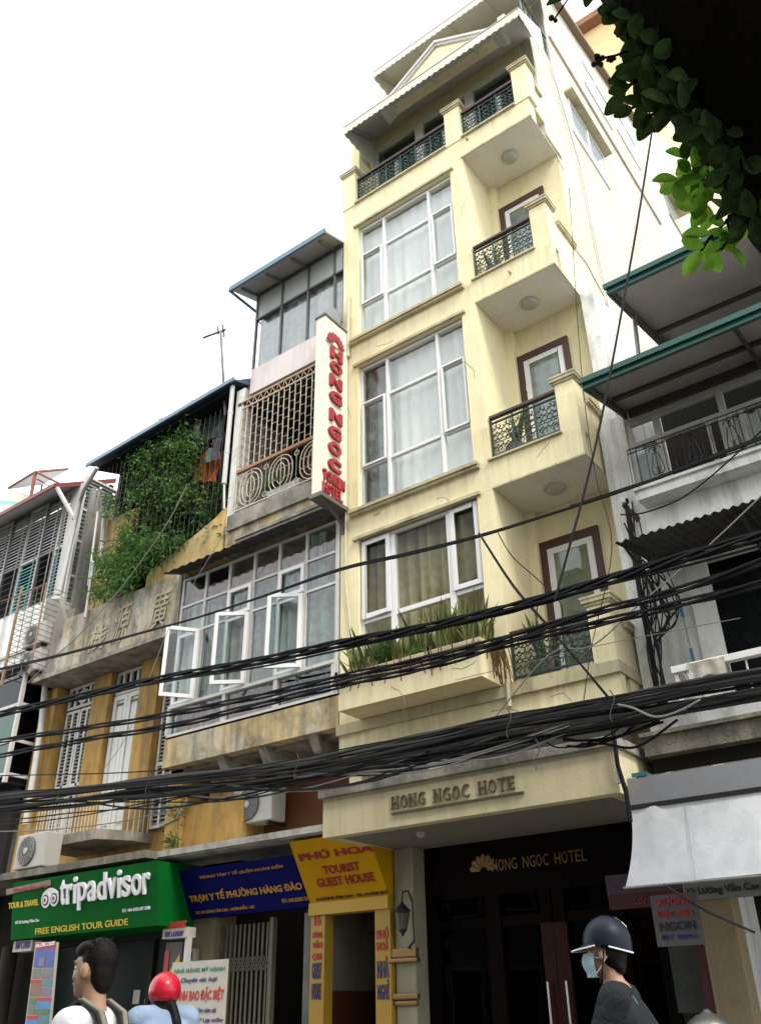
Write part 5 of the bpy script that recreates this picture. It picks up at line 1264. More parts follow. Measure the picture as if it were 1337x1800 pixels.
nb_ = thing('neighbour_roof', 'beige roof corner at the far left edge behind the red eave', 'building', at(5, 905, y=13)); p = at(20, 893, y=13)
MB().prism([(p.x-4,13,p.z-3),(p.x,13,p.z-3),(p.x,13,p.z),(p.x-.8,13,p.z+.35),(p.x-4,13,p.z+.4)], (0,2,0)).build('wall', plaster('beige_far', (.45,.42,.33)), nb_)
# rusty cage with two air conditioners
cgx = thing('rusty_cage', 'rusty wire cage round the air conditioners on the far left wall', 'cage', (-15.1, 8.85, 7.4))
k = MB(); a0, a1, b0, b1 = -15.62, -14.72, 8.75, 9.45
for i in range(16): z = 7.32+i*.115; k.bar((a0,b0,z),(a1,b0,z),.007); k.bar((a1,b0,z),(a1,b1,z),.007); k.bar((a0,b0,z),(a0,b1,z),.007)
for i in range(4): x = a0+(a1-a0)*i/3; k.bar((x,b0,7.3),(x,b0,9.1),.008)
k.build('cage_wire', simple('cage_rust', (.16,.13,.11), .8, var=.4), cgx, recalc=False)
k = MB(); k.box(a0-.022,a0+.022,b0-.022,b0+.022,7.15,9.3); k.bar((a1,b0,7.2),(a1,b0,9.1),.018); k.bar((a0,b0,9.1),(a1,b0,9.1),.02); k.bar((a0,b0,9.1),(a0-.9,b0-.3,8.95),.02); k.build('cage_post', simple('cage_post_rust', (.26,.17,.115), .8, var=.5, scale=14), cgx)
def aircon(x, y, z, label, rotz=0, w=.78, h=.52, d=.3):
    t = thing('air_conditioner', label, 'air conditioner', (x, y, z), 'outdoor air conditioner units'); t.rotation_euler = (0,0,0)
    MB().box(x, x+w, y, y+d, z, z+h).build('casing', ACM, t, bevel=.02)
    c_ = (x+w*.40, y-.001, z+h*.5); r_ = h*.43
    g_ = MB(); g_.lathe(c_, (0,-1,0), [(-.01,r_),(.012,r_),(.02,r_*.92)], 28); g_.build('fan_recess', ACG, t)
    n_ = MB(); 
    for q_ in (.25,.45,.62,.78,.93): n_.tube([(c_[0]+r_*q_*math.cos(a_*.3142), y-.03, c_[2]+r_*q_*math.sin(a_*.3142)) for a_ in range(21)], .004, 4)
    for a_ in range(12): n_.bar((c_[0]+r_*.15*math.cos(a_*.5236), y-.03, c_[2]+r_*.15*math.sin(a_*.5236)), (c_[0]+r_*math.cos(a_*.5236), y-.028, c_[2]+r_*math.sin(a_*.5236)), .003)
    n_.build('fan_grille', simple('fan_wire', (.28,.28,.27), .5), t, recalc=False)
    MB().lathe((c_[0],y-.028,c_[2]), (0,-1,0), [(0,.05),(.012,.045),(.015,.001)], 14).build('fan_hub', ACM, t)
    f_ = MB(); f_.box(x+.08, x+.14, y+.02, y+d+.15, z-.04, z-.001); f_.box(x+w-.14, x+w-.08, y+.02, y+d+.15, z-.04, z-.001); f_.build('mounting_foot', BIRON, t)
    return t
aircon(-13.50, 8.4, 3.56, 'large grey air conditioner above the green shop sign beside the chamfered balcony')
aircon(-9.62, 9.35, 3.9, 'air conditioner hanging in the dark recess above the white ledge')
aircon(-15.5, 8.95, 7.95, 'upper air conditioner inside the rusty wire cage', w=.7, h=.45)
aircon(-15.5, 8.95, 7.38, 'lower air conditioner inside the rusty wire cage', w=.7, h=.45)
aircon(-6.22, 8.9, 3.80, 'grey air conditioner on the hotel canopy deck behind the cables', w=.55, h=.36)
# green glazed box lower left
GB = thing('green_glazed_box', 'green glazed balcony box with pale frames at the lower left edge', 'balcony box', (-15.8, 9, 5.4))
gx0, gx1, gy0, gy1 = -17.6, -15.22, 9.0, 9.69
g = MB()
for z in (5.42, 6.05, 6.75, 7.35): g.box(gx0, gx1, gy0-.03, gy0+.03, z, z+.06); g.box(gx1-.03, gx1+.03, gy0+.031, gy1, z, z+.06)
for x in (-17.2,-16.4,-15.25): g.box(x-.035, x+.035, gy0-.035, gy0+.035, 5.3, 7.45)
g.box(gx1-.035, gx1+.035, gy1-.08, gy1-.002, 5.3, 7.45); gbo = g.build('box_frame', PVCD, GB)
for a, b in ((-17.2,-16.4),(-16.4,-15.25)):
    for z0, z1 in ((5.48,6.05),(6.11,6.75),(6.81,7.35)): pane(a+.03, b-.03, gy0, z0, z1, simple('green_pane', (.012,.075,.045), .15, var=.5) if z0 < 6.5 else GLASSD, gbo)
for z0, z1 in ((5.48,6.05),(6.11,6.75),(6.81,7.35)): MB().box(gx1-.003, gx1+.003, gy0+.04, gy1-.09, z0, z1).build('pane', GLASSD, gbo)
MB().box(gx0, gx1-.04, gy0+.05, gy1, 5.3, 5.4).box(gx0, gx1-.04, gy1-.02, gy1, 5.42, 7.4).build('box_floor', DARK, GB)
MB().box(gx0, gx1+.1, gy0-.2, gy1, 7.46, 7.52).build('box_roof', simple('tar_roof', (.05,.05,.05), .8), GB)
dg_ = MB(); dg_.box(-20, -15.3, 9.3, 9.4, .1, 5.3); dg_.build('lower_wall', DARK, C_)

# ================================================================== SHOPS AT STREET LEVEL
def tilted(xl, xr, zb, yb, zt, yt):
    o = Vector((xl, yb, zb)); up = Vector((0, yt-yb, zt-zb)); return o, up, up.length, up.normalized()
TS = thing('travel_shop_sign', 'green box sign with a white owl logo over the travel shop', 'sign', (-11.5, 8.4, 2.55))
xl, xr = -13.2, -9.88; o_, up_, hh, U = tilted(xl, xr, 2.55, 8.4, 3.34, 8.27)
MB().prism([(xl,8.4,2.55),(xl,8.27,3.34),(xl,9.1,3.34),(xl,9.1,2.55)], (xr-xl,0,0)).build('sign_box', GREENS, TS)
def on(u, v): return at(u, v, y=8.34)
RX = (1,0,0)
def sgn(s, u0, v0, u1, v1, mat, parent, off=.0, shear=0, depth=.006, yb=8.4, zb=2.55, yt=8.27, zt=3.34, lift=.004):
    """lettering between photo corners (lower left, upper right) on a tilted sign face"""
    def hit(u, v):
        y = (yb+yt)/2
        for _ in range(6): p = at(u, v, y=y); y = yb+(yt-yb)*(p.z-zb)/(zt-zb)
        return p
    a, b = hit(u0, v0), hit(u1, v1); U_ = Vector((0, yt-yb, zt-zb)).normalized()
    return lettering('lettering', s, a, RX, U_, b.x-a.x, (b.z-a.z)/U_.z, mat, parent, depth, off, shear, lift)
def hit(u, v, yb=8.4, zb=2.55, yt=8.27, zt=3.34):
    y = (yb+yt)/2
    for _ in range(6): p = at(u, v, y=y); y = yb+(yt-yb)*(p.z-zb)/(zt-zb)
    return p
a, b = hit(109, 1591), hit(266, 1548)
letters('tripadvisor', a, RX, U, b.x-a.x, .27, WHITEL, TS, depth=.035, offset=.012, gap=.10)
ow = MB(); cA, cB = hit(82, 1582), hit(97, 1579); N_ = Vector(RX).cross(U)
def disc(mb, c, r, d, sx=1.0, n=24, m=0):
    mb.prism([c+Vector(RX)*r*sx*math.cos(6.2832*k/n)+U*r*math.sin(6.2832*k/n)+N_*d for k in range(n)], N_*.004, m)
r0 = (cB-cA).length*.5
for c_ in (cA, cB):
    disc(ow, c_, r0*1.05, .010); disc(ow, c_, r0*.72, .016, m=1); disc(ow, c_, r0*.52, .022); disc(ow, c_, r0*.26, .028, m=2)
mid = (cA+cB)/2
ow.prism([mid+Vector(RX)*r0*1.9*t_+U*(r0*(.75+.75*(1-t_*t_)))+N_*.006 for t_ in [-1+.2*k for k in range(11)]]+[mid+U*r0*.3+N_*.006], N_*.004)
ow.build('owl_logo', [WHITEL, simple('owl_black', (.012,.02,.015), .5), REDL], TS, recalc=False)
sgn('FREE ENGLISH TOUR GUIDE', 63, 1643, 226, 1614, YELL, TS, .012)
a = hit(63,1643); b = hit(226,1614)
pl = MB(); q0, q1 = hit(25,1566), hit(90,1548)
MB().prism([hit(14,1573)+N_*.01, hit(91,1556)+N_*.01, hit(90,1546)+N_*.01, hit(13,1563)+N_*.01], N_*.01).build('name_plate', simple('plate_grey', (.22,.20,.17), .6, var=.3), TS)
sgn('Hanoi Toserco', 27, 1568, 89, 1552, REDL, TS, .01, lift=.025)
sgn('TOUR & TRAVEL', 16, 1598, 69, 1580, YELL, TS, .03); sgn('Số 22 Lương Văn Can', 28, 1626, 70, 1613, WHITEL, TS, .01); sgn('ĐT: +84-4.936.437 5588', 216, 1604, 265, 1592, WHITEL, TS, .01)
# concrete slab edge over the green sign and the old shop front
le2 = MB(); le2.prism([(-16.0,8.25,3.40),(-10.12,8.25,3.40),(-10.12,8.25,3.50),(-16.0,8.25,3.50)], (0,1.4,0)); le2.build('shop_ledge', CONCD, A_)
shopw = MB(); shopw.box(-13.3, -9.9, 9.25, 9.3, .13, 2.6); shopw.build('shop_glazing', simple('shop_glass_green', (.010,.018,.014), .35, var=.5, scale=2, spec=.06), A_)
sfr = MB()
for x in (-13.3,-12.1,-10.9,-9.95): sfr.box(x-.04, x+.04, 9.2, 9.249, .13, 2.55)
sfr.box(-13.3, -9.9, 9.19, 9.24, 2.48, 2.56); sfr.box(-13.3, -9.9, 9.19, 9.24, .13, .5); sfr.build('shop_frame', simple('shop_frame_dark', (.02,.02,.018), .6, spec=.1), A_)
for (u0, v0, u1, v1) in ((233,1765,247,1740), (254,1765,266,1755)):
    a, b = at(u0,v0,y=9.24), at(u1,v1,y=9.24); MB().box(a.x, b.x, 9.236, 9.2485, a.z, b.z).build('sticker', PAPER, A_)
MB().box(-16.5, -13.35, 9.4, 9.5, .1, 3.4).box(-13.9, -13.4, 9.0, 9.4, .13, 3.3).build('dark_corner_wall', simple('grimy_wall', (.02,.018,.014), .9, var=.5, spec=.05), A_)
dpole = thing('old_pole', 'dark rough pole standing at the lower left corner of the picture', 'pole', (-14.2, 8.75, .13))
p0 = at(4, 1760, y=8.75); MB().tube([(p0.x,8.75,.13),(p0.x+.02,8.75,1.3),(p0.x-.02,8.75,2.5)], .12, 12).build('pole', simple('pole_wood', (.022,.019,.013), .9, var=.5, bump=.5), dpole, smooth=True)
LB = thing('laundry_sign', 'small white box sign reading LAUNDRY SIM CARD under the green sign', 'sign', (-13, 8.5, 2.3))
a, b = at(22, 1674, y=8.45), at(58, 1652, y=8.45); MB().box(a.x, b.x, 8.45, 8.62, a.z, b.z).build('box', PAPER, LB)
lettering('lettering', 'LAUNDRY', (a.x+.06, 8.45, a.z+.17), RX, (0,0,1), b.x-a.x-.1, .10, REDL, LB, offset=.02); lettering('lettering', 'SIM CARD', (a.x+.06, 8.45, a.z+.04), RX, (0,0,1), b.x-a.x-.1, .10, NAVYL, LB, offset=.02)
LB2 = thing('taxi_sign', 'small white box sign reading TAXI AIRPORT at the right end of the green sign', 'sign', (-9.8, 8.5, 2.3))
a, b = at(285, 1651, y=8.6), at(330, 1629, y=8.6); MB().box(a.x, b.x, 8.6, 8.75, a.z, b.z).build('box', PAPER, LB2); MB().box(b.x-.05, b.x, 8.62, 8.7, .9, a.z).build('post', PVCD, LB2)
lettering('lettering', 'TAXI AIRPORT', (a.x+.06, 8.6, a.z+.115), RX, (0,0,1), b.x-a.x-.08, .085, REDL, LB2, offset=.02); lettering('lettering', 'BEST LAUNDRY', (a.x+.06, 8.6, a.z+.02), RX, (0,0,1), b.x-a.x-.12, .065, NAVYL, LB2, offset=.02)
PO = thing('poster_panel', 'red and yellow poster strip below the taxi sign', 'poster', (-9.8, 8.8, 1.6))
a, b = at(287, 1715, y=8.8), at(322, 1655, y=8.8); MB().box(a.x, b.x, 8.8, 8.82, a.z-.6, b.z).build('sheet', simple('poster_dark', (.07,.06,.05), .5, var=.5), PO)
MB().box(a.x, a.x+.09, 8.79, 8.799, a.z-.6, b.z-.1).build('red_strip', REDL, PO); MB().prism([(a.x+.1,8.79,a.z-.5),(b.x-.03,8.79,a.z-.5),(b.x-.03,8.79,a.z+.25),(a.x+.1,8.79,a.z+.02)], (0,.009,0)).build('yellow_field', YELL, PO)
# travel photo board
TB = thing('photo_board', 'tall white board of small travel pictures leaning below the green sign', 'board', (-12.8, 8.1, .13))
P00, P10, P11, P01 = at(44,1805,y=8.35), at(88,1805,y=8.35), at(101,1656,y=8.35), at(63,1656,y=8.35)
P00 = P01+(P00-P01)*2.4; P10 = P11+(P10-P11)*2.4
def bp_(s, t_, d=0): q = (P00*(1-s)+P10*s)*(1-t_)+(P01*(1-s)+P11*s)*t_; return q-Vector((0,d,0))
MB().prism([bp_(0,0),bp_(1,0),bp_(1,1),bp_(0,1)], (0,.03,0)).build('board', PAPER, TB)
PC = [simple('pic_%s' % n_, c_, .4, var=.55, scale=sc) for n_, c_, sc in (('blue',(.03,.07,.30),9),('grey',(.14,.14,.14),22),('teal',(.06,.18,.22),18),('brown',(.20,.10,.06),18),('sky',(.05,.20,.45),10),('green',(.07,.15,.04),14),('mauve',(.16,.13,.20),20))]
def pic(s0, s1, t0, t1, m_, name='picture', d=.006): MB().prism([bp_(s0,t0,d),bp_(s1,t0,d),bp_(s1,t1,d),bp_(s0,t1,d)], (0,.005,0)).build(name, m_, TB)
T = lambda v: 1-(v-1656)/149/2.4
pic(.04,.96,T(1668),T(1657),REDL,'title_strip'); pic(.06,.94,T(1702),T(1669),PC[0]); pic(.3,.55,T(1700),T(1684),PC[6],d=.012)
pic(.05,.42,T(1722),T(1704),PC[1]); pic(.47,.95,T(1722),T(1704),PC[1]); pic(.02,.5,T(1729),T(1724),REDL,'title_strip'); pic(.05,.5,T(1753),T(1730),PC[3]); pic(.54,.95,T(1736),T(1724),PC[2]); pic(.54,.95,T(1753),T(1738),PC[6])
pic(.35,.97,T(1760),T(1755),REDL,'title_strip'); pic(.05,.32,T(1768),T(1755),PC[5]); pic(.35,.95,T(1784),T(1761),PC[4]); pic(.36,.94,T(1784),T(1775),PC[5],d=.012); pic(.05,.32,T(1784),T(1770),PC[1]); pic(.04,.5,T(1792),T(1786),REDL,'title_strip')
pic(.54,.95,T(1805),T(1786),PC[2]); pic(.05,.5,T(1806),T(1793),PC[4])
lettering('lettering', 'HA LONG CRUISE', bp_(.08,T(1667),.008), P10-P00, (0,0,1), (P11-P01).length*.85, .05, WHITEL, TB)
# health station sign (blue)
HSg = thing('health_station_sign', 'dark blue tilted sign with orange lettering over the grated doorway', 'sign', (-8.8, 8.9, 2.7))
kw = dict(yb=8.95, zb=2.66, yt=8.66, zt=3.24)
xl, xr = -9.9, -7.74
MB().prism([(xl,8.95,2.66),(xl,8.66,3.24),(xl,9.1,3.24),(xl,9.1,2.66)], (xr-xl,0,0)).build('sign_box', BLUES, HSg)
sgn('TRUNG TÂM Y TẾ QUẬN HOÀN KIẾM', 352, 1546, 496, 1517, ORANGEL, HSg, .01, **kw); sgn('TRẠM Y TẾ PHƯỜNG HÀNG ĐÀO', 336, 1589, 528, 1544, ORANGEL, HSg, .035, **kw)
sgn('ĐC: 18 LƯƠNG VĂN CAN - HOÀN KIẾM - HN', 346, 1607, 446, 1588, ORANGEL, HSg, .01, **kw); sgn('ĐT: 043.8285133', 497, 1587, 541, 1575, ORANGEL, HSg, .01, **kw)
# guest house sign (yellow) and its portal
GH = thing('guest_house_sign', 'yellow sloping sign of the tourist guest house with dark red lettering', 'sign', (-7.1, 8.9, 2.7))
kw = dict(yb=8.93, zb=2.69, yt=8.50, zt=3.36); xl, xr = -7.71, -6.50
MB().prism([(xl,8.93,2.69),(xl,8.50,3.36),(xl,9.1,3.36),(xl,9.1,2.69)], (xr-xl,0,0)).build('sign_box', YELS, GH)
MB().box(xl, xr, 8.9, 9.1, 2.55, 2.689).build('lower_board', simple('portal_yellow', (.48,.30,.015), .5, var=.08), GH)
MR = simple('letter_maroon', (.30,.012,.02), .5)
sgn('PHÚ HOÀ', 528, 1514, 652, 1480, MR, GH, .035, **kw); sgn('TOURIST', 571, 1537, 629, 1514, MR, GH, .02, **kw); sgn('GUEST HOUSE', 560, 1560, 655, 1532, MR, GH, .02, **kw)
sgn('16 LƯƠNG VĂN CAN - TEL: 04.3928 5573', 557, 1583, 680, 1563, BLACKL, GH, .01, **kw)
PT = thing('yellow_portal', 'yellow doorway posts with vertical lettering under the guest house sign', 'portal', (-7.1, 8.95, .13))
YP = simple('portal_post_yellow', (.40,.25,.03), .5, var=.1)
for a, b in ((-7.70,-7.48),(-6.72,-6.50)): MB().box(a, b, 8.94, 9.1, .13, 2.549).build('post', YP, PT)
def vword(s, x0, x1, u, v, h_, m_): p = at(u, v, y=8.94); lettering('lettering', s, (x0, 8.94, p.z), RX, (0,0,1), x1-x0, h_, m_, PT, offset=.02)
for s, v, h_, m_ in (('16',1626,.13,REDL),('LƯƠNG',1648,.07,REDL),('VĂN',1666,.08,REDL),('CAN',1687,.07,REDL),('GUEST',1720,.17,NAVYL),('HOUSE',1757,.17,NAVYL)):
    vword(s, -7.66 if s != '16' else -7.64, -7.52 if s != '16' else -7.54, 565, v, h_, m_)
for s, v, h_, m_ in (('PHÚ',1650,.12,REDL),('HOÀ',1670,.11,REDL),('NHÀ',1719,.22,NAVYL),('NGHỈ',1757,.2,NAVYL)): vword(s, -6.69, -6.53, 680, v, h_, m_)
pas = MB(); pas.box(-7.9, -7.72, 9.1, 14, .13, 3.3); pas.box(-6.5, -6.47, 9.1, 14, .13, 3.3); pas.box(-7.72, -6.5, 13, 13.1, .13, 3.3); pas.box(-7.72, -6.5, 9.1, 13, 2.7, 2.8)
pas.build('passage_wall', plaster('passage_grey', (.28,.26,.22), amt=.4), B_)
MB().box(-7.719, -7.70, 9.11, 13, .13, 1.75).box(-6.52, -6.501, 9.11, 13, .13, 1.75).box(-7.69, -6.53, 12.97, 12.99, .13, 1.75).build('passage_dado', simple('brown_dado', (.10,.04,.015), .5, var=.4), B_)
MB().box(-7.2, -6.8, 9.3, 9.6, 2.35, 2.6).build('passage_box', DARK, B_)
hw = MB(); hw.box(-9.95, -9.45, 9.02, 9.4, .13, 2.7); hw.build('doorway_pillar', plaster('pillar_beige', (.19,.165,.10), amt=.5), B_)
hw2 = MB(); hw2.box(-7.86, -7.72, 9.0, 9.09, .13, 2.6); hw2.build('door_jamb', plaster('jamb_white', (.20,.195,.18), amt=.8, lo=.45), B_)
MB().box(-9.9, -7.8, 11.8, 11.9, .1, 3.3).box(-9.5, -9.45, 9.4, 11.8, .1, 3.3).build('doorway_dark', DARK, B_)
ga = MB(); n = 22
for i in range(n):
    x = -9.40+.9*i/n; y = 9.12+.03*(i % 2); ga.box(x-.010, x+.010, y-.008, y+.008, .2, 2.55)
for k in range(3):
    z = .5+k*.75
    for i in range(n-1):
        x = -9.40+.9*i/n; ga.bar((x, 9.11, z), (x+.082, 9.11, z+.16), .008); ga.bar((x, 9.11, z+.16), (x+.082, 9.11, z), .008)
ga.box(-8.52, -8.46, 9.08, 9.16, .13, 2.6)
gto = thing('folding_gate', 'folding lattice gate pushed to the left side of the dark doorway', 'gate', (-8.9, 9.12, .13)); ga.build('lattice', simple('gate_steel', (.12,.11,.08), .6, .3, var=.3), gto, recalc=False)
mbx = thing('meter_box', 'small grey meter box on the beige pillar beside the folding gate', 'box', (-9.75, 8.95, 1.9)); p = at(339, 1683, y=9.0)
MB().box(p.x-.1, p.x+.1, 8.93, 9.019, p.z-.13, p.z+.1).build('casing', simple('meter_grey', (.28,.27,.22), .6), mbx, bevel=.01); MB().box(p.x-.06, p.x+.06, 8.922, 8.9295, p.z-.02, p.z+.06).build('meter_window', GLASSD, mbx)
# restaurant menu board
ME = thing('menu_board', 'white restaurant menu board with green, navy and red lettering behind the red helmet', 'board', (-8.3, 7.6, .13))
ym = 7.7; a, b = at(304, 1692, y=ym), at(399, 1690, y=ym)
bw_ = b.x-a.x; MB().box(a.x, b.x, ym, ym+.03, .75, a.z).build('panel', PAPER, ME)
lg_ = MB(); lg_.box(a.x+.05, a.x+.09, ym+.031, ym+.07, .13, a.z-.1); lg_.box(b.x-.09, b.x-.05, ym+.031, ym+.07, .13, a.z-.1); lg_.build('leg', PVCD, ME)
def mtxt(s, u0, v0, u1, v1, m_, sh_=0, off=.02): p, q = at(u0,v0,y=ym), at(u1,v1,y=ym); lettering('lettering', s, (p.x, ym, p.z), RX, (0,0,1), q.x-p.x, q.z-p.z, m_, ME, .002, off, sh_)
mtxt('NHÀ HÀNG MỸ HẠNH', 307, 1713, 396, 1696, GREENL); mtxt('Chuyên các loại', 318, 1730, 383, 1716, NAVYL, .25); mtxt('BÁNH BAO ĐẶC BIỆT', 306, 1764, 395, 1733, REDL, 0, .03)
mtxt('Kính', 312, 1786, 334, 1769, REDL, .2); mtxt('* Trứng chim cút', 338, 1783, 381, 1770, NAVYL, .15); mtxt('* Lạp xưởng', 352, 1799, 394, 1788, NAVYL, .15)
# wall lantern
LA = thing('wall_lantern', 'black wrought iron lantern on the cream pillar by the hotel entrance', 'lantern', (-6.35, 8.8, 2.1))
p = at(707, 1618, y=8.85); m = MB(); m.lathe(p-Vector((0,0,.16)), (0,0,1), [(0,.01),(.04,.03),(.06,.05),(.24,.085),(.26,.10),(.30,.06),(.34,.02),(.37,.008)], 8); m.build('lantern_body', BIRON, LA)
m = MB(); m.tube([p+Vector((0,0,.2)), p+Vector((.0,.02,.30)), p+Vector((.02,.10,.32)), p+Vector((.04,.15,.2)), p+Vector((.05,.15,-.2)), p+Vector((.02,.08,-.28))], .012, 6); m.build('bracket_scroll', BIRON, LA)
m = MB(); m.lathe(p-Vector((0,0,.09)), (0,0,1), [(0,.055),(.16,.087)], 8); m.build('lantern_glass', simple('lantern_pane', (.10,.10,.08), .1), LA)

# ================================================================== CABLES
def strand(pts, y, r, n=1, sp=.03, mat=CABLE, parent=None, name='cable', sag=0, twist=0, seg=5, ph=0):
    base = []
    P = [at(u, v, y=y(u) if callable(y) else y) for u, v in pts]
    k = len(P); fine = []
    for i in range(k-1):
        p0, p1, p2, p3 = P[max(i-1,0)], P[i], P[i+1], P[min(i+2,k-1)]
        for j in range(seg):
            t_ = j/seg; fine.append(.5*((2*p1)+(p2-p0)*t_+(2*p0-5*p1+4*p2-p3)*t_*t_+(3*p1-p0-3*p2+p3)*t_**3))
    fine.append(P[-1])
    for q in range(n):
        oz, oy = rnd(-sp, sp), rnd(-sp, sp)*.6; a = ph+q*6.28/max(n,1); off = []
        for i, f_ in enumerate(fine):
            w = twist*i*.55+a; d = Vector((0, math.sin(w)*sp*.75, math.cos(w)*sp)) if twist else Vector((0, oy+.4*sp*math.sin(i*.31+a*2), oz+.45*sp*math.sin(i*.23+a)))
            off.append(f_+d)
        MB().tube(off, r*rnd(.8,1.15) if not twist else r, 5).build(name, mat, parent, smooth=True, recalc=False)
yf = 7.15
c1 = thing('cable_bundle', 'upper twisted bundle of black cables crossing in front of the flower trough', 'cable', (-5,yf,5), 'cable bundles strung along the street')
pa1 = [(-60,1268),(0,1255),(150,1222),(300,1190),(450,1163),(600,1131),(750,1103),(900,1068),(1060,1022),(1200,980),(1400,925)]
strand(pa1, yf, .017, 5, .042, parent=c1, twist=1); strand(pa1, yf, .012, 2, .06, parent=c1)
c2_ = thing('cable_bundle', 'pair of black cables below the flower trough, spreading apart to the left', 'cable', (-5,yf,4.6), 'cable bundles strung along the street')
pa2 = [(-60,1312),(0,1302),(150,1280),(300,1255),(450,1225),(600,1190),(750,1158),(890,1122),(1040,1078),(1200,1035),(1400,965)]
strand(pa2, yf, .015, 3, .028, parent=c2_, twist=1)
pa3 = [(-60,1336),(0,1328),(150,1300),(300,1276),(450,1240),(600,1204),(750,1172),(890,1132),(1040,1098),(1200,1060),(1400,1010)]
strand(pa3, yf, .015, 3, .028, parent=c2_, twist=1)
c3 = thing('single_cable', 'single black cable running from the bay casements up to the right edge', 'cable', (-5,7.6,5.6))
strand([(-60,1190),(0,1176),(120,1148),(250,1112),(345,1086),(470,1045),(600,1000),(720,973),(845,941),(960,905),(1100,860),(1220,815),(1400,745)], 7.6, .014, 2, .012, parent=c3)
c4 = thing('cable_mass', 'thick sagging mass of tangled black cables above the hotel canopy and shop ledges', 'cable', (-5,7.3,3.8))
pm_ = [(-60,1418),(0,1412),(130,1400),(260,1386),(400,1372),(520,1355),(640,1335),(760,1312),(880,1285),(1000,1262),(1130,1240),(1250,1218),(1400,1195)]
for q in range(34):
    dv = rnd(-21, 21); p_ = [(u+0, v+dv*(.75+.5*min(1,max(0,(u-300)/700)))+rnd(-5,5)) for u, v in pm_]; strand(p_, 7.3+rnd(-.12,.12), rnd(.007,.018), 1, .01, parent=c4, mat=CABLE if q % 3 else CABLEM)
for q in range(16):
    i0 = random.randint(0, 7); seg_ = pm_[i0:i0+5]; n_ = len(seg_)
    strand([(u, v+rnd(4,14)+(18+rnd(0,18))*math.sin(math.pi*k/(n_-1))) for k, (u, v) in enumerate(seg_)], 7.25, rnd(.007,.012), 1, .01, parent=c4, mat=CABLE if q % 3 else CABLEG)
for u, v in ((120,1392),(275,1378),(535,1350),(905,1275),(955,1330),(1085,1245)):
    p = at(u, v, y=7.2); MB().tube([p+Vector((.0+.03*math.sin(k*.7), -.13, .13-.27*k/8)) for k in range(9)], .005, 5).build('cable_tie', CABLEM, c4, recalc=False)
for q in range(5):
    u0 = rnd(900, 1060); strand([(u0, 1290+rnd(-10,20)), (u0+40, 1300+rnd(0,20)), (u0+90+rnd(0,40), 1285+rnd(0,30)), (u0+170, 1265)], 7.5, rnd(.007,.012), 1, .02, parent=c4)
def wire(label, pts, y, r=.007, mat=CABLE, n=1, sp=.01):
    t = thing('wire', label, 'wire', at(*pts[len(pts)//2], y=y if not callable(y) else y(pts[len(pts)//2][0])))
    strand(pts, y, r, n, sp, mat, t); return t
def ylin(u0, y0, u1, y1): return lambda u: y0+(y1-y0)*(u-u0)/(u1-u0)
wire('thin dark wire dropping steeply from the tree past the balconies to the cables', [(1150,200),(1120,390),(1090,560),(1060,720),(1030,850),(1000,960),(975,1055)], 6.8, .011)
wire('pair of wires slanting from the single cable down to the cable mass', [(842,940),(900,1030),(960,1100),(1020,1170),(1078,1240)], 7.4, .010, n=2, sp=.02)
wire('thin wire looping from the single cable towards the lowest balcony door', [(875,938),(900,980),(950,1025),(985,1062),(990,1100),(1010,1140)], 7.5, .007)
wire('grey wire slanting from the right edge down to the lowest balcony', [(1360,850),(1250,955),(1180,1015),(1115,1070),(1040,1135),(965,1150),(870,1262)], 7.7, .008, mat=CABLEG)
wire('thin brown line stretched across the pillar of the lowest balcony', [(800,1195),(905,1170),(1050,1135),(1200,1105),(1300,1085)], 7.9, .005, mat=CABLEG)
wire('wire running diagonally over the vine and the relief characters', [(330,850),(300,910),(250,985),(200,1050),(140,1115),(95,1155),(50,1200)], 8.6, .009, mat=CABLEG)
wire('thin wire in front of the yellow gable and white door', [(400,930),(350,1010),(300,1100),(268,1180),(225,1290),(180,1355)], 8.5, .006, mat=CABLEG)
wire('black wire curving over the lower balcony of the right house', [(1090,905),(1130,902),(1190,880),(1240,845),(1290,800),(1350,745)], 8.6, .009)
wire('pair of black cables crossing the upper railing of the right house', [(1000,890),(1100,857),(1220,818),(1350,765)], 8.2, .009)
wire('pale grey cable looping from the cable mass towards the right house ledge', [(1085,1240),(1110,1246),(1150,1262),(1190,1252),(1230,1230)], 7.1, .009, mat=CABLEG)
wire('thin guy wire hanging at the hotel corner', [(1000,330),(1020,640),(1045,830),(1075,960),(1040,1130),(1025,1230)], 8.4, .005)
wire('straight wire low across the yellow balcony and the air conditioner', [(-20,1462),(80,1460),(200,1447),(300,1425),(420,1395)], 7.9, .008, mat=CABLEG)
wire('black wire low across the shutters and the white double door', [(-20,1363),(100,1361),(210,1358),(330,1350)], 8.0, .010)
tn = thing('cable_tangle', 'vertical tangle of black cables climbing the corner between hotel and right house', 'cable', (-3.1, 9.4, 5.5))
for q in range(10):
    u0 = rnd(1105, 1150); pts = [(u0+rnd(-10,10)-15, 905+rnd(-30,60)), (u0+rnd(-5,18), 1000+rnd(-20,20)), (u0+rnd(2,22)+6, 1070), (1150+rnd(-14,14), 1130), (1160+rnd(-12,12), 1210), (1168+rnd(-8,8), 1250)]
    strand(pts, 9.3+rnd(-.1,.1), rnd(.007,.014), 1, .02, parent=tn)
for q in range(7): strand([(1130+rnd(-20,40), 985), (1145+rnd(-20,50), 1040+rnd(0,40)), (1170+rnd(-10,20), 1075+rnd(0,30)), (1150, 1110+rnd(0,30))], 9.2, rnd(.006,.011), 1, .02, parent=tn)
ct = thing('corner_cable', 'dark cable run down the dirty joint of the hotel side and the white house', 'cable', (-3.3, 9.3, 6))
strand([(1100,880),(1112,960),(1128,1060),(1148,1170),(1158,1240)], 9.45, .03, 3, .03, parent=ct)
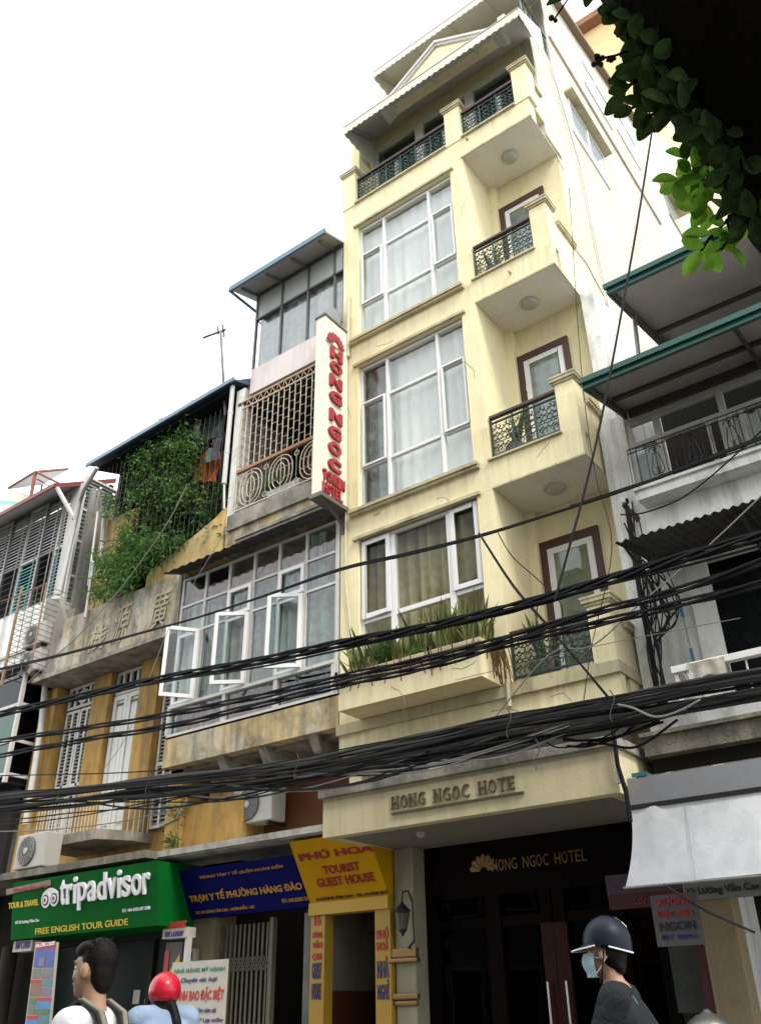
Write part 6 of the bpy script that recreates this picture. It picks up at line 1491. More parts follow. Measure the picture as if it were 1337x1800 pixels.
bx = thing('junction_box', 'white cable junction box at the right corner of the hotel canopy', 'box', (-3.05, 7.8, 3.3)); p = at(1086, 1365, y=7.8)
MB().box(p.x-.03, p.x+.02, 7.79, 7.835, p.z-.06, p.z+.05).build('casing', PVCD, bx); MB().tube([p+Vector((.02,0,.6)), p+Vector((.01,0,.1)), p+Vector((.05,0,-.15)), p+Vector((.05,0,-.4))], .022, 6).build('cable', CABLE, bx)

# ================================================================== PEOPLE
SKIN = simple('skin', (.42,.24,.15), .5, var=.08, scale=30)
HAIR = simple('black_hair', (.008,.007,.006), .6, spec=.15, var=.4, scale=60, bump=.5, bscale=160)
HAIR.node_tree.nodes['Bump'].inputs['Strength'].default_value = .2
def fuse(name, chains, balls, voxel, mat, parent, smooth=3):
    """limbs as tapered chains and ellipsoids grown together into one continuous surface"""
    mb = MB()
    for ch in chains:
        pts = [Vector(p[:3]) for p in ch]; rr = [p[3] for p in ch]
        mb.tube(pts, rr, 12)
        for p, r in zip(pts, rr): mb.sphere(p, r, 12, 8)
    for c, r in balls:
        if isinstance(r, tuple) and len(r) == 2:            # ellipsoid with a frame
            rad, (fx, rx) = r; mb.sphere(c, 1, 18, 12, fn=lambda q: rx*q.x*rad[0]+fx*q.y*rad[1]+Vector((0,0,1))*q.z*rad[2])
        else: mb.sphere(c, r, 16, 10)
    o = mb.build(name, mat, None, recalc=True)
    m = o.modifiers.new('r', 'REMESH'); m.mode = 'VOXEL'; m.voxel_size = voxel
    dg = bpy.context.evaluated_depsgraph_get(); me = bpy.data.meshes.new_from_object(o.evaluated_get(dg)); o.modifiers.clear()
    bm = bmesh.new(); bm.from_mesh(me)
    for _ in range(smooth): bmesh.ops.smooth_vert(bm, verts=bm.verts, factor=.5, use_axis_x=True, use_axis_y=True, use_axis_z=True)
    w0 = wloc(parent); bmesh.ops.translate(bm, verts=bm.verts, vec=-w0); bm.to_mesh(me); bm.free()
    me.polygons.foreach_set('use_smooth', [True]*len(me.polygons)); me.materials.clear(); me.materials.append(mat)
    o.data = me; o.parent = parent; o.location = (0,0,0); return o
class Fig:
    def __init__(s, head, face):
        s.h = Vector(head); s.F = Vector((face[0], face[1], 0)).normalized(); s.R = Vector((s.F.y, -s.F.x, 0))
    def P(s, r, f, z, rad=None):
        q = s.h+s.R*r+s.F*f+Vector((0,0,z)); return (q.x, q.y, q.z) if rad is None else (q.x, q.y, q.z, rad)
    def ell(s, r, f, z, rad): return (s.P(r,f,z), (rad, (s.F, s.R)))
def hand(g, w, d, side, up=(0,0,1)):
    """palm, four bent fingers of different length and a thumb leaving the side of the palm"""
    w = Vector(w); d = Vector(d).normalized(); U = Vector(up); S = d.cross(U).normalized()*side; N = S.cross(d)*side
    ch = [[(*w, .026), (*(w+d*.045), .030), (*(w+d*.085), .028)]]
    for k, L in enumerate((.066,.075,.070,.055)):
        b = w+d*.085+S*(.030-.02*k); m1 = b+d*L*.45-N*.006; m2 = m1+d*L*.25-N*.022; e = m2-N*.02-d*.002
        ch.append([(*(b-d*.02), .0105), (*b, .010), (*m1, .0095), (*m2, .009), (*e, .008)])
    t0 = w+d*.03+S*.028; t1 = t0+S*.026+d*.028-N*.01; t2 = t1+d*.03-N*.012
    ch.append([(*t0, .013), (*t1, .0115), (*t2, .0095)]); return ch
def head_parts(g, tilt=0):
    b = [g.ell(0,-.005,.02,(.074,.094,.108)), g.ell(0,.028,-.045,(.058,.064,.072)), g.ell(0,.072,-.095,(.026,.022,.024)), g.ell(0,.098,-.012,(.015,.017,.026)),
         g.ell(0,.085,.03,(.05,.016,.016)), g.ell(.03,.07,-.03,(.024,.022,.026)), g.ell(-.03,.07,-.03,(.024,.022,.026)), g.ell(0,.094,-.058,(.023,.01,.008)), g.ell(0,.09,-.072,(.019,.01,.007)),
         g.ell(.082,-.002,-.012,(.015,.023,.036)), g.ell(-.082,-.002,-.012,(.015,.023,.036))]
    return b
def face_parts(g, body):
    for s in (-1, 1):
        e = MB(); e.sphere(g.P(.030*s,.075,.008), .0125, 12, 8); e.build('eye', simple('eye_white', (.6,.58,.55), .2), body)
        e = MB(); e.sphere(g.P(.030*s,.0842,.008), .0062, 10, 6); e.build('iris', simple('iris_dark', (.015,.008,.005), .1), body)
    m = MB(); m.tube([g.P(-.022,.098,-.0655), g.P(0,.104,-.064), g.P(.022,.098,-.0655)], .0028, 6); m.build('mouth', simple('lip_line', (.16,.05,.045), .5), body)
    for s in (-1, 1):
        m = MB(); m.tube([g.P(.014*s,.097,.03), g.P(.034*s,.096,.037), g.P(.054*s,.082,.031)], .004, 6); m.build('eyebrow', HAIR, body)

# --- pedestrian with a backpack
hc = at(166, 1704, d=4.15); g = Fig((hc.x, hc.y, hc.z), (-.95, -.32)); gz = -hc.z
MAN = thing('person', 'man seen from behind in a white T-shirt with a dark and khaki backpack', 'person', (hc.x, hc.y, 0))
def standing_limbs(g, gz):
    arms = []
    for s in (-1, 1):
        arms.append([g.P(.165*s,-.02,-.235,.058), g.P(.215*s,-.03,-.40,.046), g.P(.235*s,-.02,-.54,.038), g.P(.235*s,.05,-.68,.034), g.P(.23*s,.11,-.79,.026)])
    legs = []
    for s in (-1, 1):
        st = .10*s
        legs.append([g.P(.085*s,-.02,gz+.93,.088), g.P(.09*s,.02+st*.5,gz+.70,.076), g.P(.09*s,.03+st,gz+.49,.056), g.P(.09*s,-.02+st,gz+.30,.055), g.P(.09*s,-.04+st,gz+.10,.038), g.P(.09*s,-.02+st,gz+.045,.042), g.P(.095*s,.13+st,gz+.032,.032)])
    return arms, legs
arms, legs = standing_limbs(g, gz)
torso = [[g.P(0,-.02,-.14,.056), g.P(0,-.035,-.20,.062), g.P(0,-.03,-.30,.10), g.P(0,-.03,-.45,.115), g.P(0,-.02,-.60,.11), g.P(0,-.02,-.74,.115)]]
sh = [[g.P(-.155,-.03,-.23,.062), g.P(.155,-.03,-.23,.062)], [g.P(-.07,-.03,-.35,.105), g.P(.07,-.03,-.35,.105)], [g.P(-.07,-.02,-.70,.10), g.P(.07,-.02,-.70,.10)], [g.P(0,-.01,-.03,.052), g.P(0,-.03,-.18,.056)]]
hands = []
for s in (-1, 1): hands += hand(g, g.P(.23*s,.11,-.79), Vector(g.P(.22*s,.16,-.95))-Vector(g.P(.23*s,.11,-.79)), s, g.F)
body = fuse('body', torso+sh+arms+legs+hands, head_parts(g), .0085, SKIN, MAN); face_parts(g, body)
TSH = clothmat('white_cotton', (.72,.72,.73), (.66,.66,.68), trans=0)
infl = lambda ch, d: [[(*p[:3], p[3]+d) for p in c] for c in ch]
fuse('shirt', infl([torso[0][2:]], .022)+infl([sh[0], sh[1], sh[2]], .018)+[[ (*p[:3], p[3]+.024) for p in a[:2]]+[(*(Vector(a[1][:3])*.45+Vector(a[2][:3])*.55), .068)] for a in arms], [], .011, TSH, MAN, 4)
MB().lathe(g.P(0,-.032,-.185), Vector((0,0,1))+g.F*-.1, [(-.02,.08),(.012,.069),(.016,.064),(.0,.06)], 24).build('collar', TSH, MAN, smooth=True)
fuse('trousers', infl(legs and [l_[:5] for l_ in legs], .014)+infl([sh[2]], .016), [], .012, simple('dark_trousers', (.03,.03,.035), .9), MAN)
for l_ in legs: fuse('shoe', [[(*p[:3], p[3]+.010) for p in l_[4:]]], [], .011, simple('shoe', (.03,.03,.03), .6), MAN)
hr = MB()
def hairfn(q):
    # thick short hair: covers crown and back, leaves the face free
    return q
H0 = [g.ell(0,-.022,.04,(.082,.090,.098)), g.ell(0,-.05,-.01,(.074,.055,.085)), g.ell(0,.03,.082,(.070,.072,.046)), g.ell(.043,-.04,.035,(.036,.05,.05)), g.ell(-.043,-.04,.035,(.036,.05,.05)), g.ell(0,-.058,-.06,(.056,.04,.05))]
hob = fuse('hair', [], H0, .010, HAIR, MAN, 1)
tf = MB()
for i in range(900):
    th, ph = rnd(0, 6.28), math.acos(rnd(-.45, 1)); q = Vector((math.sin(ph)*math.cos(th), math.sin(ph)*math.sin(th), math.cos(ph)))
    if q.y > .25 and q.z < .55: continue
    b = Vector(g.P(q.x*.078, -.016+q.y*.088, .04+q.z*.094)); n = (g.R*q.x+g.F*q.y+Vector((0,0,q.z)))
    d = (n*.7+Vector((rnd(-.5,.5),rnd(-.5,.5),rnd(-.9,.3)))).normalized(); s_ = d.orthogonal().normalized()*.0022
    tf.add([b-s_, b+s_, b+d*rnd(.012,.026)], [(0,1,2)])
tf.build('hair_tufts', HAIR, MAN, recalc=False)
KHA = simple('khaki_cloth', (.22,.21,.15), .9, var=.15); BLK = simple('black_nylon', (.02,.02,.022), .7, var=.3)
BP = thing('backpack', 'dark backpack with khaki flap and straps worn by the man in white', 'backpack', g.P(0,-.24,-.5))
fuse('bag', [[g.P(-.07,-.215,-.36,.07), g.P(.07,-.215,-.36,.07)], [g.P(-.08,-.225,-.50,.085), g.P(.08,-.225,-.50,.085)], [g.P(-.08,-.22,-.66,.085), g.P(.08,-.22,-.66,.085)]], [], .011, BLK, BP, 3)
fuse('flap', [[g.P(-.07,-.232,-.335,.058), g.P(.07,-.232,-.335,.058)], [g.P(-.06,-.285,-.40,.030), g.P(.06,-.285,-.40,.030)]], [], .010, KHA, BP, 3)
fuse('pocket', [[g.P(-.06,-.30,-.54,.035), g.P(.06,-.30,-.54,.035)], [g.P(-.06,-.30,-.62,.035), g.P(.06,-.30,-.62,.035)]], [], .010, KHA, BP, 3)
for s in (-1, 1):
    p = [Vector(g.P(.075*s,-.16,-.30)), Vector(g.P(.095*s,-.115,-.19)), Vector(g.P(.105*s,-.03,-.145)), Vector(g.P(.115*s,.06,-.20)), Vector(g.P(.12*s,.085,-.35)), Vector(g.P(.13*s,.03,-.55)), Vector(g.P(.12*s,-.12,-.64))]
    for nm, w_, m_, dz in (('strap', .034, BLK, 0), ('strap_pad', .018, KHA, .006)):
        mb = MB(); R_s = g.R
        for i in range(len(p)-1 if nm == 'strap' else 4):
            t_ = (p[i+1]-p[i]).normalized(); n_ = R_s.cross(t_).normalized()*(1 if R_s.cross(t_).z > 0 or i > 3 else -1)
            t2 = (p[min(i+2,len(p)-1)]-p[i+1]); t2 = t2.normalized() if t2.length > 0 else t_
            a_, b_ = p[i], p[i+1]; mb.obox((a_+b_)/2+n_*(.012+dz), t_*((b_-a_).length/2+.008), R_s*w_, n_*.006)
        mb.build(nm, m_, BP, bevel=.003)
hnd = MB(); hnd.tube([g.P(-.03,-.24,-.275), g.P(-.02,-.245,-.235), g.P(.02,-.245,-.235), g.P(.03,-.24,-.275)], .008, 6); hnd.build('grab_handle', BLK, BP)

# --- scooters and riders
def scooter(g, seat_z, col, label, group):
    """step-through scooter under a rider; coordinates relative to the rider's head"""
    base = Vector(g.P(0,0,0)); base.z = 0; z0 = -g.h.z
    t = thing('motor_scooter', label, 'scooter', base, group); P = g.P
    q = lambda r, f, z: P(r, f, z0+z)
    qq = lambda r, f, z, rad: P(r, f, z0+z, rad)
    fuse('body_shell', [[qq(0,-.62,.72,.10), qq(0,-.40,.68,.13), qq(0,-.10,.60,.13), qq(0,.05,.42,.10)], [qq(-.05,.05,.30,.06), qq(-.05,.45,.30,.06)], [qq(.05,.05,.30,.06), qq(.05,.45,.30,.06)], [qq(0,.45,.32,.09), qq(0,.56,.55,.10), qq(0,.60,.80,.08), qq(0,.58,.95,.06)], [qq(-.14,.54,.55,.03), qq(.14,.54,.55,.03)], [qq(-.14,.55,.75,.03), qq(.14,.55,.75,.03)]], [], .016, simple('scooter_paint', col, .25), t)
    fuse('seat', [[qq(-.06,-.60,.84,.05), qq(-.08,-.30,.84,.055), qq(-.05,.0,.82,.05)], [qq(.06,-.60,.84,.05), qq(.08,-.30,.84,.055), qq(.05,.0,.82,.05)]], [], .014, simple('seat_vinyl', (.02,.02,.02), .5), t)
    for f_ in (-.62, .72):
        w = MB(); c_ = Vector(q(0,f_,.27)); w.lathe(c_-g.R*.045, g.R, [(0,.19),(.01,.25),(.045,.27),(.08,.25),(.09,.19)], 28); wo = w.build('wheel', simple('tyre', (.02,.02,.02), .8), t, smooth=True)
        r_ = MB(); r_.lathe(c_-g.R*.05, g.R, [(0,.18),(.02,.185),(.08,.185),(.1,.18)], 24); r_.build('rim', SILVER, wo)
    fo = MB()
    for s in (-1, 1): fo.bar(q(.07*s,.60,.70), q(.07*s,.72,.27), .022, 8)
    fo.build('fork', SILVER, t)
    fuse('mudguard', [[qq(0,.56,.52,.05), qq(0,.72,.57,.055), qq(0,.88,.50,.05)]], [], .014, simple('scooter_guard', col, .25), t)
    hb = MB(); hb.tube([q(-.34,.42,1.02), q(-.2,.50,1.03), q(0,.55,1.0), q(.2,.50,1.03), q(.34,.42,1.02)], .016, 8); ho = hb.build('handlebar', SILVER, t)
    for s in (-1, 1): MB().bar(q(.36*s,.40,1.02), q(.24*s,.475,1.03), .021, 10).build('grip', BLACKL, ho)
    for s in (-1, 1):
        m = MB(); m.tube([q(.2*s,.50,1.03), q(.27*s,.52,1.15), q(.30*s,.50,1.22)], .008, 6); mo_ = m.build('mirror', BIRON, t)
        MB().lathe(q(.30*s,.50,1.24), -g.F, [(-.02,.03),(-.01,.055),(.008,.058),(.012,.05)], 18).build('mirror_glass', SILVER, mo_)
    MB().lathe(q(0,.60,.93), g.F+Vector((0,0,.1)), [(0,.09),(.04,.085),(.07,.06),(.08,.01)], 20).build('headlight', simple('lens', (.6,.6,.6), .1), t)
    MB().lathe(q(0,-.72,.72), -g.F, [(0,.05),(.03,.05),(.05,.02)], 14).build('tail_light', REDL, t)
    MB().bar(q(.12,-.3,.26), q(.14,-.85,.34), .045, 10).build('exhaust', SILVER, t)
    return t
def rider(label, g, shirt_mat, trous, sleeve=.55, lean=.12, slim=1.0, lift=0.0):
    t = thing('person', label, 'person', g.P(0,0,-g.h.z)); z0 = -g.h.z; P = g.P; k = slim
    torso = [[P(0,-.02,-.15,.054), P(0,-.05,-.19+lift*.6,.066*k), P(0,-.07,-.32+lift,.105*k), P(0,-.09-lean*.3,-.46,.115*k), P(0,-.10-lean,-.60,.112*k), P(0,-.10-lean,-.70,.125*k)]]
    sh = [[P(-.165*k,-.05,-.215+lift,.06*k), P(.165*k,-.05,-.215+lift,.06*k)], [P(-.08,-.07,-.34+lift,.105*k), P(.08,-.07,-.34+lift,.105*k)], [P(-.07,-.10-lean,-.68,.115*k), P(.07,-.10-lean,-.68,.115*k)], [P(0,-.01,-.03,.052), P(0,-.04,-.19,.055)]]
    arms = []; hands = []
    for s in (-1, 1):
        w = Vector(P(.30*s,.37,z0+1.06)); e = Vector(P(.26*s,.10,min(z0+1.20,-.50)))
        a = Vector(P(.18*s*k,-.05,-.225+lift)); arms.append([(*a,.058*k), (*(a*.5+e*.5),.047*k), (*e,.04*k), (*(e*.5+w*.5),.037), (*w,.027)])
        hands += hand(g, w, g.F*1+Vector((0,0,-.25)), s)
    legs = []
    for s in (-1, 1):
        hp = P(.09*s,-.10-lean,-.70,.092*k); legs.append([hp, P(.13*s,.10,min(-.74, z0+.90),.08*k), P(.16*s,.27,z0+.80,.06), P(.15*s,.24,z0+.60,.055), P(.14*s,.20,z0+.42,.04), P(.14*s,.22,z0+.41,.042), P(.145*s,.36,z0+.39,.032)])
    body = fuse('body', torso+sh+arms+legs+hands, head_parts(g), .0095, SKIN, t); face_parts(g, body)
    inf = lambda ch, d: [[(*p[:3], p[3]+d) for p in c] for c in ch]
    sl = []
    for a in arms:
        A, E_, = Vector(a[0][:3]), Vector(a[2][:3]); cut = A+(E_-A)*min(1, sleeve/.5*.85)
        sl.append([(*A, a[0][3]+.022), (*((A+cut)/2), a[1][3]+.022), (*cut, a[2][3]+.026)]+([(*(Vector(a[3][:3])), a[3][3]+.018), (*(Vector(a[3][:3])*.3+Vector(a[4][:3])*.7), a[4][3]+.018)] if sleeve > .6 else []))
    fuse('shirt', inf([torso[0][2:]], .022)+inf(sh[:3], .018)+sl+([[P(-.09,-.06,-.185+lift,.055), P(.09,-.06,-.185+lift,.055)]] if lift else []), [], .012, shirt_mat, t, 4)
    fuse('trousers', inf([l_[:5] for l_ in legs], .014)+inf([sh[2]], .012), [], .013, trous, t)
    for l_ in legs: fuse('shoe', [[(*p[:3], p[3]+.010) for p in l_[4:]]], [], .012, simple('shoe_dark', (.03,.028,.026), .6), t)
    return t, body
DEN = clothmat('light_denim', (.26,.34,.46), (.20,.27,.38), trans=0)
hc = at(289, 1745, d=6.5); gw = Fig((hc.x, hc.y, hc.z-.03), (-.86, .50))
WO, wb_ = rider('woman from behind with a red helmet, dark ponytail and pale denim jacket', gw, DEN, simple('jeans', (.03,.04,.08), .9), sleeve=.9, slim=1.06, lift=.085)
fuse('hair', [[gw.P(.04,-.09,-.05,.04), gw.P(.065,-.125,-.10,.032), gw.P(.08,-.165,-.17,.036), gw.P(.085,-.175,-.24,.028), gw.P(.085,-.165,-.30,.010)]], [gw.ell(0,-.045,-.01,(.088,.078,.085)), gw.ell(.0,-.045,-.085,(.096,.07,.07)), gw.ell(.02,-.06,-.14,(.075,.05,.06)), gw.ell(-.06,-.03,-.08,(.03,.05,.06))], .010, HAIR, WO, 1)
hl = thing('helmet', 'glossy red motorcycle helmet on the woman with the ponytail', 'helmet', gw.P(0,0,.06))
m = MB(); m.sphere(gw.P(0,-.01,.045), 1, 28, 18, fn=lambda q: gw.R*q.x*.118+gw.F*q.y*.138+Vector((0,0,1))*(q.z*.125 if q.z > -.6 else -.6*.125))
m.build('helmet_shell', simple('helmet_red', (.48,.012,.030), .22, var=.03), hl, smooth=True)
m = MB(); m.tube([gw.P(.118*math.cos(a_*.2618),-.01+.137*math.sin(a_*.2618),.0) for a_ in range(25)], .001, 4); m.build('helmet_rim', simple('rim_red', (.25,.01,.03), .3), hl)
m = MB(); m.tube([gw.P(.10,-.0,-.0), gw.P(.075,.02,-.09), gw.P(0,.05,-.135), gw.P(-.075,.02,-.09), gw.P(-.10,0,0)], .006, 6); m.build('chin_strap', BLACKL, hl)
m = MB(); m.sphere(gw.P(.055,-.12,-.085), .02, 10, 8); m.build('hair_tie', simple('hair_tie', (.45,.22,.18), .5), WO)
scooter(gw, .85, (.30,.31,.33), 'silver grey scooter ridden by the woman in the red helmet', 'scooters')
hc = at(1062, 1672, d=4.75); gb_ = Fig((hc.x, hc.y, hc.z-.01), (-.93, -.22))
BM, bb_ = rider('man in profile with a dark blue helmet, pale face mask and black T-shirt', gb_, clothmat('black_cotton', (.022,.025,.028), (.018,.02,.022), trans=0), simple('grey_trousers', (.05,.05,.05), .9), sleeve=.42, lean=.16, slim=1.06)
fuse('hair', [], [gb_.ell(0,-.045,-.005,(.083,.072,.09)), gb_.ell(0,-.07,-.06,(.062,.035,.05)), gb_.ell(.06,-.02,.0,(.03,.045,.05)), gb_.ell(-.06,-.02,.0,(.03,.045,.05))], .010, HAIR, BM, 1)
m = MB(); vs = []; fs = []
for j in range(7):
    for i in range(11):
        a_ = -1.25+2.5*i/10; t_ = j/6; z = .0-.115*t_; rr = .098+.022*math.sin(math.pi*min(1, t_*1.1+.1)); vs.append(gb_.P(math.sin(a_)*(.078+.004*math.sin(t_*3)), .012+math.cos(a_)*rr, z-.0))
for j in range(6):
    for i in range(10): k = j*11+i; fs.append((k, k+1, k+12, k+11))
m.add(vs, fs); m.build('face_mask', clothmat('mask_blue', (.42,.58,.64), (.38,.54,.6), trans=.1), BM, smooth=True, recalc=False)
m = MB()
for s in (-1, 1): m.tube([gb_.P(.074*s,.045,-.02), gb_.P(.083*s,.0,-.03), gb_.P(.088*s,-.02,.01)], .0025, 4); m.tube([gb_.P(.074*s,.045,-.10), gb_.P(.085*s,-.0,-.05), gb_.P(.088*s,-.025,-.02)], .0025, 4)
m.build('mask_loop', WHITEL, BM)
hl2 = thing('helmet', 'dark blue cap shaped helmet with a brim and white rear stripe on the masked rider', 'helmet', gb_.P(0,0,.08))
def capfn(q):
    z = q.z*.135 if q.z > -.12 else -.12*.135-(q.z+.12)*.0
    f = q.y*.132; 
    if q.y < 0 and q.z < 0: z -= .03*min(1, -q.y)
    return gb_.R*q.x*.112+gb_.F*f+Vector((0,0,z))
HBL = simple('helmet_navy', (.011,.016,.028), .42, var=.15, spec=.16)
m = MB(); m.sphere(gb_.P(0,-.02,.05), 1, 28, 18, fn=capfn); m.build('helmet_shell', HBL, hl2, smooth=True)
m = MB(); vs = []; fs = []
for j in range(4):
    for i in range(13):
        a_ = -1.2+2.4*i/12; t_ = j/3; rr = .125+.075*t_*max(0, math.cos(a_*1.15)); vs.append(gb_.P(math.sin(a_)*.113, -.02+math.cos(a_)*rr, .045-.028*t_*math.cos(a_)))
for j in range(3):
    for i in range(12): k = j*13+i; fs.append((k, k+1, k+14, k+13))
n_ = len(vs); m.add(vs, fs); m.add([(p[0], p[1], p[2]-.007) for p in vs], [f_[::-1] for f_ in fs]); m.build('brim', HBL, hl2, smooth=True, recalc=False)
m = MB(); m.tube([gb_.P(math.sin(-1.2+2.4*i/12)*.114, -.02+math.cos(-1.2+2.4*i/12)*(.125+.076*max(0, math.cos((-1.2+2.4*i/12)*1.15))), .045-.032*math.cos(-1.2+2.4*i/12)) for i in range(13)]+[gb_.P(.112*math.cos(a_), -.02-.13*math.sin(a_), .032-.035*math.sin(a_)) for a_ in [.2+.23*k for k in range(13)]], .0045, 6); m.build('edge_trim', WHITEL, hl2)
m = MB(); 
for i in range(7):
    a0_, a1_ = .55+i*.33, .55+i*.33+.27; w_ = .016
    for (p_, q_) in ((a0_, a1_),):
        A_s = [Vector(gb_.P(s*w_, -.02-.136*math.cos(a)*1.0 if True else 0, .05+.139*math.sin(a))) for a in (p_, q_) for s in (-1, 1)]
        if a1_ < 1.75 or True: m.add([A_s[0], A_s[1], A_s[3], A_s[2]], [(0,1,2,3)])
m.v = m.v[:16]; m.f = m.f[:4]; m.m = m.m[:4]; m.build('rear_stripe', WHITEL, hl2, recalc=False)
m = MB(); m.tube([gb_.P(-.10,-.02,.03), gb_.P(-.08,.01,-.08), gb_.P(0,.045,-.14), gb_.P(.08,.01,-.08), gb_.P(.10,-.02,.03)], .005, 6); m.build('chin_strap', BLACKL, hl2)
ST = simple('teal_strap', (.05,.12,.12), .8)
m = MB(); p = [Vector(gb_.P(-.10,.05,-.26)), Vector(gb_.P(-.10,-.03,-.17)), Vector(gb_.P(-.09,-.13,-.22)), Vector(gb_.P(-.07,-.19,-.34)), Vector(gb_.P(-.04,-.22,-.48))]
for i in range(4):
    t_ = (p[i+1]-p[i]).normalized(); n_ = gb_.R.cross(t_).normalized(); m.obox((p[i]+p[i+1])/2+Vector((0,0,.006)), t_*((p[i+1]-p[i]).length/2+.006), gb_.R*.016, n_*.006)
m.build('bag_strap', ST, BM, bevel=.002)
scooter(gb_, .85, (.05,.05,.06), 'dark scooter ridden by the masked man in black', 'scooters')

# ================================================================== TREE OVERHEAD
TR = thing('street_tree', 'dark leaning street tree whose shaded limb and rounded leaves fill the top right corner', 'tree', (2.1, .3, 0))
cl = [at(1620, 490, d=2.75), at(1333, 88, d=2.55), at(1172, -152, d=2.65), at(1022, -400, d=2.9)]
trunk = MB(); trunk.tube([(2.1,.3,-.05),(2.0,.5,1.2),(1.5,1.0,2.4)]+cl[:1]+[cl[1]*.5+cl[0]*.5]+cl[1:]+[cl[3]*1.6-cl[2]*.6], [.40,.33,.33,.33,.32,.31,.27,.22,.14], 18)
for i, v in enumerate(trunk.v): 
    q = Vector(v); trunk.v[i] = tuple(q+Vector((math.sin(q.z*9+q.x*5), math.cos(q.x*11), math.sin(q.y*8)))*.012)
trunk.build('trunk', BARK, TR, smooth=True)
LD = leafmat('leaf_shaded', (.022,.05,.013), (.045,.085,.022), .35, 30, .65); LB_ = leafmat('leaf_lit', (.13,.29,.025), (.20,.38,.05), .6, 30, .5)  # bright copy carries sky light in its colour, dark copy the shade
def leaf_mesh(L, w, cup):
    vs = []; fs = []; n = 7
    for i in range(n+1):
        t_ = i/n; ww = w*1.12*max(.03, math.sin(math.pi*min(1, .04+.96*t_)**1.25))**.62 if i < n else w*.25
        for k in (-1, -.5, 0, .5, 1): vs.append((k*ww, L*t_, cup*(k*k)*ww+.10*L*t_*(1-t_)-.05*L*t_*t_))
    for i in range(n):
        for k in range(4): fs.append((i*5+k, i*5+k+1, i*5+k+6, i*5+k+5))
    mb = MB(); mb.v = vs; mb.f = fs; mb.m = [0]*len(fs); return mb
LM = {}
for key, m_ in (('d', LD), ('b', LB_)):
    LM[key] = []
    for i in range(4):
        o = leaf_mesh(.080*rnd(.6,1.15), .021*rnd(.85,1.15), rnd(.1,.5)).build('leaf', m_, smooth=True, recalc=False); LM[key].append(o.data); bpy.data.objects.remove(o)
nleaf = 0
def leaf(u, v, d, key, ang, s=1.0):
    """a leaf hanging at photo point (u, v), at depth d, pointing along ang (image degrees, 90 = down)"""
    global nleaf
    nleaf += 1
    o = bpy.data.objects.new('leaf', random.choice(LM[key])); COL.objects.link(o); o.parent = TR
    p = at(u, v, d=d); a = math.radians(ang); Y = (_r*math.cos(a)-_u*math.sin(a)-_f*rnd(-.5,.5)).normalized()
    Z = (-_f*rnd(.6,1)+_r*rnd(-.6,.6)+_u*rnd(-.6,.6)); X = Y.cross(Z).normalized(); Z = X.cross(Y)
    m4 = Matrix(((X.x,Y.x,Z.x),(X.y,Y.y,Z.y),(X.z,Y.z,Z.z))).to_4x4(); o.rotation_euler = m4.to_euler(); o.location = p-wloc(TR); o.scale = (s,)*3
TW = []
def twig(pts, d0, d1, key, n, side=1.0, s=1.0, jit=10):
    P = [at(u, v, d=d0+(d1-d0)*i/(len(pts)-1)) for i, (u, v) in enumerate(pts)]; TW.append(P)
    for q in range(n):
        t_ = (q+.5)/n*(len(pts)-1); i = min(int(t_), len(pts)-2); f_ = t_-i
        u, v = pts[i][0]*(1-f_)+pts[i+1][0]*f_, pts[i][1]*(1-f_)+pts[i+1][1]*f_; dd = d0+(d1-d0)*t_/(len(pts)-1)
        base = math.degrees(math.atan2(pts[i+1][1]-pts[i][1], pts[i+1][0]-pts[i][0]))
        leaf(u+rnd(-jit,jit)*.4, v+rnd(-jit,jit)*.4, dd+rnd(-.08,.08), key, base+(55 if q % 2 else -55)*side+rnd(-25,25), s*rnd(.8,1.15))
    leaf(*pts[-1], d1, key, base, s)
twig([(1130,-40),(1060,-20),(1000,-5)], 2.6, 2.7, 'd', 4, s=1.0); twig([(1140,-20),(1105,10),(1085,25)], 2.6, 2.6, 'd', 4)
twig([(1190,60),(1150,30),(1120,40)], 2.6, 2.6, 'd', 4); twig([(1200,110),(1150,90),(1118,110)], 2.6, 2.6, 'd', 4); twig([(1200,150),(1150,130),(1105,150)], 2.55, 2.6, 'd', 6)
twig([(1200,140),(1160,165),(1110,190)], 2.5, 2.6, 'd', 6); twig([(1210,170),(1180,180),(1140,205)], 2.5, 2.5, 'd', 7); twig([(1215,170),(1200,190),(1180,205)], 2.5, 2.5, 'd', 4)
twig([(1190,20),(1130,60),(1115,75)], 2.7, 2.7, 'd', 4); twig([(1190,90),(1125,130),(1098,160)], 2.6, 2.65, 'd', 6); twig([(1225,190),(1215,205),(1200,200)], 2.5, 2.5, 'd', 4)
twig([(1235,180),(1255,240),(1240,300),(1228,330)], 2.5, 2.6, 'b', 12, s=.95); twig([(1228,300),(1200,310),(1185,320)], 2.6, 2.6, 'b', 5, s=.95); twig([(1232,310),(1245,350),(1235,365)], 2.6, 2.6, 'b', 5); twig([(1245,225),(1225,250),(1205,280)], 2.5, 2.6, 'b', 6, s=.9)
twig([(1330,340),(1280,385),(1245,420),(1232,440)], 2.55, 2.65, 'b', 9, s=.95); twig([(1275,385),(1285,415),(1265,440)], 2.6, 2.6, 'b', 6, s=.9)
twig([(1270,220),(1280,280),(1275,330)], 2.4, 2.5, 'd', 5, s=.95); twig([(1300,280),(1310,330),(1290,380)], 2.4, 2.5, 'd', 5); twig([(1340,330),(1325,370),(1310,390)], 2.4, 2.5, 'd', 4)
twig([(1250,200),(1240,230),(1235,250)], 2.4, 2.5, 'd', 4, s=.9)
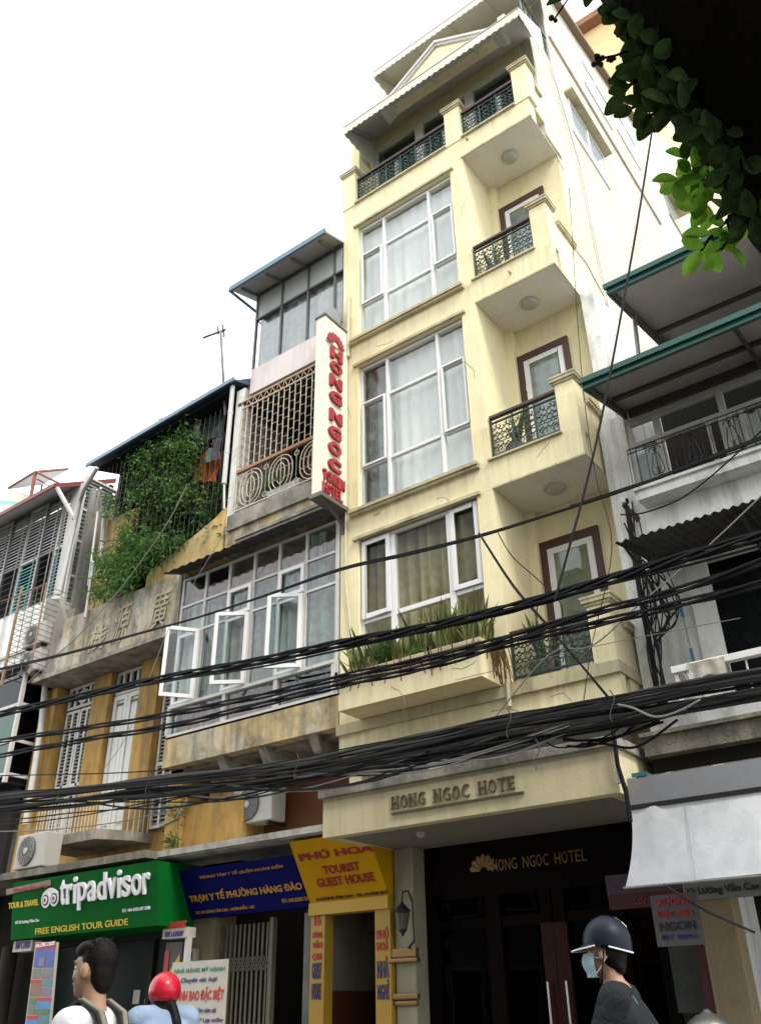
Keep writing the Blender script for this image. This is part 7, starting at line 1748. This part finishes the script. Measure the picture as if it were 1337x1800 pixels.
twig([(1160,-10),(1125,15),(1105,40)], 2.5, 2.6, 'd', 9); twig([(1185,70),(1150,75),(1128,100)], 2.45, 2.55, 'd', 9); twig([(1215,130),(1185,150),(1170,190)], 2.4, 2.5, 'd', 9); twig([(1240,190),(1225,215),(1215,240)], 2.4, 2.5, 'd', 7); twig([(1300,250),(1275,265),(1262,300)], 2.4, 2.5, 'd', 7)
mt = MB()
for P in TW: mt.tube(P, .005, 5)
P = [at(1205,70,d=2.6), at(1125,82,d=2.6), at(1080,98,d=2.62), at(1045,105,d=2.62)]; mt.tube(P, .004, 5); mt.tube([at(1125,140,d=2.6), at(1090,143,d=2.6), at(1070,147,d=2.6)], .003, 5); mt.tube([at(975,32,d=2.7), at(1000,-5,d=2.7)], .003, 5)
mt.build('twig', BARK, TR, recalc=False)
# unseen crown foliage added above and behind the camera to shade the street
def inview(p, m=.3):
    q = Vector(p)-Vector((0,0,CAMZ)); dz = q.dot(_f)
    if dz <= .1: return False
    u, v = q.dot(_r)/dz*FPX, -q.dot(_u)/dz*FPX
    return abs(u) < 668*(1+m) and abs(v) < 900*(1+m)
cw_ = MB(); cl_c = [Vector((rnd(-12,7), rnd(-5.5,2.6), rnd(5.4,10))) for _ in range(160)]
for i in range(7000):
    c_ = random.choice(cl_c); p = c_+Vector((random.gauss(0,.5), random.gauss(0,.5), random.gauss(0,.35)))
    if inview(p): continue
    d = Vector((rnd(-1,1), rnd(-1,1), rnd(-.7,.4))).normalized(); s_ = d.cross(Vector((rnd(-.5,.5), rnd(-.5,.5), 1))).normalized()
    L = rnd(.18,.36); m_ = p+d*L*.5; cw_.add([p, m_+s_*L*.28, p+d*L, m_-s_*L*.28], [(0,1,2,3)])
cw_.build('crown', LD, TR, recalc=False)
lb = MB()
for k in range(9): e_ = Vector((rnd(-8,6), rnd(-5,1), rnd(5.5,8))); 
for e_ in ((-7,-2,7),(-4,-4,8),(-3,-.5,7.5),(3,-4,8),(5,-1,7.5),(0,-3.5,9)): lb.tube([(2.0,.4,1.0),(1.9,-.2,3.6),Vector((1.2,-.8,5))*.5+Vector(e_)*.5-Vector((0,0,.4)),e_], [.3,.25,.12,.03], 8)
lb.build('limb', BARK, TR, smooth=True)
fb = MB()
for (u, v) in [(1047,100),(1052,108),(1043,114),(1058,103),(1066,106),(1072,104),(1078,102),(1050,98),(1056,113),(1071,143),(1078,139),(1085,142),(970,32),(975,35)]: fb.sphere(at(u+rnd(-2,2), v+rnd(-2,2), d=2.62), rnd(.005,.010), 8, 6)
fb.build('flower_bud', simple('bud', (.05,.03,.02), .8), TR)

# ================================================================== HOUSES ACROSS THE STREET (behind the camera, mirrored in the panes)
def opposite(x0, x1, h, m_, label):
    t = thing('opposite_house', label, 'house', ((x0+x1)/2, -6, 0), 'houses across the street')
    MB().box(x0, x1, -12, -6, 0, h).build('wall', m_, t)
    n = max(1, int((x1-x0)/1.6))
    for j in range(int(h/3.2)):
        for i in range(n):
            cx = x0+(x1-x0)*(i+.5)/n; z = .9+j*3.2; o = MB().box(cx-.5, cx+.5, -5.999, -5.95, z, z+1.7).build('window', ROOM, t)
            f_ = MB(); sash(f_, cx-.55, cx+.55, -5.96, -5.9, z-.05, z+1.75, .07); f_.build('frame', PVCD, o)
    MB().box(x0-.1, x1+.1, -12, -5.6, h, h+.2).build('roof', REDROOF, t)
opposite(-16, -10.5, 14.5, GREYR, 'grey four storey house across the street, farthest to the left'); opposite(-10.4, -6, 17.5, OCH, 'ochre five storey house across the street')
opposite(-5.9, -1.5, 15.5, WHT, 'white house across the street'); opposite(-1.4, 4, 14, YELD, 'olive house across the street, farthest to the right')
